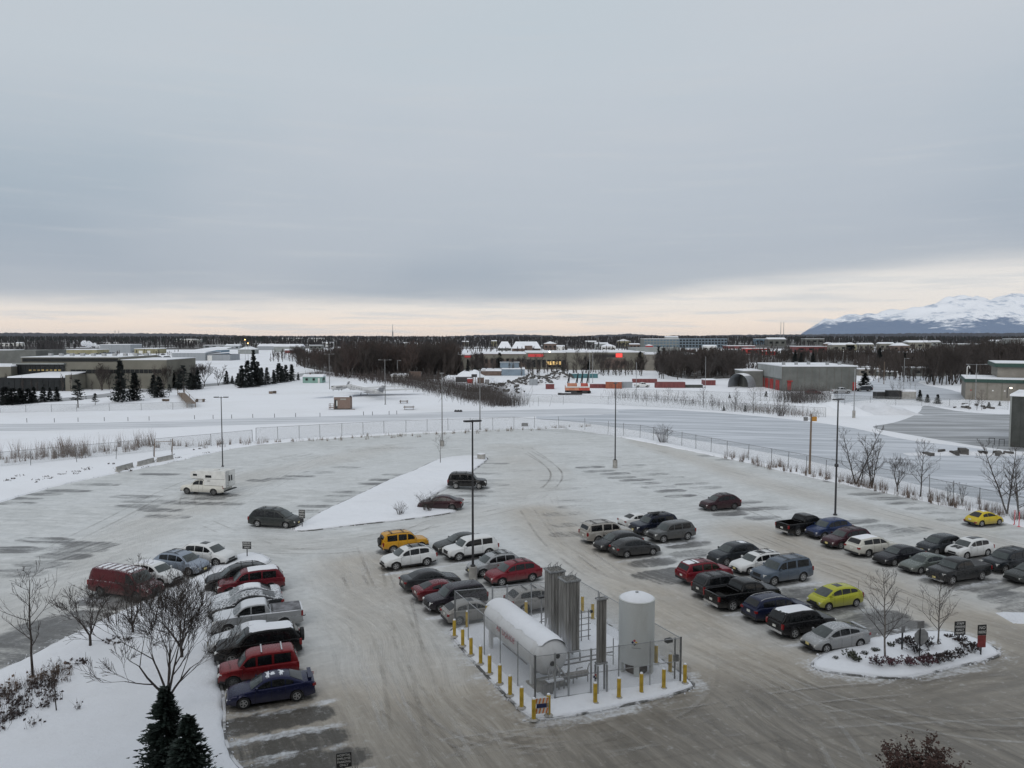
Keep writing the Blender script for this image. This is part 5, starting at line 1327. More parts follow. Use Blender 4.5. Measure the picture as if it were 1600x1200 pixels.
# valve gear at the near end
for i, (y_, z_, l_) in enumerate(((-.5, .9, .9), (-.2, 1.1, .6), (.15, .8, .8), (.45, 1.0, .5), (-.75, .6, 1.1))):
    MB().tube([(-.25, y_*.7, z_+.3), (-.45-l_*.15, y_, z_), (-.45, y_, .12)], .045, 6).build('pipe', M['stainless'], t)
MB().box((-.52, .1, .75), (.4, .9, .08)).build('valve_shelf', M['snow_roof'], t); MB().box((-.50, .55, .35), (.45, .5, .5)).build('valve_box', M['frostmetal'], t)
MB().lathe([(.10, -.36), (.14, -.33), (.14, -.31)], 10, (0, -.2, TZ+.15), axis='x').build('gauge', M['trim'], t)
MB().lathe([(.10, -.36), (.14, -.33), (.14, -.31)], 10, (0, .12, TZ-.2), axis='x').build('gauge', M['trim'], t)

# frozen spill/white plumbing at gate side
g = G(893, 1070, .15); t = thing('pipe_rack', 'frosted pipes and valves between the white cylinder and the narrow tower', 'pipework', g, R(23))
for k in range(6): MB().tube([(-1.2+k*.42, .3*math.sin(k*2.), 0), (-1.2+k*.42, .3*math.sin(k*2.), .55+.15*(k % 3)), (-.9+k*.42, .2, .6+.15*(k % 3))], .035, 6).build('pipe', M['stainless'], t)
MB().lathe([(.10, -.9), (.17, -.8), (.17, .8), (.10, .9)], 12, (0, -.2, .62), axis='x').build('small_cylinder', M['frostmetal'], t, 40)
MB().bx(-1.3, 1.9, .55, .62, .86, .92).build('long_pipe', M['stainless'], t); MB().bx(-1.3, 3.0, .75, .82, 1.02, 1.07).build('long_pipe', M['stainless'], t)

# vertical tank
g = G(994, 1049, .15); VR = .99; VH = 4.15
t = thing('vertical_tank', 'upright white cylindrical tank with a snowy domed top', 'tank', g, R(10))
MB().lathe([(VR*.99, .72), (VR, .78), (VR, VH), (VR*1.015, VH+.01), (VR*1.015, VH+.06), (VR*.97, VH+.08)], 40).build('tank_body', M['tankgrey'], t, 35)
MB().lathe([(VR*.97, VH+.04), (VR*.9, VH+.13), (VR*.6, VH+.27), (VR*.25, VH+.34), (.02, VH+.36)], 40).build('snow_dome', M['snow_roof'], t, 60)
MB().lathe([(.09, VH+.3), (.09, VH+.42), (.03, VH+.44)], 10).build('vent_cap', M['metal'], t)
for k in range(5):
    a = R(-90+72*k-18); MB().box((math.cos(a)*VR*.86, math.sin(a)*VR*.86, .36), (.30, .16, .80), a+math.pi/2).build('leg', M['tankgrey'], t)
MB().lathe([(.60, .02), (.62, .70)], 20).build('skirt', M['rustdark'], t)
MB().lathe([(1.25, -.02), (1.18, .06), (.2, .065)], 24, caps=False).build('melted_ground', M['rustdark'], t)
a = R(-115)
d = diamond((math.cos(a)*(VR+.02), math.sin(a)*(VR+.02), 2.05), a+math.pi/2, t, .20)
MB().tube([(VR*1.01*math.cos(R(q)), VR*1.01*math.sin(R(q)), 1.72) for q in range(-125, -89, 6)], .014, 4).build('hose', M['pole_grey'], t)

# finned vaporizers
def vaporizer(label, px, py, h, nx, ny, pitch, legs, z_bottom=.55):
    g = G(px, py, .15); t = thing('finned_vaporizer', label, 'vaporizer', g, R(23), 'tall finned gas vaporizers')
    for i in range(nx):
        for j in range(ny):
            x_ = (i-(nx-1)/2)*pitch; y_ = (j-(ny-1)/2)*pitch; m_ = MB()
            m_.tube([(x_, y_, z_bottom), (x_, y_, h)], .035, 6); r_ = pitch*.47
            for k in range(8):
                a_ = k*math.pi/4; c_, s_ = math.cos(a_), math.sin(a_); rr_ = r_ if k % 2 == 0 else r_*1.15
                m_.box((x_+c_*rr_/2, y_+s_*rr_/2, (z_bottom+h)/2), (rr_, .010, h-z_bottom-.1), a_)
            m_.build('finned_tube', M['fin'], t)
            if (i+j) % 2 == 0: MB().tube([(x_, y_, h), (x_, y_, h+.22), (x_+pitch*.4, y_, h+.26)], .022, 5).build('bent_pipe', M['stainless'], t)
    ex, ey = nx*pitch/2, ny*pitch/2
    for zz in (h-.12, z_bottom+.05):
        for s_ in (1, -1):
            MB().bx(-ex-.04, ex+.04, s_*ey-.02, s_*ey+.02, zz, zz+.10).build('frame_bar', M['metal'], t)
            MB().bx(s_*ex-.02, s_*ex+.02, -ey+.021, ey-.021, zz, zz+.10).build('frame_bar', M['metal'], t)
    for sx in (1, -1):
        for sy in (1, -1): MB().bx(sx*ex-.04, sx*ex+.04, sy*ey-.04, sy*ey+.04, -.05, z_bottom if legs else z_bottom).build('leg', M['metal'], t)
    return t
vaporizer('tall finned tower behind and left of its twin, iced at its foot', 866, 1012, 4.85, 4, 4, .235, 1)
vaporizer('tall finned tower in front and right of its twin', 889, 1031, 4.85, 4, 4, .235, 1)
vaporizer('narrow finned tower of two tubes on tall legs', 939, 1083, 5.15, 2, 1, .27, 1, 1.55)
# snow/ice heap at the tower foot
def icicle(px, py, label, h, s):
    g = G(px, py, .15); mb = MB(); rr = random.Random(px); rows = []
    for i in range(9):
        f_ = i/8; r_ = s*(1-f_)**1.6+.03; rows.append([(math.cos(a_)*r_*(.9+.3*rr.random()), math.sin(a_)*r_*(.9+.3*rr.random()), h*f_) for a_ in [k*math.pi/6 for k in range(12)]])
    mb.grid(rows, close=True); mb.add(rows[-1], [tuple(range(12))]); o = mb.build('ice_buildup', M['snow_roof'], None, 60); o.location = g; o.scale = (1, 1, 1)
    tag(o, label, 'ice')
icicle(856, 1014, 'cone of frost climbing the foot of the rear finned tower', 1.9, .75)
icicle(878, 1035, 'frost heap at the foot of the front finned tower', 1.5, .60)
icicle(868, 1024, 'low frost heap between the two finned towers', 1.1, .7)
# ladder-like valve manifold
g = G(914, 1003, .15); t = thing('valve_manifold', 'ladder shaped pipe manifold right of the finned towers', 'pipework', g, R(23))
for x_ in (-.25, .25): MB().tube([(x_, 0, 0), (x_, 0, 2.0)], .04, 5).build('upright', M['stainless'], t)
for k in range(5): MB().tube([(-.45, 0, .35+k*.38), (.4, 0, .35+k*.38)], .03, 5).build('rung', M['stainless'], t)
MB().lathe([(.09, .38), (.09, .50)], 10, (0, 0, 1.85), axis='x').build('gauge', M['trim'], t)
g = G(938, 1085, .15)
g = G(846, 990, .15); t = thing('valve_post', 'grey post with a small dark hood behind the white cylinder', 'pipework', g, R(23))
MB().tube([(0, 0, 0), (0, 0, 2.3)], .05, 6).build('post', M['stainless'], t); MB().box((0, 0, 2.36), (.45, .3, .10)).build('hood', M['trim'], t)
MB().tube([(0, 0, .9), (.3, 0, .95), (.35, 0, 1.2), (.55, 0, 1.3)], .03, 5).build('bent_pipe', M['stainless'], t); MB().tube([(-.3, 0, .7), (0, 0, .8), (.3, 0, .7)], .03, 5).build('cross_pipe', M['stainless'], t)
g = G(790, 961, .15); t = thing('vent_pipe', 'thin upright vent pipe beside the white upright tank', 'pipe', G(958, 1040, .15))
MB().tube([(0, 0, 0), (0, 0, 1.6)], .03, 5).build('pipe', M['stainless'], t); MB().tube([(0, 0, .6), (-.5, .1, .6)], .025, 5).build('side_pipe', M['stainless'], t)
# ------------------------------------------------------------------ fences along the field
def long_fence(label, px, z0, h, step, mesh=True, rail=True, post=.04, lean=.03, seed=1, skip=()):
    pts = resample(pxpoly(px, z0), step, False); o0 = pts[0].copy(); rr = random.Random(seed)
    t = thing('chain_link_fence', label, 'fence', o0)
    if len(pts) > 290: pts = pts[:290]
    pm = MB().tube([(0, 0, -.1), (0, 0, h)], post, 5).mesh('post'); 
    for i, p in enumerate(pts):
        if i in skip: continue
        q = link_mesh('post', pm, M['metal_d'], t, p-o0); q.rotation_euler = (rr.uniform(-lean, lean), rr.uniform(-lean, lean), 0)
    if rail:
        for a, b in zip(pts[:-1:6], list(pts[6::6])+[pts[-1]]):
            a_, b_ = a-o0, b-o0; MB().tube([(a_.x, a_.y, h-.03), (b_.x, b_.y, h-.03)], .022, 4).build('top_rail', M['metal_d'], t)
    if mesh:
        k = max(1, int(6))
        for a, b in zip(pts[:-1:k], list(pts[k::k])+[pts[-1]]): fence_mesh(a-o0, b-o0, .02, h-.03, t)
    return t
M['metal_d'] = simple('dull_fence_metal', (.13, .13, .13), .6, .4, .2, 4)
long_fence('long chain link fence along the far side of the parking lot, curving to the right', [(400, 689), (500, 683), (600, 677), (700, 672), (770, 671), (835, 669), (873, 669), (914, 672), (950, 677), (1000, 684),
   (1065, 696), (1136, 712), (1205, 726), (1290, 746), (1360, 757), (1452, 772), (1530, 795), (1600, 812), (1760, 850)], ZS, 2.35, 3.6, seed=2)
long_fence('leaning old fence in the weeds left of the camper truck', [(-60, 735), (48, 727), (120, 722), (240, 713), (268, 706), (330, 697), (395, 690)], ZS, 2.1, 4.2, seed=3, lean=.07)
long_fence('low fence across the snow in front of the left spruces', [(-60, 646), (0, 645), (120, 643), (270, 640), (300, 639)], ZS, 1.8, 5.5, seed=4)
long_fence('fence in the scrub along the far edge of the white field', [(620, 597), (700, 615), (760, 632), (800, 637), (880, 632), (950, 632), (1010, 634), (1070, 634), (1180, 640), (1290, 652)], ZS, 2.2, 7, seed=5)
long_fence('fence in front of the containers and young trees', [(960, 618), (1060, 622), (1180, 626), (1320, 632), (1440, 634), (1575, 640)], ZS, 2.2, 6, seed=6)

# ------------------------------------------------------------------ trees
def grow(mb, p, d, L, r, lev, rr, sp, sides, tips, upward=.25, kink=.12, minr=.004):
    n = max(2, int(3 if lev > 0 else 2)); pts = [p.copy()]; rad = [r]; q = p.copy(); dd = d.copy()
    for i in range(n):
        dd = (dd + Vector((rr.uniform(-1, 1), rr.uniform(-1, 1), rr.uniform(-.5, 1)*.6))*kink + Vector((0, 0, upward*.12))).normalized()
        q = q + dd*(L/n); pts.append(q.copy()); rad.append(max(minr, r*(1-.55*(i+1)/n)))
    mb.tube(pts, rad, sides if lev > 1 else 3, caps=False)
    if lev <= 0: return
    nb = sp['n'][lev-1] if lev-1 < len(sp['n']) else 3
    for k in range(nb):
        f_ = rr.uniform(sp.get('f0', .3), 1.) if k else 1.
        i = min(n-1, int(f_*n)); base = pts[i]+(pts[i+1]-pts[i])*(f_*n-i if f_ < 1 else 1)
        ax = Vector((rr.uniform(-1, 1), rr.uniform(-1, 1), rr.uniform(-1, 1))).cross(dd).normalized()
        ang = R(rr.uniform(*sp['ang'])); nd = (dd*math.cos(ang)+ax*math.sin(ang)).normalized()
        nd = (nd+Vector((0, 0, upward))).normalized()
        grow(mb, base, nd, L*rr.uniform(*sp['len']), max(minr, rad[i]*rr.uniform(.45, .62)), lev-1, rr, sp, sides, tips, upward, kink, minr)
def bare_tree_parts(seed, h, stems=1, clear=.22, spread=.45, sp=None, lev=3, nb=14, r0=None, minr=.006, twigw=1.):
    """trunk mesh, crown mesh: a leader with side branches all the way up"""
    rr = random.Random(seed); sp = sp or dict(n=[3, 4, 4], ang=(22, 48), len=(.45, .7), f0=.25)
    tm, cm = MB(), MB(); r0 = r0 or h*.011
    for s in range(stems):
        lean = Vector((rr.uniform(-1, 1), rr.uniform(-1, 1), 0))*(.06 if stems == 1 else .30); pts = []; rad = []
        hs = h*rr.uniform(.8, 1.) if s else h
        for i in range(9):
            f_ = i/8; pts.append(Vector((lean.x*hs*f_+rr.uniform(-1, 1)*hs*.006, lean.y*hs*f_+rr.uniform(-1, 1)*hs*.006, hs*f_))); rad.append(max(minr, r0*(1-f_)**.8+minr))
        tm.tube(pts, rad, 7, caps=False)
        for k in range(nb):
            f_ = clear+(1-clear)*(k+rr.random())/nb; i = min(7, int(f_*8)); base = pts[i]+(pts[i+1]-pts[i])*(f_*8-i)
            a = k*2.4+rr.uniform(-.5, .5); el = R(rr.uniform(25, 55)); L = hs*spread*(1-f_)**.6*rr.uniform(.6, 1.05)*.8+.08*hs*.5
            d = Vector((math.cos(a)*math.cos(el), math.sin(a)*math.cos(el), math.sin(el)))
            grow(cm, base, d, L, max(minr, rad[i]*.5), lev-1, rr, sp, 4, None, .22, .14, minr*twigw)
    return tm.mesh('trunk', 60), cm.mesh('crown')
def vase_tree_parts(seed, h, nmain=5, lev=5, minr=.006, fork=.16):
    """short trunk that forks into many long rising limbs"""
    rr = random.Random(seed); tm, cm = MB(), MB(); f = h*fork
    tm.tube([(0, 0, -.1), (.02*h*.2, 0, f*.5), (0, .01*h, f)], [h*.020, h*.017, h*.016], 8, caps=False)
    sp = dict(n=[3, 4, 3, 3, 3], ang=(16, 42), len=(.55, .82), f0=.35)
    for k in range(nmain):
        a = k*2*math.pi/nmain+rr.uniform(-.4, .4); el = R(rr.uniform(38, 74)); d = Vector((math.cos(a)*math.cos(el), math.sin(a)*math.cos(el), math.sin(el)))
        grow(cm, Vector((0, .01*h, f*rr.uniform(.75, 1.))), d, h*rr.uniform(.30, .40), h*.011, lev, rr, sp, 5, None, .14, .13, minr)
    return tm.mesh('trunk', 60), cm.mesh('crown')
def spruce_parts(seed, h, wd, nwhorl=26, per=9, cards=6, cs=.16, clear=.04, sparse=1.):
    rr = random.Random(seed); tm, cm = MB(), MB()
    tm.tube([(0, 0, -.05), (0, 0, h*.5), (0, 0, h*.97)], [h*.016, h*.010, h*.002], 6, caps=False)
    for i in range(nwhorl):
        f_ = clear+(1-clear)*((i+rr.random()*.5)/nwhorl); z = h*f_
        R_ = wd/2*(1-f_)**.85*(1+.12*math.sin(i*1.7))+.02*h*.5; n = max(4, int(per*(1-f_*.5)*sparse))
        for k in range(n):
            a = rr.random()*2*math.pi; L = R_*rr.uniform(.65, 1.15); droop = rr.uniform(-.30, .05)
            for c_ in range(cards):
                t_ = (c_+rr.random())/cards*.9+.12; w_ = cs*(1.15-t_*.6)*rr.uniform(.7, 1.3)
                x, y = math.cos(a)*L*t_, math.sin(a)*L*t_; zz = z+L*droop*t_+rr.uniform(-.3, .3)*w_ + .10*L*t_*t_
                tx, ty = math.cos(a), math.sin(a); px_, py_ = -ty, tx; up = rr.uniform(-.25, .45)
                cm.add([(x-px_*w_*.5, y-py_*w_*.5, zz), (x+px_*w_*.5, y+py_*w_*.5, zz-.2*w_), (x+tx*w_*1.3, y+ty*w_*1.3, zz+up*w_)], [(0, 1, 2)])
                if c_ % 2 == 0: cm.add([(x-tx*w_*.3, y-ty*w_*.3, zz+.25*w_), (x+tx*w_*1.0, y+ty*w_*1.0, zz+.1*w_), (x+tx*w_*.3, y+ty*w_*.3, zz-.55*w_)], [(0, 1, 2)])
    return tm.mesh('trunk'), cm.mesh('crown')
def put_tree(parts, name, label, cat, loc, rz=0., scale=1., mats=None, group=None):
    t = thing(name, label, cat, loc, rz, group); t.scale = (scale,)*3 if not isinstance(scale, tuple) else scale
    link_mesh('trunk', parts[0], mats[0], t); link_mesh('crown', parts[1], mats[1], t); return t

# near trees on the left island
bk, tw = M['bark'], M['twig']
vt = [vase_tree_parts(3, 6.2, 6, 5, .007), vase_tree_parts(8, 6.0, 6, 5, .007), vase_tree_parts(21, 4.4, 5, 4, .008)]
put_tree(vt[0], 'bare_tree', 'big bare spreading tree rising behind the dark spruce tips', 'tree', G(262, 1075+45, .17), 0, 1.05, (bk, tw))
put_tree(vt[1], 'bare_tree', 'big bare many-branched tree standing close to the parked row', 'tree', G(284, 1031, .17), 1.2, .86, (bk, tw))
bt = [bare_tree_parts(11, 6., 1, .30, .50, nb=13, minr=.008), bare_tree_parts(12, 5., 1, .38, .55, nb=9, minr=.008), bare_tree_parts(13, 7., 1, .2, .42, nb=20, minr=.009),
      bare_tree_parts(14, 4.5, 3, .12, .40, nb=9, minr=.008), bare_tree_parts(15, 8, 2, .15, .34, nb=16, minr=.011)]
put_tree(vt[2], 'bare_tree', 'small bare tree with a forked crown in front of the dark red van', 'tree', G(141, 1011, .17), .5, 1.0, (bk, tw))
put_tree(bt[0], 'bare_tree', 'bare tree with a straight leader at the left edge above the weeds', 'tree', G(51, 1062, .17), 0, .98, (bk, tw))
put_tree(vt[2], 'bare_tree', 'small bare tree left of the big bare trees below the white crossover', 'tree', G(208, 991, .17), 2.2, .95, (bk, tw))
put_tree(bt[1], 'bare_tree', 'thin bare sapling behind the small forked tree by the van nose', 'tree', G(221, 965, .17), 1, .80, (bk, tw))
put_tree(bt[1], 'bare_tree', 'short bare sapling alone on the white snow below the weeds', 'tree', G(88, 1113, .17), 2, .52, (bk, tw))
put_tree(bt[1], 'bare_tree', 'crooked little bare tree in front of the far light pole on the wedge island', 'tree', G(688, 724, .17), 3, .80, (bk, tw))
put_tree(bt[2], 'bare_tree', 'pale bare tree at the left of the planting island', 'tree', G(1383, 1030, .16), 0, .72, (M['bark_pale'], M['twig_grey']))
put_tree(bt[2], 'bare_tree', 'pale bare tree at the back of the planting island', 'tree', G(1465, 1010, .16), 2, .62, (M['bark_pale'], M['twig_grey']))
# spruces at the bottom
sp_near = [spruce_parts(5, 4.6, 3.3, 46, 17, 8, .20), spruce_parts(6, 4.0, 3.1, 42, 17, 8, .20)]
nm_ = (M['bark'], M['needles'])
put_tree(sp_near[0], 'spruce_tree', 'taller dark spruce with a thin tip at the bottom left', 'spruce', G(262, 1222, .17), 0, (.95, .95, .90), nm_)
put_tree(sp_near[1], 'spruce_tree', 'shorter dark spruce leaning against the taller one at the bottom', 'spruce', G(298, 1262, .17), 1, (1.0, 1.0, .95), nm_)
# tree with brown leaves at the bottom right, rooted below the frame
rr = random.Random(4); lm = MB(); tm = MB(); g = G(1440, 1360, 0.)
tm.tube([(0, 0, 0), (0, .05, 2.4), (.1, 0, 4.6)], [.12, .09, .04], 8)
for k in range(190):
    a = rr.random()*6.28; z0 = 1.6+rr.random()*2.6; L = (.4+1.5*rr.random())*(1.-.10*(z0-1.6)); el = rr.uniform(.15, 1.5)
    p0, p1, p2 = Vector((0, 0, z0)), Vector((math.cos(a)*L*.5, math.sin(a)*L*.5, z0+L*.5*el)), Vector((math.cos(a)*L, math.sin(a)*L, z0+L*el*.95))
    tm.tube([p0, p1, p2], [.024, .014, .006], 4, caps=False)
    for q in range(85):
        f_ = rr.uniform(.35, 1.05); c_ = (p0+(p1-p0)*f_*2 if f_ < .5 else p1+(p2-p1)*(f_*2-1))+Vector((rr.gauss(0, .10), rr.gauss(0, .10), rr.gauss(0, .10))); s = rr.uniform(.035, .09)
        u1 = Vector((rr.uniform(-1, 1), rr.uniform(-1, 1), rr.uniform(-1, 1))).normalized(); u2 = u1.orthogonal().normalized(); lm.add([c_-u1*s, c_+u2*s*.6, c_+u1*s, c_-u2*s*.5], [(0, 1, 2, 3)])
t = thing('leafy_tree', 'tree still holding dark reddish brown leaves at the bottom right', 'tree', g)
tm.build('trunk', M['bark'], t); lo = lm.build('crown', M['dryleaf'], t)
t.scale = (.95, .95, .86)

# right fence trees
rf = [(bt[4], 1337, 757, 7.4/8, 0, 'tall bare tree, leftmost of the clump at the right fence'), (bt[3], 1362, 762, 6.2/4.5, 1, 'bare multi-stem tree beside the tallest one at the right fence'),
      (vt[2], 1402, 768, 4.6/4.4, 2, 'low spreading bare tree between the clump and the straight tree at the right fence'), (bt[2], 1438, 776, 6.4/7, 3, 'straight slender bare tree at the right fence'),
      (bt[4], 1574, 803, 7.6/8, 4, 'tall bare tree behind the yellow car by the right fence'), (bt[3], 1592, 806, 5.6/4.5, 5, 'bare multi-stem tree at the right edge behind the yellow car'),
      (bt[3], 1345, 758, 3.0/4.5, 2, 'bushy low bare tree at the foot of the tall fence clump'), (bt[3], 1480, 784, 2.2/4.5, 3, 'small bare bush by the fence left of the yellow car'), (bt[3], 1503, 788, 2.4/4.5, 1, 'small bare bush just above the yellow car')]
for p, x, y, s, a, lb in rf: put_tree(p, 'bare_tree', lb, 'tree', G(x, y, ZS), a, s, (bk, M['twig_grey']))

# ------------------------------------------------------------------ shrubs, weeds and grass
def shrub_mesh(seed, h, w_, n, twig=True, leaves=0, ls=.05, r=.010):
    rr = random.Random(seed); mb = MB(); lv = MB()
    for k in range(n):
        a = rr.random()*6.28; t_ = rr.random()**.5; L = h*rr.uniform(.6, 1.1); out = w_/2*t_
        x, y = math.cos(a)*out*.35, math.sin(a)*out*.35; pts = [Vector((x, y, 0)), Vector((x+math.cos(a)*out*.4, y+math.sin(a)*out*.4, L*.55)), Vector((x+math.cos(a)*out+rr.uniform(-.05, .05), y+math.sin(a)*out+rr.uniform(-.05, .05), L*(1-.3*t_)))]
        mb.tube(pts, [r, r*.7, r*.4], 3, caps=False)
        for j in range(3):
            b_ = pts[1]+(pts[2]-pts[1])*rr.random(); e_ = b_+Vector((rr.uniform(-1, 1), rr.uniform(-1, 1), rr.uniform(.2, 1)))*h*.22; mb.tube([b_, e_], [r*.5, r*.3], 3, caps=False)
            for q in range(leaves):
                c_ = b_+(e_-b_)*rr.random()+Vector((rr.uniform(-1, 1), rr.uniform(-1, 1), rr.uniform(-1, 1)))*.05; u1 = Vector((rr.uniform(-1, 1), rr.uniform(-1, 1), rr.uniform(-1, 1))).normalized(); u2 = u1.orthogonal()
                lv.add([c_-u1*ls, c_+u2*ls*.7, c_+u1*ls, c_-u2*ls*.7], [(0, 1, 2, 3)])
    return mb.mesh('branches'), (lv.mesh('leaves') if leaves else None)
sh = [shrub_mesh(1, .75, 1.3, 34, leaves=5, ls=.055), shrub_mesh(2, .6, 1.0, 26, leaves=6, ls=.055), shrub_mesh(3, 1.5, 1.6, 40, r=.012), shrub_mesh(4, .9, 1.5, 40, leaves=4, ls=.06)]
def put_shrub(m_, label, px, py, s, mt, lm_, z0=.16, rz=0., group=None):
    t = thing('shrub', label, 'shrub', G(px, py, z0), rz, group); t.scale = (s,)*3
    link_mesh('branches', m_[0], mt, t)
    if m_[1]: link_mesh('leaves', m_[1], lm_, t)
    return t
pl = [(1328, 1030, .8, 'shrubgreen'), (1338, 1034, .7, 'shrubgreen'), (1351, 1024, .55, 'shrubgreen'), (1368, 1019, .55, 'shrubgreen'), (1370, 1040, .9, 'shrubred'), (1392, 1042, .85, 'shrubred'), (1418, 1041, .85, 'shrubred'),
      (1448, 1041, 1.0, 'shrubred'), (1465, 1037, .95, 'shrubdark'), (1484, 1033, .9, 'shrubdark'), (1503, 1026, .8, 'shrubdark'), (1519, 1020, 1.0, 'shrubdark'), (1432, 1022, 1.1, 'shrubdark'), (1421, 1009, .9, 'shrubdark'),
      (1450, 1012, 1.1, 'shrubdark'), (1405, 1007, .7, 'shrubdark'), (1392, 1011, .6, 'shrubgreen'), (1497, 1005, .8, 'shrubdark'), (1482, 998, .6, 'shrubdark'), (1306, 1030, .4, 'shrubgreen')]
pln = ['dull green low shrub at the left of the planting island, upper', 'dull green low shrub at the left of the planting island, lower', 'small greenish shrub left of the left pale tree', 'small greenish shrub behind the left pale tree',
 'plum coloured shrub below the left pale tree', 'plum coloured shrub just right of the left pale tree foot', 'plum coloured shrub in the middle of the front edge of the planting island', 'large plum shrub at the foot of the octagonal sign',
 'dark shrub right of the octagonal sign foot', 'dark shrub midway between octagonal sign and red sign', 'dark shrub left of the black and red sign', 'large dark shrub right beside the black and red sign', 'large snowy dark shrub behind the octagonal sign',
 'dark shrub behind the slim black post', 'large snowy dark shrub right of the octagonal sign', 'small dark shrub left of the slim black post', 'small green shrub between the pale tree and the slim black post',
 'dark shrub at the foot of the broad black sign', 'small dark shrub behind the back pale tree', 'tiny shrub at the left tip of the planting island']
for (x, y, s, c_), nm in zip(pl, pln): put_shrub(sh[0 if s > .75 else 1], nm, x, y, s*.78, M['twig'], M[c_], rz=x*.7)
put_shrub(sh[2], 'bare upright shrub in front of the dark maroon sedan', 668, 799, 1.5, M['twig'], None, .17); put_shrub(sh[2], 'low bare shrub on the wedge island left of the upright one', 625, 805, .95, M['twig'], None, .17, 2)
def weeds(name, label, cat, spots, seed, h=(.3, .9), dens=60, r=.008, mat='dryshrub', leaf=0, z0=ZS, leafm=None):
    rr = random.Random(seed); mb = MB()
    for (x, y, wx) in spots:
        c_ = G(x, y, z0); n = int(dens)
        cl = [(c_.x+rr.gauss(0, wx), c_.y+rr.gauss(0, wx*.8), rr.uniform(.06, .3)*min(1.6, wx)) for _ in range(max(2, n//16))]
        for k in range(n):
            q_ = rr.choice(cl); px_ = q_[0]+rr.gauss(0, q_[2]); py_ = q_[1]+rr.gauss(0, q_[2]); hh_ = rr.uniform(*h); dx_, dy_ = rr.gauss(0, .18)*hh_, rr.gauss(0, .18)*hh_
            mb.add([(px_-r, py_, z0), (px_+r, py_, z0), (px_+dx_, py_+dy_, z0+hh_)], [(0, 1, 2)])
            if rr.random() < .6: mb.add([(px_+dx_*.5-r*.6, py_+dy_*.5, z0+hh_*.5), (px_+dx_*.5+r*.6, py_+dy_*.5, z0+hh_*.5), (px_+dx_+rr.gauss(0, .15), py_+dy_, z0+hh_*rr.uniform(.8, 1.1))], [(0, 1, 2)])
            if leaf and rr.random() < leaf:
                s = rr.uniform(.03, .08); q = Vector((px_+dx_*.8, py_+dy_*.8, z0+hh_*rr.uniform(.3, .9))); u1 = Vector((rr.uniform(-1, 1), rr.uniform(-1, 1), rr.uniform(-1, 1))).normalized(); u2 = u1.orthogonal()
                mb.add([q-u1*s, q+u2*s, q+u1*s, q-u2*s], [(0, 1, 2, 3)])
    o = mb.build(name, M[mat]); tag(o, label, cat, kind='stuff'); return o
weeds('weeds', 'brown dead weeds and brush at the left edge of the island', 'weeds', [(30, 1100, .9), (10, 1120, .9), (50, 1085, .8), (75, 1075, .6), (0, 1140, .8), (60, 1110, .7), (20, 1090, .7), (-20, 1120, 1.2)], 3, (.15, .7), 190, .010, 'shrubdark', .5, .17)
weeds('weeds', 'tan dead weeds around the leaning left tree', 'weeds', [(55, 1068, .7), (85, 1060, .6), (40, 1075, .6), (95, 1055, .4), (25, 1085, .7)], 4, (.3, .9), 120, .009, 'dryshrub', .2, .17)
weeds('weeds', 'little dark weed tufts on the snow near the forked tree', 'weeds', [(120, 1035, .35), (132, 1035, .3), (105, 1042, .3), (178, 1003, .35), (185, 1008, .25), (172, 1000, .3)], 5, (.1, .3), 90, .010, 'shrubdark', .3, .17)
weeds('weeds', 'weeds around the sign at the bottom edge', 'weeds', [(565, 1230, .3), (555, 1225, .3)], 6, (.4, .9), 50, .010, 'shrubdark', .2, 0)
fl = [(x, 722-(x*.095) if x < 250 else 699-(x-250)*.045, .9+.5*((x*7) % 3)) for x in range(-40, 400, 14)]
weeds('brush', 'dry brown brush growing along the left fence', 'brush', [(95, 714, 2.5), (110, 712, 2.5), (130, 708, 2.2), (85, 717, 2.0), (200, 700, 2.0), (215, 698, 1.8), (100, 710, 2.5), (30, 716, 1.5)], 8, (.8, 3.2), 120, .020, 'dryshrub', .1)
weeds('brush', 'low dry grass and brush following the left fence line', 'brush', fl, 9, (.3, 1.5), 38, .018, 'dryshrub')
rfp = [(1140+i*12, 716+i*2.55, .8) for i in range(0, 42)]
weeds('brush', 'dry brush and stalks below the right fence', 'brush', rfp+[(1160, 716, 1.), (1205, 728, 1.2), (1230, 733, 1.2), (1350, 757, 1.5), (1362, 760, 1.5), (1480, 784, 1.4), (1500, 787, 1.2), (1550, 800, 1.2)], 10, (.3, 1.5), 45, .014, 'dryshrub')
weeds('grass', 'tufts of dry grass along the far centre fence', 'grass', [(430+i*17, 691-i*.85, 1.2) for i in range(30)], 12, (.2, .8), 26, .022, 'grasstan')
weeds('grass', 'scattered stones and dark tufts on the snowy shoulder at left', 'grass', [(20+i*23, 747-i*3.4+(i*37 % 13), 1.3) for i in range(14)], 13, (.05, .25), 26, .05, 'shrubdark')
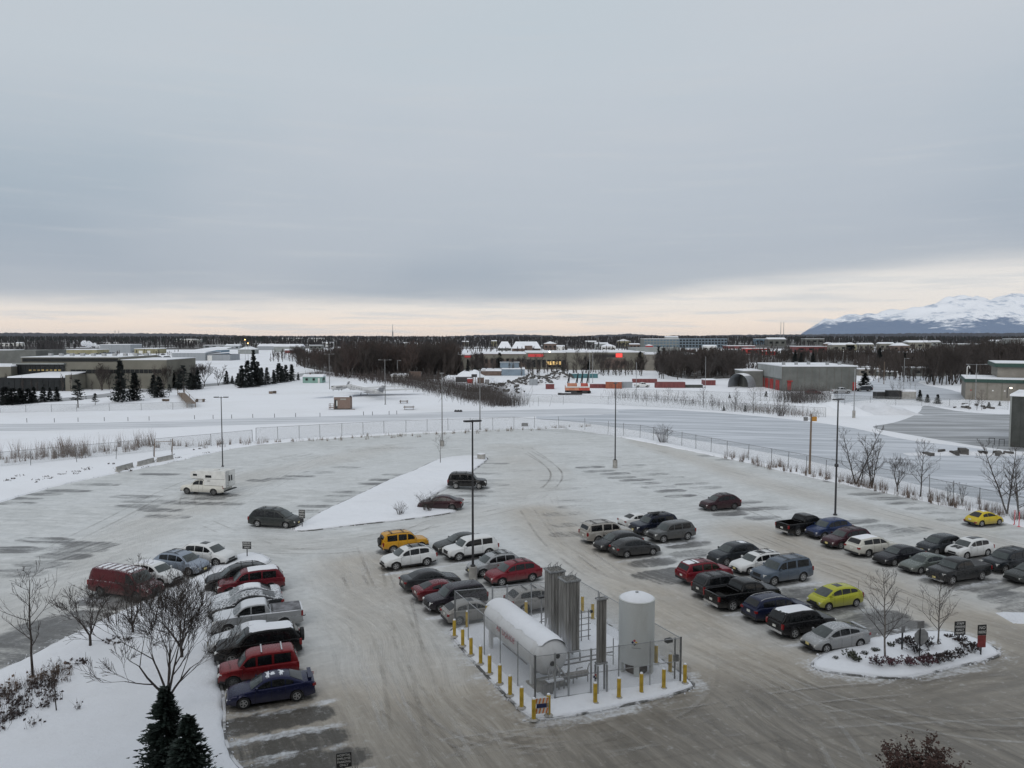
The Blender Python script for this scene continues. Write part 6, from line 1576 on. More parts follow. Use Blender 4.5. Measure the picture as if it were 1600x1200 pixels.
# scrub thickets beyond the field
def thicket(label, spots, seed, h, dens, mat, r=.03, name='thicket', fan=.25):
    rr = random.Random(seed); mb = MB()
    for (x, y, wx) in spots:
        c_ = G(x, y, ZS)
        for k in range(dens):
            a = c_.x+rr.gauss(0, wx); b_ = c_.y+rr.gauss(0, wx); hh_ = h*rr.uniform(.4, 1.1); q = Vector((a, b_, ZS)); e_ = q+Vector((rr.gauss(0, fan)*hh_, rr.gauss(0, fan)*hh_, hh_))
            mb.add([(q.x-r, q.y, q.z), (q.x+r, q.y, q.z), tuple(e_)], [(0, 1, 2)])
            for j in range(4):
                s_ = q+(e_-q)*rr.uniform(.25, .95); f_ = s_+Vector((rr.gauss(0, .5), rr.gauss(0, .3), rr.uniform(.2, .9)))*hh_*.3; mb.add([(s_.x-r*.6, s_.y, s_.z), (s_.x+r*.6, s_.y, s_.z), tuple(f_)], [(0, 1, 2)])
    o = mb.build(name, M[mat]); tag(o, label, 'brush', kind='stuff'); return o
thicket('brown willow thicket along the edge of the white field', [(600+i*7, 594+i*1.45, 3.5) for i in range(28)]+[(640+i*8, 596+i*1.3, 4) for i in range(18)], 21, 4.0, 95, 'twig', .030)
thicket('grey willow thicket left of the utility pole', [(740+i*5, 622+i*.5, 2.2) for i in range(6)]+[(780, 634, 2.5), (788, 633, 2.5), (796, 634, 2.2)], 22, 4.0, 120, 'twig_grey', .03)
thicket('scrub in front of the container yard', [(960+i*10, 617+i*.9+(i*5 % 7), 2.6) for i in range(30)], 23, 2.2, 34, 'twig_grey', .025)
thicket('scrub beside the grey block building', [(1225+i*4.5, 622+(i*7 % 9), 2.2) for i in range(14)], 24, 4.6, 60, 'twig_grey', .03)
thicket('scrub on the shoulder of the icy yard', [(1150+i*9, 640+i*.8, 2.) for i in range(14)], 25, 1.5, 30, 'dryshrub', .025)
thicket('brush at the foot of the wood behind the mint house', [(500+i*9, 585+i*.9, 3.5) for i in range(16)], 26, 2.4, 50, 'shrubdark', .05)
for i, (x, y, s, lb) in enumerate([(1242, 628, 1.1, 'small bare round bush on the snow right of the young trees'), (1220, 650, 1.2, 'round bare bush on the snow edge above the icy yard'), (1035, 691, 1.1, 'round dead bush on the near side of the centre fence')]):
    put_shrub(sh[2], lb, x, y, 2.0*s, M['twig_grey'], None, ZS, i)

# mid and far trees: templates
spm = [spruce_parts(31+i, 9, 5.6-.5*i, 24, 12, 5, .62) for i in range(3)] + [spruce_parts(41, 8, 4.6, 15, 6, 5, .55, .28, .9)]
nf = (M['bark'], M['needles_far'])
def spruces(group, lst, cat='spruce', nm='spruce_tree'):
    for i, e in enumerate(lst):
        x, yb, yt = e[:3]; lb = e[3]; k = e[4] if len(e) > 4 else i % 3
        g = G(x, yb, ZS); h = (CAM_H-ZS)*(yb-yt)/(yb-522.); s = h/(9 if k < 3 else 8); ws = e[5] if len(e) > 5 else 1.
        put_tree(spm[k], nm, lb, cat, g, i*1.3, (s*ws, s*ws, s), nf, group)
spruces('spruces along the left road', [
 (189, 628, 563, 'tallest spruce, standing right of the centre of the left building', 0, .8), (211, 626, 581, 'broad spruce just right of the tallest spruce', 1, 1.15), (122, 637, 592, 'pine-like spruce on a bare trunk in front of the left building', 3, 1.3),
 (149, 633, 614, 'small round crowned spruce right of the pine-like one', 3, 1.5), (249, 621, 588, 'spruce below the right end of the left building', 0, 1.3), (240, 617, 585, 'spruce pressed against its neighbour at the building end', 1, 1.1), (265, 618, 600, 'small spruce on a trunk by the road bend', 3, 1.2),
 (287, 613, 570, 'tall sparse spruce left of centre of the roadside clump', 3, 1.1), (298, 608, 582, 'spruce in the middle of the roadside clump', 0, 1.2), (309, 608, 577, 'rightmost spruce of the roadside clump', 1, 1.1), (271, 606, 578, 'leftmost spruce of the roadside clump', 2, 1.1), (281, 609, 584, 'low spruce in the roadside clump', 1, 1.2),
 (303, 609, 586, 'short dark spruce in front of the roadside clump', 1, 1.3), (354, 600, 579, 'small spruce at the left end of the second row', 0), (363, 600, 587, 'lowest spruce of the second row', 1, 1.2), (378, 606, 571, 'spruce with visible trunk in the second row', 2, 1.1), (387, 605, 563, 'tall spruce third from the right of the second row', 0), 
 (397, 604, 546, 'tallest dark spruce at the head of the second row', 1, .62), (372, 602, 583, 'short spruce between two taller ones in the second row', 0, 1.2), (403, 604, 565, 'spruce right of the tallest of the second row', 2), (409, 602, 574, 'dark spruce near the white slope', 1), (417, 601, 574, 'spruce left of the gap in the second row', 0), (428, 600, 578, 'spruce right of the gap in the second row', 2, 1.1),
 (436, 598, 567, 'dense spruce left of the mint house', 1, 1.2), (447, 597, 570, 'spruce nearest but two to the mint house', 0, 1.1), (456, 595, 569, 'spruce nearest but one to the mint house', 1, 1.1), (466, 594, 582, 'small spruce touching the mint house', 2), (441, 596, 572, 'spruce hidden among those left of the mint house', 2, 1.2),
 (8, 632, 604, 'spruce at the left edge of the photo', 1, 2.3), (20, 632, 606, 'wide dark spruce second from the left edge', 0, 2.3), (32, 631, 606, 'wide dark spruce third from the left edge', 2, 2.3), (44, 630, 606, 'wide dark spruce fourth from the left edge', 1, 2.3), (53, 629, 604, 'spruce in front of the dark glass front', 0, 1.2),
 (68, 628, 604, 'snow flecked spruce below the low entrance roof', 0, 1.2), (78, 627, 605, 'spruce in the middle of three below the low entrance roof', 1, 1.2), (89, 627, 604, 'rightmost of three spruces below the low entrance roof', 2, 1.3)])
spruces('dark conifers around the shops and yards', [
 (717, 583, 554, 'dark spruce in front of the left end of the beige shops', 0), (731, 583, 561, 'slim spruce right of the first spruce by the shops', 1, .8), (744, 580, 553, 'spruce below the left red sign', 2, .8), (753, 579, 551, 'spruce just right of the left red sign', 1, .8), (781, 577, 551, 'spruce left of the blue grey building', 0, 1.1), (722, 584, 566, 'low dark spruce in the trees by the shops', 1, .9),
 (901, 577, 551, 'broad dark spruce in the middle of the shops', 1, 1.4), (914, 578, 557, 'small spruce between two broad ones at the shops', 0), (928, 577, 550, 'broad spruce right of the middle of the shops', 1, 1.2), (919, 578, 561, 'short spruce in front of the shops', 2, 1.2),
 (1000, 578, 549, 'dark spruce right of the lit red sign', 0, 1.1), (1029, 580, 541, 'tall spruce rising over the long white roof', 2, .7), (1037, 579, 543, 'second tall spruce over the long white roof', 0, .7), (880, 580, 563, 'stubby conifer left of the parked machines', 1, 1.2),
 (1351, 605, 582, 'dense round spruce right of the grey block building', 1, 1.9), (1374, 578, 543, 'tall dark spruce behind the grey block building', 0, .8), (1270, 570, 549, 'spruce on the far side of the block building roof', 1), (1251, 570, 551, 'second spruce over the block building roof', 0), (1242, 570, 547, 'third spruce over the block building roof', 2),
 (1437, 627, 609, 'dark conifer beside the dumpsters', 1, 1.2), (1449, 629, 616, 'low pyramid conifer on the snow', 1, 1.5), (1465, 631, 616, 'second low pyramid conifer on the snow', 0, 1.5), (1413, 582, 551, 'tall dark spruce by the far road', 2, .8), (1451, 600, 560, 'tall thin spruce at the road island', 3, .6), (1562, 634, 627, 'tiny conifer at the right before the tan wall', 1, 1.5), (1545, 637, 628, 'tiny conifer left of the other tiny one', 1, 1.6),
 (1131, 642, 634, 'tiny snow field conifer near the young trees', 1, 1.4), (1164, 643, 633, 'second tiny conifer near the young trees', 1, 1.2), (1140, 622, 616, 'little conifer before the arched shed', 1, 1.6), (1197, 620, 611, 'little conifer left of the block building', 1, 1.4), (1492, 575, 548, 'tall spruce in the trees behind the tan building', 0, .9), (1502, 578, 552, 'tall spruce right beside another behind the tan building', 1), (1527, 570, 545, 'spruce at the far right wood', 2)])
# young bare trees on the right field
YL = ['young bare tree where the centre fence meets the container scrub', 'young bare tree below the long maroon trailer', 'widest young tree left of the two conifer seedlings', 'young tree between the two tiny conifers', 'faint young tree left of the container pole', 'slight young tree right of the container pole',
 'young tree below the arched shed', 'young tree below the pale rounded shelter', 'young tree before the first red door', 'young tree before the dull red car', 'slim young tree left of the red door of the block wall', 'young tree right of the dull red car',
 'young bare tree left of the double armed lamp foot', 'reddish young tree right of the double armed lamp', 'short young tree touching the double armed lamp pole', 'young tree behind the pale low shed', 'young tree by the taller dumpster', 'young tree behind the long dumpster', 'young tree in front of the pale low shed roof']
yt_ = [(1044, 631, 605), (1099, 637, 605), (1148, 643, 608), (1177, 646, 605), (1068, 633, 612), (1114, 640, 616), (1188, 627, 605), (1218, 628, 610), (1243, 634, 611), (1285, 627, 606), (1232, 626, 608), (1296, 625, 610), (1514, 641, 617), (1534, 641, 610), (1526, 641, 620), (1430, 610, 600), (1405, 625, 598), (1395, 612, 596), (1422, 610, 598)]
for i, (x, yb, yt2) in enumerate(yt_):
    g = G(x, yb, ZS); h = (CAM_H-ZS)*(yb-yt2)/(yb-522.)
    put_tree((bt[0], bt[2], bt[4])[i % 3], 'bare_tree', YL[i], 'tree', g, i, h/(6, 7, 8)[i % 3], (bk, M['twig_red'] if i in (13,) else M['twig_grey']), 'young bare trees in the snowy strip')
# ------------------------------------------------------------------ buildings
def bld(name, label, px, py, ang, W, D, H, wall, cat='building', roof='snow', parapet=.25, group=None, z0=ZS):
    t = thing(name, label, cat, G(px, py, z0), R(ang), group)
    MB().bx(0, W, 0, D, -.3, H).build('walls', M[wall], t)
    if roof == 'snow': MB().bx(-.12, W+.12, -.12, D+.12, H+.003, H+parapet).build('roof', M['snow_roof'], t)
    elif roof == 'gable':
        q = MB(); h2 = H+min(2.6, min(W, D)*.16); q.add([(-.3, -.3, H), (W+.3, -.3, H), (W+.3, D+.3, H), (-.3, D+.3, H), (-.3, D/2, h2), (W+.3, D/2, h2)], [(0, 1, 5, 4), (2, 3, 4, 5), (0, 4, 3), (1, 2, 5), (0, 3, 2, 1)]); q.build('roof', M['snow_roof'], t)
    elif roof == 'steep':
        q = MB(); h2 = H+7.5; q.add([(-.5, -.5, H), (W+.5, -.5, H), (W+.5, D+.5, H), (-.5, D+.5, H), (4, D/2, h2), (W-4, D/2, h2)], [(0, 1, 5, 4), (2, 3, 4, 5), (0, 4, 3), (1, 2, 5), (0, 3, 2, 1)]); q.build('roof', M['snow_roof'], t)
    elif roof == 'gable_x':
        q = MB(); h2 = H+min(3.2, W*.18); q.add([(-.3, -.3, H), (W+.3, -.3, H), (W+.3, D+.3, H), (-.3, D+.3, H), (W/2, -.3, h2), (W/2, D+.3, h2)], [(0, 4, 5, 3), (1, 2, 5, 4), (0, 1, 4), (2, 3, 5), (0, 3, 2, 1)]); q.build('roof', M['snow_roof'], t)
    return t
def face(t, nm, u0, u1, z0, z1, mat, y=-.08, th=.16): return MB().bx(u0, u1, y-th/2, y+th/2, z0, z1).build(nm, M[mat], t)
def side(t, nm, v0, v1, z0, z1, mat, x=-.08, th=.16): return MB().bx(x-th/2, x+th/2, v0, v1, z0, z1).build(nm, M[mat], t)

# big low building at the left
k = CAM_H/(608-522.)                    # metres per pixel at its foot
X0 = lambda x: (x-35)*k
t = bld('office_building', 'long beige building with dark ribbon windows and a glass front behind the left spruces', 35, 608, 0, X0(186), 30, (608-558.5)*k, 'beige', parapet=.12)
zz = lambda y: (608-y)*k
MB().bx(X0(186), X0(258), 1.2, 26, -.3, zz(563)).build('wing', M['beige'], t); MB().bx(X0(186)+.1, X0(258)+.1, 1.1, 26.1, zz(563)+.003, zz(563)+.2).build('roof', M['snow_roof'], t)
face(t, 'ribbon_window', X0(37), X0(185), zz(565.2), zz(560), 'bglass')
n = 9
for i in range(n): face(t, 'window', X0(111)+(X0(186)-X0(111))*i/n+.1, X0(111)+(X0(186)-X0(111))*(i+1)/n-.1, zz(583.5), zz(577.5), 'bglass')
for i in range(9): face(t, 'window', X0(187)+(X0(250)-X0(187))*i/9+.1, X0(187)+(X0(250)-X0(187))*(i+1)/9-.1, zz(583.5), zz(577.5), 'bglass', 1.12)
for i in range(10): face(t, 'glass_panel', X0(28)+(X0(103)-X0(28))*i/10+.05, X0(28)+(X0(103)-X0(28))*(i+1)/10-.05, zz(586), zz(569.5), 'bglass', -.5)
MB().bx(X0(24), X0(104), -1.2, -.02, zz(569.4), zz(567.3)).build('canopy_edge', M['block_l'], t)
for i in range(8): face(t, 'window_glow', X0(48+i*6.5), X0(48+i*6.5+4), zz(579.5), zz(577.3), 'reflect_dim', -.62, .06)  # weak emission paints yellowish reflections on the glass front
MB().bx(X0(24), X0(126), -9, -.6, -.3, zz(588)).build('entrance_hall', M['bglass'], t)
for i in range(12): face(t, 'glass_panel', X0(24)+(X0(126)-X0(24))*i/12+.12, X0(24)+(X0(126)-X0(24))*(i+1)/12-.12, .2, zz(589), 'bglass', -9.06, .08)
MB().bx(X0(126), X0(135.5), -9.3, -.6, -.3, zz(584)).build('end_wall', M['beige'], t)
q = MB(); q.add([(X0(40), -9.6, zz(588)+.01), (X0(126), -9.6, zz(588)+.01), (X0(135.5), -.4, zz(581.5)), (X0(80), -.4, zz(581.5)), (X0(40), -9.6, zz(588)+.4), (X0(126), -9.6, zz(588)+.4), (X0(135.5), -.4, zz(580.5)), (X0(80), -.4, zz(580.5))],
 [(0, 1, 2, 3), (7, 6, 5, 4), (0, 4, 5, 1), (1, 5, 6, 2), (2, 6, 7, 3), (3, 7, 4, 0)]); q.build('canopy_roof', M['snow_roof'], t)
MB().bx(X0(-60), X0(30), -4, 20, -.3, zz(572.5)).build('left_wing', M['beige'], t); MB().bx(X0(-60), X0(30), -3.9, 19.9, zz(572.5)+.003, zz(572.5)+.3).build('roof', M['snow_roof'], t)
face(t, 'dark_door', X0(-8), X0(9), 0, zz(602), 'bglass', -4.08)
MB().bx(X0(-60), X0(3), 20.1, 40, -.3, zz(550)).build('rear_block', M['block'], t)
for i in range(10): MB().box((X0(60+i*17), 8, (608-557.5)*k+.5), (1.2, 1.2, .9)).build('roof_unit', M['metal'], t)

def xb(label, x0, x1, yb, yt, wall, D=14, roof='snow', group=None, name='building', doors=(), wins=0, band=None, wmat='bglass', parapet=.4):
    g = G(x0, yb, ZS); kk = (CAM_H-ZS)/(yb-522.); W = (x1-x0)*kk; H = (yb-yt)*kk
    t = bld(name, label, x0, yb, 0, W, D, H-(parapet if roof == 'snow' else 0), wall, roof=roof, parapet=parapet, group=group)
    for (a, b, c_, mt_) in doors: face(t, 'door', (a-x0)*kk, (b-x0)*kk, 0, (yb-c_)*kk, mt_)
    if wins:
        for i in range(wins): face(t, 'window', W*(i+.25)/wins, W*(i+.75)/wins, H*.38, H*.68, wmat)
    if band: face(t, 'trim_band', 0, W, (yb-band[1])*kk, (yb-band[0])*kk, band[2])
    return t, kk, W, H
t, kk, W, H = xb('long grey metal shed on the white field behind the left trees', 269, 321, 563.5, 550.5, 'roofgrey', 30, 'snow')
q = MB(); q.add([(-.2, 0, H), (W, 0, H), (W+8, 38, H+3.4), (W-6, 38, H+3.4)], [(0, 1, 2, 3)]); q.build('snow_slope', M['snow_roof'], t)
MB().bx(W+.05, W+17, 2, 22, -.3, H*.72).build('lean_to', M['roofgrey'], t)
q = MB(); q.add([(W, 1.5, H*.73), (W+17.3, 1.5, H*.95), (W+17.3, 22.3, H*1.05), (W, 22.3, H*.85)], [(0, 1, 2, 3)]); q.build('lean_to_roof', M['snow_roof'], t); face(t, 'pale_door', W+.6, W+4, 0, H*.62, 'white', 1.9)
xb('teal gabled building behind the long grey shed', 322, 346, 556, 547, 'siding_blue', 20, 'gable_x')
xb('grey blue windowless building with smoke rising beside it', 157, 204, 551.5, 538, 'roofgrey', 25); xb('low tan building in the far left yards', 210, 246, 552.5, 544.5, 'siding_yel', 20, doors=((217, 223, 548, 'white'), (230, 235, 548, 'white')))
xb('low olive building with a white roof behind the far parked cars', 100, 152, 553.5, 546, 'siding_yel', 22); xb('small grey shed at the left edge behind the beige building', -20, 22, 557, 546.5, 'block', 14)
xb('red brick low building with a broad snowy roof', 445, 463, 552, 545.5, 'maroonc', 20, 'snow', parapet=1.2); xb('pale building with a wide snowy roof in the far yards', 428, 470, 550, 541.5, 'block_l', 18, 'gable')
xb('grey house with gable end near the lit lamps', 372, 396, 553, 546, 'block_l', 16, 'gable_x'); xb('white roofed warehouse left of the brick building', 402, 436, 547, 541, 'roofgrey', 20, 'gable')
# shops
t, kk, W, H = xb('left block of beige shops with a red sign', 698, 748, 578, 553.5, 'beige', 40, 'snow'); face(t, 'red_sign', W*.56, W*.78, H*.80, H*.95, 'sign_dimred', -.2, .3); MB().bx(0, W, -.4, 0, H-.9, H-.5).build('fascia', M['brownwall'], t)
t, kk, W, H = xb('dark brown middle block of the shops', 748, 822, 577, 552, 'brownwall', 40, wins=9); face(t, 'upper_band', 0, W, H*.62, H*.9, 'beige')
t, kk, W, H = xb('beige shops with a long red sign over lit shop windows', 822, 886, 577, 550, 'beige', 40, 'snow')
face(t, 'red_sign', W*.05, W*.42, H*.72, H*.89, 'sign_dimred', -.2, .3)
for i in range(8): face(t, 'shop_window', W*i/8+.4, W*(i+1)/8-.4, 1., H*.55, 'bglass')
for i in range(5): face(t, 'window_glow', W*(.50+i*.075), W*(.55+i*.075), 2.4, H*.46, 'winlit', -.2, .1)
t, kk, W, H = xb('plain beige shop building with a small glowing red sign', 886, 1008, 578, 549.5, 'beige', 45, 'snow'); face(t, 'dark_awning', W*.46, W*.62, H*.70, H*.86, 'trim', -.3, .5); face(t, 'red_sign', W*.625, W*.705, H*.70, H*.90, 'sign_lit', -.3, .4); face(t, 'lower_wall_panel', W*.48, W*.74, H*.1, H*.62, 'brownwall')
t, kk, W, H = xb('long beige store with a snow white roof right of the glowing sign', 1009, 1085, 579, 552, 'tan', 60, 'snow', parapet=.6); MB().bx(-W*.02, W*.95, 30, 60, H, H+2.2).build('upper_wall', M['block_l'], t)
for x_, y_ in ((858.5, 550.),): 
    g = G(x_, 576.5, ZS); kk = 19./(576.5-522); tt = thing('flood_lamp', 'bright white lamp on the roof edge of the shops', 'lamp', g+Vector((0, -1, 0))); MB().tube([(0, 0, 0), (0, 0, 26.2*kk-.5)], .08, 4).build('post', M['metal'], tt); MB().lathe([(.05, -.5), (.5, -.3), (.6, 0), (.5, .3), (.05, .5)], 8, (0, 0, 26.2*kk)).build('lamp', M['lamp_lit'], tt)
for x_, yb_, yt_2, lb in ((383.5, 566, 531, 'upper glowing sodium lamp on a mast among the far left trees'), (388, 568, 536.5, 'lower glowing sodium lamp on a mast among the far left trees')):
    g = G(x_, yb_, ZS); kk = 19./(yb_-522); tt = thing('mast_lamp', lb, 'lamp', g); MB().tube([(0, 0, 0), (0, 0, (yb_-yt_2)*kk-.5)], .12, 4).build('mast', M['metal'], tt); MB().lathe([(.03, -.3), (.28, -.2), (.36, 0), (.28, .2), (.03, .3)], 8, (0, 0, (yb_-yt_2)*kk)).build('lamp', M['lamp_orange'], tt)
# blue grey building
t, kk, W, H = xb('blue grey two step metal building before the shops', 784, 820, 587, 575.5, 'siding_blue2', 14, 'snow'); MB().bx(-.8, W*.75, 4, 14, H+.05, H+(575.5-567.5)*kk).build('upper_box', M['siding_blue2'], t); MB().bx(-1, W*.78, 3.8, 14.2, H+(575.5-567.5)*kk, H+(575.5-567.5)*kk+.25).build('upper_roof', M['roofgrey'], t)
t, kk, W, H = xb('dark open sided shed with a white roof left of the blue grey building', 752, 783, 587, 577, 'brownwall', 12, 'snow', parapet=.8)
t, kk, W, H = xb('white walled low building behind the willow thicket', 611, 650, 596, 585, 'white', 10, 'snow', wins=4); MB().bx(W-2.5, W+2.2, -2.5, -.1, -.3, 4.0).build('dark_annex', M['brownwall'], t)
# mint house
t, kk, W, H = xb('mint green small house with a snowy roof beside the road', 473, 503, 598.5, 589, 'siding_teal', 6, 'gable')
for a, b in ((.15, .27), (.52, .64)):
    w_ = face(t, 'window', W*a, W*b, H*.42, H*.78, 'bglass')
face(t, 'door', W*.80, W*.89, 0, H*.82, 'white'); side(t, 'end_window', 1.5, 4, H*.4, H*.75, 'bglass', W+.08); MB().box((W*.3, 3, H+.9), (.6, .6, .9)).build('chimney', M['brownwall'], t)
# brown shed with deck
g = G(522, 640, ZS); kk = 19./(640-522); t = thing('plank_shed', 'brown plank shed with snowy roof and steps standing on the open field', 'shed', g, R(2))
W = 25*kk; H = 19.5*kk; MB().bx(0, W, 0, 3.0, .25, H).build('walls', M['shed'], t); MB().bx(-.15, W+.15, -.15, 3.15, H+.002, H+.16).build('roof', M['snow_roof'], t)
face(t, 'door', .15, .85, .3, H*.8, 'trim', -.03, .05); face(t, 'white_door_frame', .62, .85, .9, H*.72, 'white', -.07, .04); face(t, 'sign_board', 1.6, 3.0, H*.78, H*.88, 'concrete', -.04, .04)
MB().bx(0, W, 0, 3.0, 0, .24).build('base_beam', M['pole_dark'], t)
dk = MB(); dk.bx(-1.3, -.02, .1, 1.8, .45, .55); dk.build('deck', M['shed'], t)
for x_ in (-1.25, -.1):
    for y_ in (.15, 1.7): MB().bx(x_-.05, x_+.05, y_-.05, y_+.05, 0, 1.5).build('deck_post', M['shed'], t)
for z_ in (1.0, 1.45): MB().bx(-1.25, -.1, .12, .18, z_, z_+.07).build('rail', M['shed'], t)
MB().bx(W, W+1.2, -.3, .2, .05, .14).build('loose_plank', M['shed'], t); MB().lathe([(.02, -.2), (.26, -.12), (.3, 0), (.26, .12), (.02, .2)], 10, (W+.1, -.1, H+.15)).build('round_lamp', M['trim'], t)
# grey block building with red doors
t = bld('block_building', 'big grey block building with red doors and a snowy flat roof', 1222, 611, -1, (1336-1222)*.2139, 28, (611-573)*.2139, 'block', parapet=.35)
H = (611-573)*.2139; side(t, 'pale_wall_panel', .5, 27.5, H*.50, H-.02, 'block_l'); 
for v_ in (3, 9.5, 15, 20.5): side(t, 'red_door', v_, v_+3.4, 0, H*.42, 'redbright', -.10, .2)
W = (1336-1222)*.2139
face(t, 'red_door', 1.7, 2.9, .3, 3.2, 'redbright', -.1); face(t, 'red_awning', 1.5, 3.2, 3.2, 3.5, 'redbright', -.5, .9); face(t, 'red_door', W-1.2, W-.2, .3, 3.0, 'redbright', -.1)
for i in range(5): MB().box((W*(.08+.2*i), 5+2*(i % 3), H+.85), (.9, .9, 1.0)).build('roof_vent', M['metal'], t); 
for i in range(10): face(t, 'block_joint', W*i/10-.02, W*i/10+.02, .2, H-.1, 'brownwall', -.02, .05)
MB().bx(-7.5, -.4, 20, 31, -.3, H*.70).build('rear_wing', M['block'], t); MB().bx(-7.6, -.5, 19.9, 31.1, H*.70, H*.70+.3).build('wing_roof', M['snow_roof'], t)
t = thing('dumpster_shelter', 'small pale rounded shelter beside the red doors', 'shelter', G(1213, 607, ZS)); MB().bx(0, 4.4, 0, 3, 0, 1.6).build('walls', M['trim'], t); MB().lathe([(1.5, 0), (1.5, 4.6)], 14, (0, 1.5, 1.3), axis='x').build('roof', M['snow_roof'], t, 40)
# quonset
g = G(1137, 605, ZS); kk = .229; t = thing('arched_shed', 'grey corrugated arched shed with a dark open end beside the red machinery', 'shed', g, R(-38))
q = MB(); n = 14; rows = []
Wq, Lq = 7.5, 9.0
for i in range(19):
    y_ = Lq*i/18; k_ = 1 if i % 2 else .985; rows.append([(Wq/2-math.cos(math.pi*j/n)*Wq/2*k_, -y_*0+y_, (math.sin(math.pi*j/n)**.75)*4.9*k_) for j in range(n+1)])
q.grid(rows); q.build('arched_shell', M['roofgrey'], t, 60); q = MB(); q.add([p for p in rows[-1]], [tuple(range(n+1))]); q.build('rear_wall', M['block'], t); q = MB(); q.grid([[(p[0], p[1], p[2]+.08) for p in r_[4:11]] for r_ in rows]); q.build('roof_snow', M['snow_roof'], t)
# tan building right
t = bld('tan_building', 'tan block building with dark green fascia at the right', 1508, 624, -27, 34, 22, (624-597)*.1863, 'tan', roof=None)
H = (624-597)*.1863; MB().bx(-.4, 30.4, -.4, 22.4, H, H+.95).build('fascia', M['green_trim'], t); MB().bx(-.2, 30.2, -.2, 22.2, H+.953, H+1.15).build('roof', M['snow_roof'], t)
MB().bx(8.5, 34, 9, 30, H+1.2, H+4.2).build('upper_walls', M['tan'], t); MB().bx(7.5, 35, 8, 31, H+4.2, H+5.3).build('upper_fascia', M['green_trim'], t); MB().bx(7.7, 34.8, 8.2, 30.8, H+5.303, H+5.5).build('upper_roof', M['snow_roof'], t)
MB().bx(15.5, 30, -3.5, -.05, -.3, H+1.9).build('front_wing', M['tan'], t); MB().bx(15.1, 30.4, -3.9, -.42, H+1.9, H+2.6).build('wing_fascia', M['brownwall'], t)
for u in (1.2, 6.6, 9.5, 12.5): face(t, 'wall_lamp', u, u+.35, 2.6, 2.9, 'redbright' if u in (1.2, 12.5) else 'ltr_white', -.1)
for i in range(5): face(t, 'pilaster', i*3.6+1.7, i*3.6+1.95, 0, H-.02, 'beige', -.06, .12)
t = thing('vent_pipe', 'white hooked pipe standing at the corner of the tan building', 'pipe', G(1509.5, 622, ZS)); MB().tube([(0, 0, 0), (0, 0, 9.2), (.3, 0, 9.5), (.7, 0, 9.4), (.75, 0, 8.8)], .13, 6).build('pipe', M['white'], t)
# dark corner building right edge
t = bld('dark_building', 'dark grey green wall of a building cut off by the right edge', 1576, 698, -38, 26, 14, 79*19/176., 'darkwall', parapet=.3)
face(t, 'corner_trim', -.02, .22, 0, 79*19/176.-.05, 'block_l', -.1, .12)
for i in range(6): face(t, 'panel_joint', 1.5+i*1.5, 1.54+i*1.5, .1, 8.3, 'trim', -.01, .04)
t2 = thing('wall_lamp', 'lit white lamp on an arm above the dark building corner', 'lamp', G(1576, 698, ZS)); MB().tube([(-.6, 0, 8.2), (-.6, 0, 9.9), (-.2, -.2, 10.0)], .06, 5).build('arm', M['trim'], t2); MB().lathe([(.05, -.1), (.22, 0), (.05, .1)], 8, (-.2, -.3, 9.9)).build('lamp', M['lamp_lit'], t2)
# long distant glass building
t, kk, W, H = xb('very long distant building, pale at the left and blue at the right', 1006, 1136, 543.5, 529, 'block_l', 30, 'snow', parapet=.6)
MB().bx(W*.42, W, -1.2, -.05, 0, H+.4).build('blue_front', M['siding_blue2'], t)
for i in range(26):
    for j in range(3): face(t, 'window', W*(i+.15)/26, W*(i+.85)/26, H*(.12+.3*j), H*(.30+.3*j), 'bglass' if i > 10 else 'siding_blue', -.06 if i < 11 else -1.26)
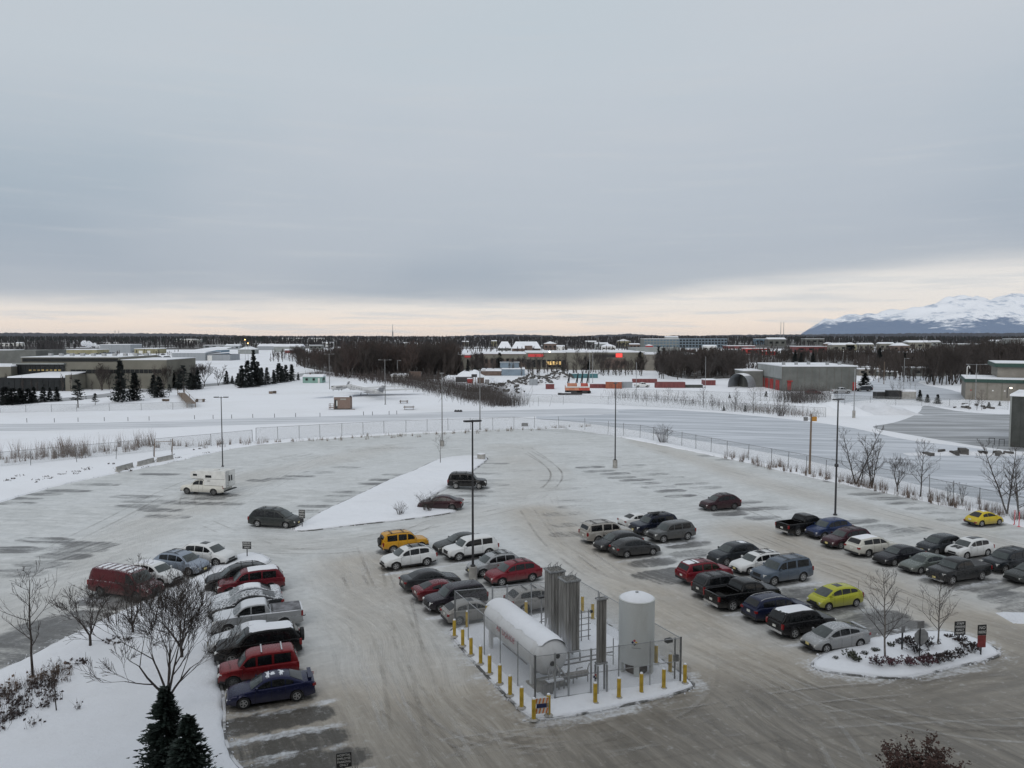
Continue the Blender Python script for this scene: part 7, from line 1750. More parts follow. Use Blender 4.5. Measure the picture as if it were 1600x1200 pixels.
# far buildings: (x0, x1, base row, top row, wall, roof)
FB = [(1165, 1203, 553, 544, 'redbright', 'snow'), (1188, 1212, 555, 548, 'redbright', 'snow'), (1244, 1292, 551, 541, 'maroonc', 'snow'), (1290, 1302, 548, 537, 'brownwall', 'gable_x'), (1301, 1335, 549, 539, 'beige', 'gable'),
 (1322, 1338, 549, 538, 'siding_yel', 'gable_x'), (1342, 1365, 548, 538, 'beige', 'gable'), (1375, 1398, 547, 537, 'beige', 'gable'), (1396, 1421, 549, 540, 'brownwall', 'gable_x'), (1420, 1455, 545, 535, 'beige', 'gable'),
 (1488, 1535, 545, 537, 'block', 'snow'), (1550, 1572, 543, 533, 'block_l', 'gable'), (1578, 1612, 553, 529, 'block_l', 'snow'), (1258, 1288, 538, 529, 'block', 'snow'), (1200, 1228, 541, 530, 'block', 'gable'), (1180, 1200, 538, 529, 'siding_blue', 'snow'), 
 (1136, 1180, 545, 540, 'maroonc', 'snow'), (930, 950, 545, 537, 'block_l', 'gable'), (940, 962, 548, 541, 'white', 'gable_x'), (870, 882, 548, 541, 'white', 'gable'), (915, 932, 541, 534, 'block_l', 'gable'), (965, 985, 541, 533, 'siding_yel', 'gable_x'),
 (984, 1000, 545, 538, 'brownwall', 'gable'), (1070, 1086, 551, 546, 'maroonc', 'snow'), (800, 845, 549, 544.5, 'brownwall', 'steep'), (778, 799, 548, 544, 'block', 'steep'), (820, 832, 550, 540, 'brownwall', 'gable_x'), (850, 870, 547, 537, 'brownwall', 'gable_x'),
 (648, 662, 542, 537, 'white', 'gable'), (630, 640, 541, 536, 'block_l', 'gable'), (677, 688, 540, 535, 'white', 'snow'), (722, 732, 541, 534, 'beige', 'gable'), (768, 776, 541, 533, 'siding_yel', 'gable'), (570, 580, 543, 538, 'block_l', 'gable'), (588, 600, 542, 537, 'white', 'gable'),
 (520, 532, 551, 544, 'block_l', 'gable'), (483, 503, 547, 539, 'block', 'snow'), (503, 520, 541, 536, 'white', 'gable'), (440, 470, 533, 528, 'white', 'snow'), (482, 504, 534, 528, 'white', 'snow'), (512, 522, 532, 528, 'white', 'snow'), 
 (272, 284, 534, 529.5, 'white', 'snow'), (288, 304, 535, 529.5, 'white', 'snow'), (304, 314, 535, 530, 'block_l', 'snow'), (0, 22, 541, 536, 'white', 'snow'), (24, 34, 541, 536, 'white', 'gable'), (160, 172, 539, 535, 'white', 'snow'), (176, 186, 538, 535, 'white', 'snow'),
 (318, 352, 545, 539, 'roofgrey', 'snow'), (352, 374, 546, 540, 'roofgrey', 'gable'), (395, 425, 541, 537, 'block_l', 'snow'), (1342, 1378, 587, 576, 'tan', 'snow'), (1378, 1402, 588, 580, 'block', 'snow'), (1425, 1478, 588, 574, 'block', 'snow'), (1340, 1372, 583, 573, 'block_l', 'snow'), (1228, 1250, 560, 552, 'beige', 'snow'), (1560, 1590, 562, 548, 'block', 'gable'),
 (1100, 1120, 548, 541, 'white', 'gable'), (1450, 1470, 541, 534, 'block_l', 'gable'), (1040, 1060, 535, 527, 'block_l', 'gable'), (1010, 1020, 548, 540, 'redbright', 'gable_x'), (1160, 1185, 590, 577, 'block', 'snow')]
wn = dict(redbright='red', rust='orange brick', siding_yel='tan', beige='beige', block='dark grey', block_l='pale grey', siding_teal='blue green', siding_blue='blue', maroonc='maroon', white='white', brownwall='brown', roofgrey='grey metal', tan='tan')
for i, (x0, x1, yb_, yt_2, wl, rf_) in enumerate(FB):
    third = 'left' if x0 < 530 else ('centre' if x0 < 1000 else 'right')
    lab = 'far %s %s building with %s, %s skyline' % ('wide' if x1-x0 > 25 else 'small', wn[wl], {'snow': 'flat snowy roof', 'steep': 'tall white pitched roof', 'gable': 'snowy pitched roof', 'gable_x': 'snowy gable facing here'}[rf_], third)
    kk = 19./(yb_-522)
    xb(lab, x0, x1, yb_, yt_2, wl, max(8, (x1-x0)*kk*.6), rf_, group='far buildings on the skyline', name='far_building', wins=0 if x1-x0 < 14 else 3, parapet=.35*kk*4*.25+.2)

# ------------------------------------------------------------------ yard things
def box_thing(name, label, cat, x0, x1, yb_, yt_2, D, mat, ang=0, roof='snow', ribs=0, zt=.1):
    g = G(x0, yb_, ZS); kk = 19./(yb_-522); W = (x1-x0)*kk; H = (yb_-yt_2)*kk; t = thing(name, label, cat, g, R(ang))
    MB().bx(0, W, 0, D, 0, H).build('shell', M[mat], t)
    if roof: MB().bx(-.05, W+.05, -.05, D+.05, H+.003, H+zt).build('roof_snow', M['snow_roof'], t)
    for i in range(ribs): MB().bx(W*(i+.4)/ribs, W*(i+.6)/ribs, -.05, -.002, .1, H-.1).build('rib', M[mat], t)
    for s in (0.02, W-.08): MB().bx(s, s+.08, -.06, 0, 0, H).build('corner_post', M[mat], t)
    return t, W, H
box_thing('shipping_container', 'maroon container right behind the faded red machine', 'container', 922, 946, 606.5, 600.5, 2.4, 'maroonc', 0, None, 8)
box_thing('shipping_container', 'orange brown container with snow on its roof in the middle of the yard', 'container', 946, 971, 607, 596.5, 2.5, 'rust', -10, 'snow', 8, .25)
box_thing('shipping_container', 'pale grey container right of the orange brown one', 'container', 972, 988, 606, 596.5, 2.4, 'roofgrey', 0, 'snow', 5)
box_thing('open_trailer', 'farther maroon open trailer behind the white pickup', 'trailer', 988, 1026, 598, 592.3, 2.6, 'maroonc', -6, None, 10)
box_thing('open_trailer', 'nearer long maroon trailer with a frame over its top', 'trailer', 1024, 1070, 606, 597, 2.6, 'maroonc', -3, None, 12)
box_thing('low_building', 'dark low block between the maroon trailers and the arched shed', 'shed', 1071, 1098, 606, 601, 4, 'darkwall', 0, 'snow', 3)
box_thing('small_shed', 'small shed with a snow lined maroon roof left of the arched shed', 'shed', 1100, 1118, 602, 594, 4, 'maroonc', 0, 'snow', 2, .4)
box_thing('dumpster', 'dark long dumpster at the edge of the right snow mound', 'dumpster', 1370, 1392, 623, 613, 2.6, 'trim', 0, None, 4); box_thing('dumpster', 'taller dark dumpster right beside the long one', 'dumpster', 1389, 1408, 624, 610.5, 2.6, 'trim', 0, None, 4)
box_thing('small_shed', 'low pale shed with a snowy roof right of the dumpsters', 'shed', 1409, 1431, 623.5, 612, 3.4, 'concrete', 0, 'snow', 2, .4)
box_thing('crate', 'small dark crate beside the centre fence on the near side', 'crate', 815, 825, 666, 661.5, .9, 'pole_grey', 0, None, 2)
t, W, H = box_thing('truck_trailer', 'long blue green flatbed trailer behind the two cranes', 'trailer', 893, 935, 591, 584, 3, 'teal', 8, 'snow', 6)
box_thing('flatbed', 'red and grey machine half buried left of the cranes', 'machine', 853, 866, 608, 600, 3, 'maroonc', 0, 'snow', 2); box_thing('small_container', 'small grey crate standing in the snow by the debris', 'crate', 827, 840, 602, 593, 2.4, 'roofgrey', 0, None, 3)
for i, (x0, x1, mt_, lb) in enumerate(((883, 905, 'crane_or', 'faded orange crawler crane with a white frame on its back'), (904, 922, 'crane_red', 'faded red crawler crane right beside the orange one'))):
    g = G(x0, 615, ZS); kk = 19./(615-522); W = (x1-x0)*kk; t = thing('crawler_crane', lb, 'crane', g, 0)
    for y_ in (0, 2.6):
        q = MB(); q.lathe([(.5, y_), (.5, y_+.6)], 10, (.6, 0, .5), axis='y'); q.lathe([(.5, y_), (.5, y_+.6)], 10, (W-.2, 0, .5), axis='y'); q.bx(.6, W-.2, y_, y_+.6, .02, .98); q.build('track', M['trim'], t)
    MB().bx(.1, W-.1, .1, 3.0, 1.0, 2.5).build('engine_house', M[mt_], t)
    q = MB(); q.add([(.3, .05, 2.5), (W-.3, .05, 2.5), (W-.5, 2.2, 3.2), (.5, 2.2, 3.2)], [(0, 1, 2, 3)]); q.build('sloping_deck', M[mt_], t)
    for x_ in (.15, W-.65): MB().bx(x_, x_+.5, -.06, 2.2, 2.0, 3.25).build('white_frame', M['snow_roof'], t)
    MB().bx(.15, W-.15, -.08, .0, 1.9, 2.3).build('white_bar', M['white'], t)
    for x_ in (.8, W-1.): 
        q = MB(); tp = (x_+.9, 3.5, 6.4+i*.8); q.tube([(x_, 2.4, 2.6), tp], .16, 4); q.tube([(x_+.6, 3.4, 2.6), tp], .14, 4)
        for k_ in range(4): q.tube([(x_+.2*k_, 2.4+.25*k_, 2.9+k_*.9), (x_+.6, 3.4, 3.0+k_*.9)], .08, 3)
        q.build('boom', M['trim'], t)
t = thing('flat_platform', 'dark low flatbed lying in the snow before the cranes', 'trailer', G(872, 617, ZS)); MB().bx(0, 7.5, 0, 1.4, .1, .55).build('bed', M['trim'], t); MB().bx(1, 4, .1, 1.3, .553, .68).build('snow_patch', M['snow_roof'], t)
t = thing('red_machinery', 'red raised machinery in front of the red doors', 'machine', G(1176, 604, ZS))
for i in range(3): MB().bx(i*1.3, i*1.3+.5, 0, 1.4, 0, 2.8+.5*(i % 2)).build('upright', M['redbright'], t); 
MB().bx(-.2, 3.5, -.1, .3, 1.5, 1.75).build('beam', M['snow_roof'], t); MB().bx(-.2, 3.8, -.1, .3, 2.3, 2.55).build('beam', M['redbright'], t)
# debris and snow heaps
def heap(name, label, x0, x1, yb_, h, D, seed, mat='snow_rough', debris=0, cat='snow mound', z0=ZS, nx=34, ny=12):
    a, b = G(x0, yb_, z0), G(x1, yb_, z0); W = (b-a).length; rr = random.Random(seed); t = MB(); rows = []
    ph = [rr.uniform(0, 6) for _ in range(6)]
    def hh(u, v):
        e = (math.sin(math.pi*u)**.55)*(math.sin(math.pi*v)**.7)
        return h*e*(.72+.22*math.sin(u*9+ph[0]+v*3)+.12*math.sin(u*23+ph[1])+.10*math.sin(v*13+ph[2]+u*5))
    for i in range(nx+1):
        rows.append([(W*i/nx, D*j/ny, max(-.02, hh(i/nx, j/ny)+(rr.uniform(-.12, .12)*h*.4 if 0 < i < nx and 0 < j < ny else -.02))) for j in range(ny+1)])
    t.grid(rows); o = t.build(name, M[mat], None, 70); o.location = a; o.rotation_euler.z = math.atan2(b.y-a.y, b.x-a.x); tag(o, label, cat)
    if debris:
        q = MB()
        for k_ in range(debris):
            u, v = rr.uniform(.05, .95), rr.uniform(.05, .8); s = rr.uniform(.3, 1.2); q.box((W*u, D*v, hh(u, v)+.1), (s*rr.uniform(.6, 2), s*rr.uniform(.4, 1), s*rr.uniform(.3, .8)), rr.uniform(0, 3))
        q2 = q.build('debris', M['debris'], o); q2['kind'] = 'stuff'
    return o
heap('snow_mound', 'smooth broad snow mound left of the shops', 684, 770, 597, 4.0, 30, 1, 'snow'); heap('snow_mound', 'rough white heap behind the utility pole', 762, 812, 612, 3.4, 14, 2, 'snow_rough', 70)
heap('snow_mound', 'rough debris strewn snow bank left of the cranes', 800, 868, 602, 3.6, 22, 3, 'snow_rough', 160); heap('snow_mound', 'snow covered debris piles behind the cranes', 850, 900, 594, 3.4, 22, 4, 'snow_rough', 120)
heap('snow_mound', 'sloping snow bank at the left of the crane yard', 785, 822, 620, 3.2, 12, 5, 'snow_rough', 20); heap('snow_mound', 'long white snow mound in the middle of the right field', 1262, 1372, 650, 2.6, 22, 6, 'snow'); heap('snow_mound', 'rough snow mound before the dumpsters', 1340, 1448, 649, 2.4, 16, 7, 'snow_rough')
heap('snow_mound', 'low snow ridge on the near right shoulder of the icy yard', 1420, 1600, 712, .5, 3, 8, 'snow_rough', 12); heap('snow_mound', 'low white snow swell in front of the yard containers', 990, 1100, 619, 1.2, 10, 9, 'snow')
heap('snow_mound', 'small snow bank at the right edge of the lot', 1584, 1650, 975, .3, 2.2, 10, 'snow_rough', 0, z0=0); heap('snow_mound', 'snow heap by the far street behind the block building', 1500, 1560, 640, 1.0, 8, 11, 'snow_rough', 14)
for i, (x0, x1, yb_, yt_2, mt_, lb) in enumerate(((712, 738, 597, 589, 'pole_dark', 'snow dusted dark equipment left of the small red vehicle'), (730, 738, 599, 592, 'redbright', 'small red vehicle in the snow by the thicket'), (746, 756, 599, 590, 'brownwall', 'little brown cabin on the snow mound'), (758, 764, 600, 593, 'pole_grey', 'little grey hut beside the brown cabin'))):
    box_thing('yard_equipment', lb, 'equipment', x0, x1, yb_, yt_2, 2, mt_, 0, 'snow', 2, .25)
t = thing('roadside_sign', 'dark rectangular sign on two legs at the thicket edge', 'sign', G(739, 609, ZS))
for x_ in (0, .9): MB().tube([(x_, 0, 0), (x_, 0, 5.0)], .12, 5).build('post', M['wood'], t)
MB().bx(-.5, 1.4, -.1, .1, 4.3, 5.3).build('board', M['pole_dark'], t)

# ------------------------------------------------------------------ aircraft on the white field
def aircraft(label, nose, tail, rad, sc):
    n_, t_ = G(*nose, ZS), G(*tail, ZS); d = n_-t_; L = d.length; t = thing('parked_aircraft', label, 'aircraft', (n_+t_)/2, math.atan2(d.y, d.x)); z = rad*1.9
    MB().lathe([(.05*rad, L/2), (rad*.45, L*.47), (rad*.8, L*.42), (rad, L*.33), (rad, -L*.12), (rad*.75, -L*.30), (rad*.3, -L*.46), (.05, -L/2)], 16, (0, 0, z), axis='x').build('fuselage', M['plane'], t, 50)
    for s in (1, -1):
        q = MB(); q.add([(L*.10, s*rad*.7, z-rad*.5), (-L*.12, s*rad*.7, z-rad*.5), (-L*.16, s*L*.42, z-rad*.1), (-L*.08, s*L*.42, z-rad*.1)]+[(L*.10, s*rad*.7, z-rad*.38), (-L*.12, s*rad*.7, z-rad*.38), (-L*.16, s*L*.42, z-rad*.04), (-L*.08, s*L*.42, z-rad*.04)],
            [(0, 1, 2, 3), (7, 6, 5, 4), (0, 4, 5, 1), (1, 5, 6, 2), (2, 6, 7, 3), (3, 7, 4, 0)]); q.build('wing', M['snow_roof'] if s > 0 else M['plane'], t)
        MB().lathe([(rad*.25, -L*.12), (rad*.38, -L*.15), (rad*.38, -L*.26), (rad*.2, -L*.32)], 10, (0, s*rad*1.15, z+rad*.35), axis='x').build('engine', M['plane'], t, 40)
        q = MB(); q.add([(-L*.40, 0, z+rad*1.9), (-L*.49, 0, z+rad*1.9), (-L*.52, s*L*.15, z+rad*1.95), (-L*.46, s*L*.15, z+rad*1.95), (-L*.40, 0, z+rad*2.0), (-L*.49, 0, z+rad*2.0), (-L*.52, s*L*.15, z+rad*2.0), (-L*.46, s*L*.15, z+rad*2.0)],
            [(0, 1, 2, 3), (7, 6, 5, 4), (0, 4, 5, 1), (1, 5, 6, 2), (2, 6, 7, 3), (3, 7, 4, 0)]); q.build('tailplane', M['plane'], t)
        MB().tube([(0, s*rad*1.1, 0), (0, s*rad*.9, z-rad*.6)], .09, 5).build('landing_gear', M['trim'], t)
        for k_ in range(5): MB().box((L*(.26-.07*k_), s*rad*.98, z+rad*.2), (.32, .10, .30)).build('cabin_window', M['glass'], t)
    q = MB(); q.add([(-L*.30, -.06, z+rad*.4), (-L*.46, -.06, z+rad*.2), (-L*.53, -.06, z+rad*2.4), (-L*.45, -.06, z+rad*2.4), (-L*.30, .06, z+rad*.4), (-L*.46, .06, z+rad*.2), (-L*.53, .06, z+rad*2.4), (-L*.45, .06, z+rad*2.4)],
        [(0, 1, 2, 3), (7, 6, 5, 4), (0, 4, 5, 1), (1, 5, 6, 2), (2, 6, 7, 3), (3, 7, 4, 0)]); q.build('tail_fin', M['plane_dk'], t)
    MB().tube([(L*.38, 0, 0), (L*.38, 0, z-rad*.6)], .08, 5).build('nose_gear', M['trim'], t); MB().box((L*.40, 0, z+rad*.55), (.7, rad*1.0, .35)).build('cockpit_window', M['glass'], t)
    MB().lathe([(rad*.3, -L*.2), (rad*.55, -L*.1), (rad*.5, L*.3), (rad*.2, L*.36)], 10, (0, 0, z+rad*.62), axis='x').build('snow_on_top', M['snow_roof'], t, 60)
aircraft('white parked jet with its nose to the left behind the brown shed', (541, 611), (601, 625), .95, 1)
aircraft('smaller white aircraft nose to tail with the bigger jet near the lamp pole', (517, 613), (546, 611), .75, 1)

# ------------------------------------------------------------------ small things by the lot
for (xa_, ya_, xb_, yb_, lb) in ((182, 738.5, 207, 731.5, 'leftmost of three concrete barriers on the left lot edge'), (215.5, 730, 240, 723.5, 'middle one of three concrete barriers on the left lot edge'), (246, 723.5, 270, 718.5, 'rightmost of three concrete barriers on the left lot edge')):
    a, b = G(xa_, ya_, 0), G(xb_, yb_, 0); d = b-a; t = thing('concrete_barrier', lb, 'barrier', a, math.atan2(d.y, d.x), 'concrete barriers on the left lot edge'); L = d.length
    pr = [(-.28, 0), (.28, 0), (.28, .1), (.12, .32), (.08, .82), (-.08, .82), (-.12, .32), (-.28, .1)]; q = MB(); n = len(pr)
    q.add([(0, y, z) for y, z in pr]+[(L, y, z) for y, z in pr], [tuple(range(n)), tuple(range(2*n-1, n-1, -1))]+[(i, (i+1) % n, (i+1) % n+n, i+n) for i in range(n)]); q.build('barrier_block', M['concrete'], t); MB().bx(.02, L-.02, -.075, .075, .823, .86).build('snow_cap', M['snow_roof'], t)
t = thing('concrete_ring', 'low round concrete ring at the far tip of the wedge island', 'concrete ring', G(752, 717, .17)); MB().lathe([(.62, 0), (.62, .75), (.48, .75), (.48, .35)], 18).build('ring_wall', M['concrete'], t, 40); MB().lathe([(.60, .752), (.60, .80), (.50, .80)], 18).build('snow_cap', M['snow_roof'], t); MB().bx(-1.4, -.7, -.2, .1, 0, .12).build('slab', M['concrete'], t)
for i, (x, y, lb) in enumerate(((1585, 820, 'left one of two red stakes at the right fence'), (1592, 823, 'right one of two red stakes at the right fence'))):
    t = thing('marker_stake', lb, 'stake', G(x, y, 0)); MB().tube([(0, 0, 0), (0, 0, 1.5)], .045, 6).build('post', M['pinkred'], t); MB().lathe([(.16, 0), (.12, .06), (.05, .08)], 8).build('foot', M['pinkred'], t)
for x, y, w_, lb in ((1545, 695, .9, 'left one of two dark metal racks beside the dark building'), (1561, 697, .8, 'right one of two dark metal racks beside the dark building')):
    t = thing('metal_rack', lb, 'rack', G(x, y, ZS), R(-8)); 
    for x_ in (0, w_): MB().tube([(x_, 0, 0), (x_, 0, 1.15)], .05, 5).build('leg', M['trim'], t)
    MB().tube([(0, 0, 1.15), (w_, 0, 1.15)], .05, 5).build('top_bar', M['trim'], t)
a, b = G(283, 617, ZS), G(299, 637, ZS); d = b-a; t = thing('wooden_ramp', 'long dark plank ramp lying on the white field left of the light pole', 'ramp', a, math.atan2(d.y, d.x)); L = d.length
np_ = 14
for i in range(np_): MB().bx(L*i/np_+.03, L*(i+1)/np_-.03, -1.1, 1.1, .55+.5*i/np_, .68+.5*i/np_).build('plank', M['wood'], t)
for x_ in (.3, L*.5, L-.4):
    for y_ in (-1.0, 1.0): MB().bx(x_-.08, x_+.08, y_-.08, y_+.08, 0, 1.9).build('support_post', M['wood'], t)
for y_ in (-1.05, 1.05): MB().tube([(0, y_, 1.55), (L, y_, 1.9)], .05, 4).build('hand_rail', M['wood'], t)
def picnic(label, x, y, s=1.):
    t = thing('picnic_table', label, 'table', G(x, y, ZS), x*.01); MB().bx(-.9*s, .9*s, -.35*s, .35*s, .68*s, .75*s).build('table_top', M['snow_roof'], t)
    for y_ in (-.65, .65): MB().bx(-.9*s, .9*s, (y_-.13)*s, (y_+.13)*s, .40*s, .46*s).build('seat', M['wood'], t)
    for x_ in (-.7, .7): MB().box((x_*s, 0, .35*s), (.08, 1.2*s, .66*s)).build('leg', M['wood'], t)
picnic('snowy low table on the field left of the mint house', 426, 615, 1.2); picnic('small snowy table on the field right of the jet', 631, 630, 1.3); picnic('low snowy frame below the small table right of the jet', 639, 640, 1.5); picnic('small dark frame on the field left of the light pole head', 313, 628, 1.3); picnic('small frame near the left fence of the snow field', 259, 627, 1.)
st0 = thing('field_stake', 'thin dark stake in the snow beside the plowed track', 'stake', G(42, 660, ZS), 0, 'stakes along the plowed track'); MB().tube([(0, 0, 0), (0, 0, .9)], .06, 4).build('post', M['trim'], st0)
for x, y in ((85, 660), (122, 659), (163, 658), (200, 658), (233, 657), (304, 655), (333, 654.5), (362, 654), (395, 653), (429, 652.5), (462, 651.5), (500, 651), (568, 649), (582, 649), (608, 648), (620, 647.5)): copy_thing(st0, G(x, y, ZS))
for i, x in enumerate((712, 716, 720)): 
    t = thing('dark_stone', ('left', 'middle', 'right')[i]+' one of three small dark stones by the plowed track', 'stone', G(x, 643.5, ZS)); MB().lathe([(.35, 0), (.4, .25), (.15, .5)], 7).build('stone', M['pole_dark'], t)
t = thing('old_gate', 'leaning wooden gate frame in the left fence brush', 'gate', G(241, 714, ZS), R(8))
for x_ in (0, 2.6): MB().tube([(x_, 0, 0), (x_+.15, 0, 2.8)], .07, 5).build('post', M['wood'], t)
MB().tube([(.1, 0, 2.3), (2.7, 0, 2.4)], .05, 5).build('top_bar', M['wood'], t)

# ------------------------------------------------------------------ vehicles farther off
EXTRA = [('J1', 'pickup', -4, (1299, 604, 1329, 616), 'silver', .6, {}, 'snow dusted pale pickup in front of the grey block building'), ('J2', 'suv', 175, (1338, 601, 1362, 613), 'dslate', 0, dict(snow=1), 'dark suv with snow on its roof beside the dense spruce'),
 ('J3', 'pickup', 5, (993, 597, 1013, 606), 'white', .8, {}, 'snowy white pickup left of the maroon trailers'), ('J4', 'cross', 4, (1260, 608, 1281, 617), 'maroon2', .2, {}, 'dull red car partly behind the young trees by the block building'), ('J5', 'minivan', 0, (342, 557, 357, 564), 'white', .3, {}, 'white van parked in front of the grey metal shed')]
for c_ in EXTRA: placed[c_[0]] = fit_car(c_[1], c_[2], c_[3]); 
_mk = make_car
for c_ in EXTRA:
    t = make_car(*c_); t['group'] = 'vehicles in the yards'; t.location.z = ZS
fc0 = None; rr = random.Random(77)
def small_car(colr):
    t = thing('parked_car', 'small far car in the distant lot beyond the beige building', 'car', (0, 0, 0), 0, 'cars in the distant lot')
    q = MB(); q.bx(-2.3, 2.3, -.9, .9, .3, 1.0); q.build('body', M[colr], t)
    q = MB(); q.box((-.2, 0, 1.25), (2.6, 1.6, .55), 0, taper=.8); q.build('cabin', M['glass'], t)
    q = MB(); q.box((-.2, 0, 1.56), (2.0, 1.3, .08)); q.build('roof_snow', M['snow_roof'], t); return t
protos = [small_car(m_) for m_ in ('c_dark', 'c_white', 'c_red', 'c_blue')]
spots = [(190+i*4.6+rr.uniform(-1, 1), 559.5-rr.choice([0, 0, 2.2, 4.4])) for i in range(17)]+[(60+i*6.5+rr.uniform(-1, 1), 556-rr.choice([0, 1.5, 3])) for i in range(20)]+[(6+i*4, 561+i % 3) for i in range(6)]
for i, (x, y) in enumerate(spots):
    p = protos[i % 4] if i < 4 else copy_thing(protos[rr.choice([0, 0, 1, 3, 2])], (0, 0, 0)); p.location = G(x, y, ZS); p.rotation_euler.z = R(80+rr.uniform(-6, 6))
shop_spots = [(800+i*5, 573-(i % 3)) for i in range(14)]+[(1340+i*5.5, 570+(i % 3)*2) for i in range(12)]
sp0 = None
for i, (x, y) in enumerate(shop_spots):
    p = copy_thing(protos[rr.choice([0, 0, 1, 3])], G(x, y, ZS), R(rr.uniform(0, 180)), None, 'small far car parked in front of the distant shops and yards', 'cars by the shops')
# radio masts
for x, yb_, yt_2, lb in ((614, 527, 507, 'slender radio mast on the skyline left of centre'), (1219, 529, 503, 'left one of two thin radio masts left of the mountains'), (1223.5, 529, 503, 'right one of two thin radio masts left of the mountains'), (181, 527, 516, 'left small mast on the left skyline hill'), (187, 527, 516, 'right small mast on the left skyline hill')):
    d_ = 2600.; X_ = (x-800)/F_PX*d_; h_ = CAM_H+(522-yt_2)/F_PX*d_; t = thing('radio_mast', lb, 'mast', (X_, d_, 0)); MB().tube([(0, 0, 0), (0, 0, h_)], [1.1, .7], 4).build('lattice', M['metal'], t); MB().tube([(0, 0, 0), (0, 0, 28)], [2., 2.], 4).build('foot', M['metal'], t) if x == 614 else None

# ------------------------------------------------------------------ woods, one tree at a time near, masses far
wt = [bare_tree_parts(51, 12, 1, .22, .36, nb=26, minr=.030, sp=dict(n=[4, 5, 4], ang=(20, 45), len=(.45, .7), f0=.2)), bare_tree_parts(52, 13, 2, .2, .30, nb=18, minr=.030, sp=dict(n=[4, 5, 4], ang=(18, 42), len=(.45, .7), f0=.2)), vase_tree_parts(53, 11, 6, 4, .035)]
rr = random.Random(31)
def scatter_trees(label, group, n, xr, yfun, hr, mats, sd):
    rr = random.Random(sd)
    for i in range(n):
        x = rr.uniform(*xr); y0, y1 = yfun(x); y = rr.uniform(y0, y1); h = rr.uniform(*hr); k_ = rr.randrange(3)
        put_tree(wt[k_], 'bare_tree', label, 'tree', G(x, y, ZS), rr.random()*6, h/(12, 13, 11)[k_], (M['bark'], mats[i % len(mats)]), group)
tr_, tg_ = M['twig'], M['twig_grey']
scatter_trees('tall bare tree in the brown wood behind the white field', 'bare trees of the centre wood', 78, (535, 712), lambda x: (575, 592-(x-535)*.01), (11, 16), (M['twig_red'], tr_, tr_), 1)
scatter_trees('bare tree at the left end of the wood by the curving road', 'bare trees by the curving road', 34, (462, 545), lambda x: (566+(x-462)*.22, 574+(x-462)*.2), (8, 12), (M['twig_red'], tr_), 2)
scatter_trees('bare tree in the wood between the shops and the arched shed', 'bare trees behind the container row', 46, (1028, 1160), lambda x: (582, 593), (8, 12.5), (tr_, tg_), 3)
scatter_trees('bare tree in the wood behind the grey block building', 'bare trees behind the block building', 40, (1165, 1500), lambda x: (560, 568), (5.5, 9), (tr_, tg_), 4)
scatter_trees('bare tree at the road island behind the dumpsters', 'bare trees at the road island', 24, (1447, 1506), lambda x: (596, 602), (10, 15), (tr_, M['bark']), 5)
scatter_trees('bare tree among the shop fronts in the middle distance', 'bare trees before the shops', 34, (650, 1010), lambda x: (580, 586), (6, 11), (tg_, tr_), 6)
scatter_trees('bare tree near the front of the left beige building', 'bare trees by the beige building', 16, (140, 345), lambda x: (606-(x-140)*.02, 612-(x-140)*.03), (6, 9), (tg_, tr_), 7)
scatter_trees('leaning bare tree behind the tan building at right', 'bare trees at the right edge', 26, (1500, 1600), lambda x: (575, 592), (12, 17), (tr_,), 8)
def tree_mass(label, regs, mat, seed, ns=18, wd=.16, name='far_wood'):
    r = np.random.RandomState(seed); V_, n0 = [], 0
    for (x0, x1, ya, yb_, cnt, h0, h1) in regs:
        px = r.uniform(x0, x1, cnt); py = r.uniform(ya, yb_, cnt)
        d = (CAM_H-ZS)*F_PX/(py-522.); Xg = (px-800)/F_PX*d*1.0; h = r.uniform(h0, h1, cnt)
        d_, X_, h_ = [np.repeat(a, ns) for a in (d, Xg, h)]; N_ = len(d_)
        f = r.rand(N_)**.8; a = r.rand(N_)*2*np.pi; sp_ = h_*.20
        bx_ = X_+r.normal(0, .25, N_); by_ = d_+r.normal(0, .25, N_); bz = h_*f*.72
        ex = X_+np.cos(a)*sp_*np.sin(np.pi*(.2+.8*f))*r.rand(N_)**.5; ey = d_+np.sin(a)*sp_*r.rand(N_); ez = np.minimum(h_, bz+h_*r.uniform(.12, .38, N_))
        w_ = wd*(h_/12)*r.uniform(.6, 1.6, N_)*(1+d_/900)
        tri = np.stack([np.stack([bx_-w_, by_, bz], 1), np.stack([bx_+w_, by_, bz], 1), np.stack([ex, ey, ez], 1)], 1); V_.append(tri.reshape(-1, 3))
        tw_ = .12*(h/12)*(1+d/900); tri = np.stack([np.stack([Xg-tw_, d, 0*d], 1), np.stack([Xg+tw_, d, 0*d], 1), np.stack([Xg, d, h], 1)], 1); V_.append(tri.reshape(-1, 3))
    co = np.concatenate(V_); fc = np.arange(len(co)).reshape(-1, 3); me = np_mesh(name, co, fc, 3); o = link_mesh(name, me, M[mat]); tag(o, label, 'woods', kind='stuff'); return o
tree_mass('dense brown bare wood filling the centre behind the white field', [(520, 720, 562, 588, 480, 8, 13), (465, 560, 556, 575, 200, 6, 9), (560, 720, 546, 560, 320, 8, 11), (720, 1000, 546, 551, 160, 4, 7)], 'twig', 1, 24)
tree_mass('dark bare wood behind the yards at the right', [(1025, 1165, 562, 588, 320, 8, 12), (1160, 1600, 556, 568, 620, 5, 9), (1380, 1510, 566, 588, 180, 7, 12), (1500, 1640, 560, 590, 260, 9, 13), (1010, 1640, 549, 556, 520, 3.5, 7), (1200, 1640, 545, 550, 160, 5, 9)], 'twig', 2, 24)
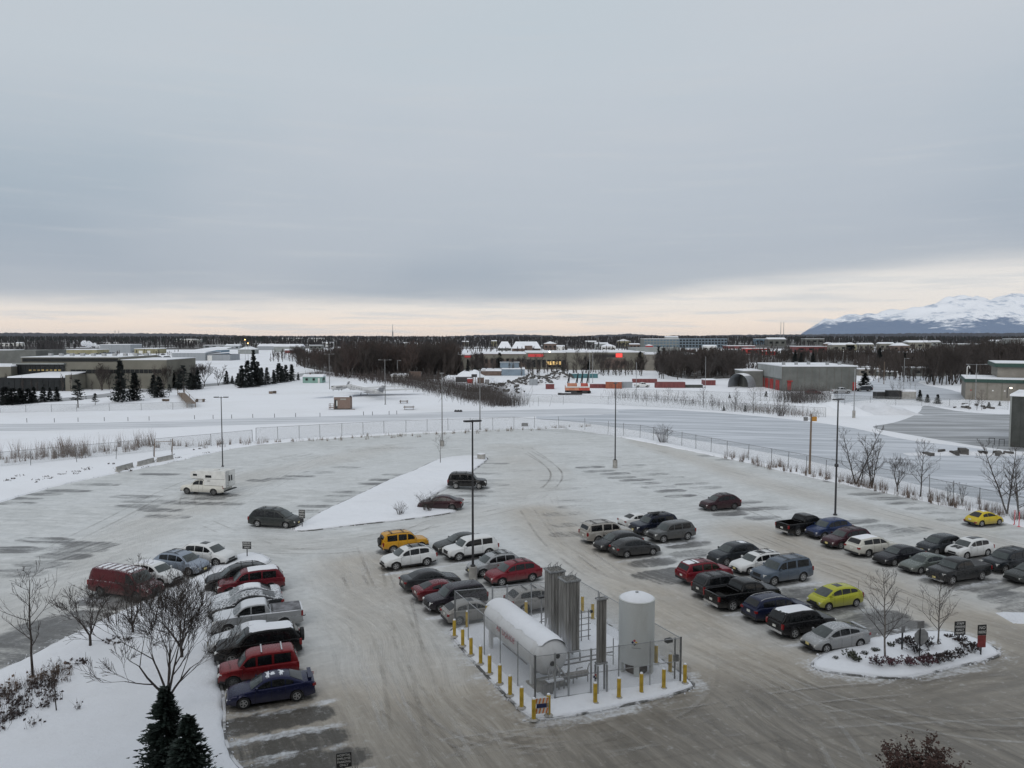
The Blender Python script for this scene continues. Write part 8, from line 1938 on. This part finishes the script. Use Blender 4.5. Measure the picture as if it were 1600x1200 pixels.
tree_mass('loose bare trees standing between the shops, sheds and yards', [(700, 1010, 560, 588, 260, 4, 8), (1180, 1225, 575, 585, 30, 5, 8), (1335, 1470, 570, 588, 220, 5, 10), (1360, 1600, 586, 597, 110, 5, 9), (1480, 1620, 572, 590, 120, 7, 12), (1100, 1200, 575, 590, 60, 5, 8), (-40, 260, 601, 612, 60, 4, 7), (420, 520, 556, 566, 60, 5, 8), (560, 700, 594, 600, 60, 3, 6), (180, 300, 552, 560, 30, 4, 6)], 'twig', 7, 22, .10)
tree_mass('dark far woods between the distant roofs', [(-60, 430, 534, 545, 900, 6, 10), (430, 720, 534, 545, 700, 7, 11), (720, 1000, 534, 545, 700, 7, 11), (1000, 1680, 533.5, 541, 1200, 7, 11), (-60, 60, 549, 556, 60, 7, 10), (60, 100, 545, 552, 90, 9, 13)], 'wood_far', 3, 18, .22)
tree_mass('belt of dark trees along the skyline', [(-80, 1700, 528.6, 534, 4200, 9, 15)], 'wood_far', 4, 9, .30)
tree_mass('spiky spruce tops far off at the left', [(-60, 520, 531, 537, 500, 9, 15), (1150, 1700, 531, 536, 400, 9, 15)], 'needles_far', 5, 10, .3)

# ------------------------------------------------------------------ hills and mountains
def profile(pts, x): return float(np.interp(x, [p[0] for p in pts], [p[1] for p in pts]))
def ridge_strip(name, pts, d0, thick, seed, mat, jag=3., step=3):
    rr = random.Random(seed); rows = [[], [], [], [], []]
    x = -500
    while x <= 2100:
        y = profile(pts, x); zt = CAM_H-(y-522)/F_PX*d0+rr.uniform(-jag, jag)*.5+2.*math.sin(x*.013+seed); X_ = (x-800)/F_PX
        for j, (k_, f_) in enumerate(((-.5, -.3), (-.25, .62), (0., 1.), (.25, .8), (.5, -.3))): rows[j].append((X_*(d0+thick*k_), d0+thick*k_, zt*f_ if f_ > 0 else -6))
        x += step
    q = MB(); q.grid([r_[::-1] for r_ in rows]); return struct(q.build(name, M[mat]))
ridge_strip('wooded_hills', [(-500, 520), (0, 520.5), (200, 521.5), (330, 523), (420, 525), (560, 525.5), (700, 525.5), (800, 524), (880, 526), (960, 523), (985, 522), (1030, 525), (1100, 524.5), (1180, 522.5), (1300, 521.5), (1600, 520.5), (2100, 520)], 4500., 900, 1, 'hillwood', 5)
ridge_strip('wooded_hills', [(-500, 519.5), (0, 520), (150, 521), (300, 521.5), (400, 525), (700, 526), (740, 524), (800, 522.5), (860, 523.5), (900, 527), (960, 522.5), (985, 521.5), (1040, 524.5), (1100, 525), (1400, 521), (2100, 519)], 5400., 900, 5, 'hillwood', 5)
MP = [(1225, 540), (1256, 521), (1270, 511), (1287, 501), (1307, 500), (1340, 495.5), (1375, 491), (1412, 485.5), (1447, 481), (1470, 476), (1500, 471), (1525, 464), (1545, 467), (1575, 458), (1600, 462), (1640, 455), (1700, 466), (1780, 455), (1900, 470), (2100, 462), (2300, 480), (2600, 522)]
xs = np.arange(1225, 2600, 2.5); ds = np.linspace(11500, 18500, 70); D0 = 15500.
XX, DD = np.meshgrid(xs, ds); env = np.interp(XX, [p[0] for p in MP], [p[1] for p in MP]); top = (522-env)/F_PX*D0
Xm = (XX-800)/F_PX*DD
def ridged(X, Y, s, seed): return 1-np.abs(vnoise(X, Y, s, seed)*2-1)
rg = .5*ridged(Xm, DD, 2600, 21)+.28*ridged(Xm, DD, 1100, 22)+.15*ridged(Xm, DD, 480, 23)+.07*ridged(Xm, DD, 200, 24)
shape = np.where(DD < D0, ((DD-11500)/(D0-11500)).clip(0, 1)**1.15, ((18500-DD)/(18500-D0)).clip(0, 1)**.8)
Hm_ = top*shape*(.66+.66*rg)-60*(1-shape)+(110*(vnoise(Xm, DD, 330, 51)-.5)+60*(vnoise(Xm, DD, 140, 52)-.5))*shape
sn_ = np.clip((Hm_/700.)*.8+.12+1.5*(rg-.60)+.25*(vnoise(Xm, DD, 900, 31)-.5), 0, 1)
co = np.stack([Xm.ravel(), DD.ravel(), (Hm_+CAM_H*.6).ravel()], 1); nx_ = len(xs); ii, jj = np.meshgrid(np.arange(len(ds)-1), np.arange(nx_-1), indexing='ij'); b0 = ii*nx_+jj
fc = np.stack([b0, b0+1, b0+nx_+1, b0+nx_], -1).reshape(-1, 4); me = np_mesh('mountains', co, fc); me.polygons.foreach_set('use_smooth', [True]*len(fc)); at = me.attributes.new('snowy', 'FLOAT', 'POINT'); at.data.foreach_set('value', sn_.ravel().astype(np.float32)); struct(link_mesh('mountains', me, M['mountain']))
# distant field strip that carries the far buildings stays part of the snow ground

# steam drifting from the far left yard
def steam():
    r = random.Random(6); q = MB(); base = G(168, 551, ZS); d_ = base.y; kk = d_/F_PX
    pts = []
    for i in range(60):
        f_ = i/59; x = (-2-f_*36)*kk; z = (2+f_*19+3*math.sin(f_*5))*kk*.9; s = (.8+f_*3.0)*kk*r.uniform(.5, 1.15)
        pts.append((x+r.uniform(-1, 1)*s*.7, r.uniform(-1, 1)*s, max(s*.6, z+r.uniform(-1, 1)*s*.7), s))
    me = bpy.data.meshes.new('smoke_plume'); bm = bmesh.new()
    for x, y, z, s in pts: bmesh.ops.create_icosphere(bm, subdivisions=2, radius=s, matrix=Matrix.Translation((x, y, z)))
    bm.to_mesh(me); bm.free(); o = link_mesh('smoke_plume', me, M['steam']); o.location = base; tag(o, 'white steam drifting up from the far left yards', 'steam', kind='stuff')
steam()

# air between here and the mountains
def haze():
    m_ = bpy.data.materials.new('haze_air'); m_.use_nodes = True; t = NT(m_.node_tree); t.N.clear(); out = t.n('ShaderNodeOutputMaterial'); pv = t.n('ShaderNodeVolumePrincipled')
    pv.inputs['Color'].default_value = (.80, .86, .95, 1); pv.inputs['Density'].default_value = HAZE; pv.inputs['Anisotropy'].default_value = .1; t.L.new(pv.outputs[0], out.inputs['Volume'])
    q = MB(); q.bx(-30000, 30000, -3000, 21000, -90, 1000); o = q.build('haze', m_); struct(o, 'stuff'); return o
HAZE = 1.0e-5
haze()

# the tall building the picture is taken from stands right behind the camera
t = thing('tall_building', 'tall pale building with rows of windows standing behind the viewer', 'building', (-45, -22.6, 0))
MB().bx(0, 96, 0, 22, -.2, 30).build('walls', M['tan'], t)
for r_ in range(7):
    for i in range(24): MB().bx(1.2+i*4, 4.0+i*4, 22.0, 22.05, 1.2+r_*4.1, 3.3+r_*4.1).build('window', M['bglass'], t)
MB().bx(-.3, 96.3, -.3, 22.1, 30.003, 30.5).build('roof', M['concrete'], t)
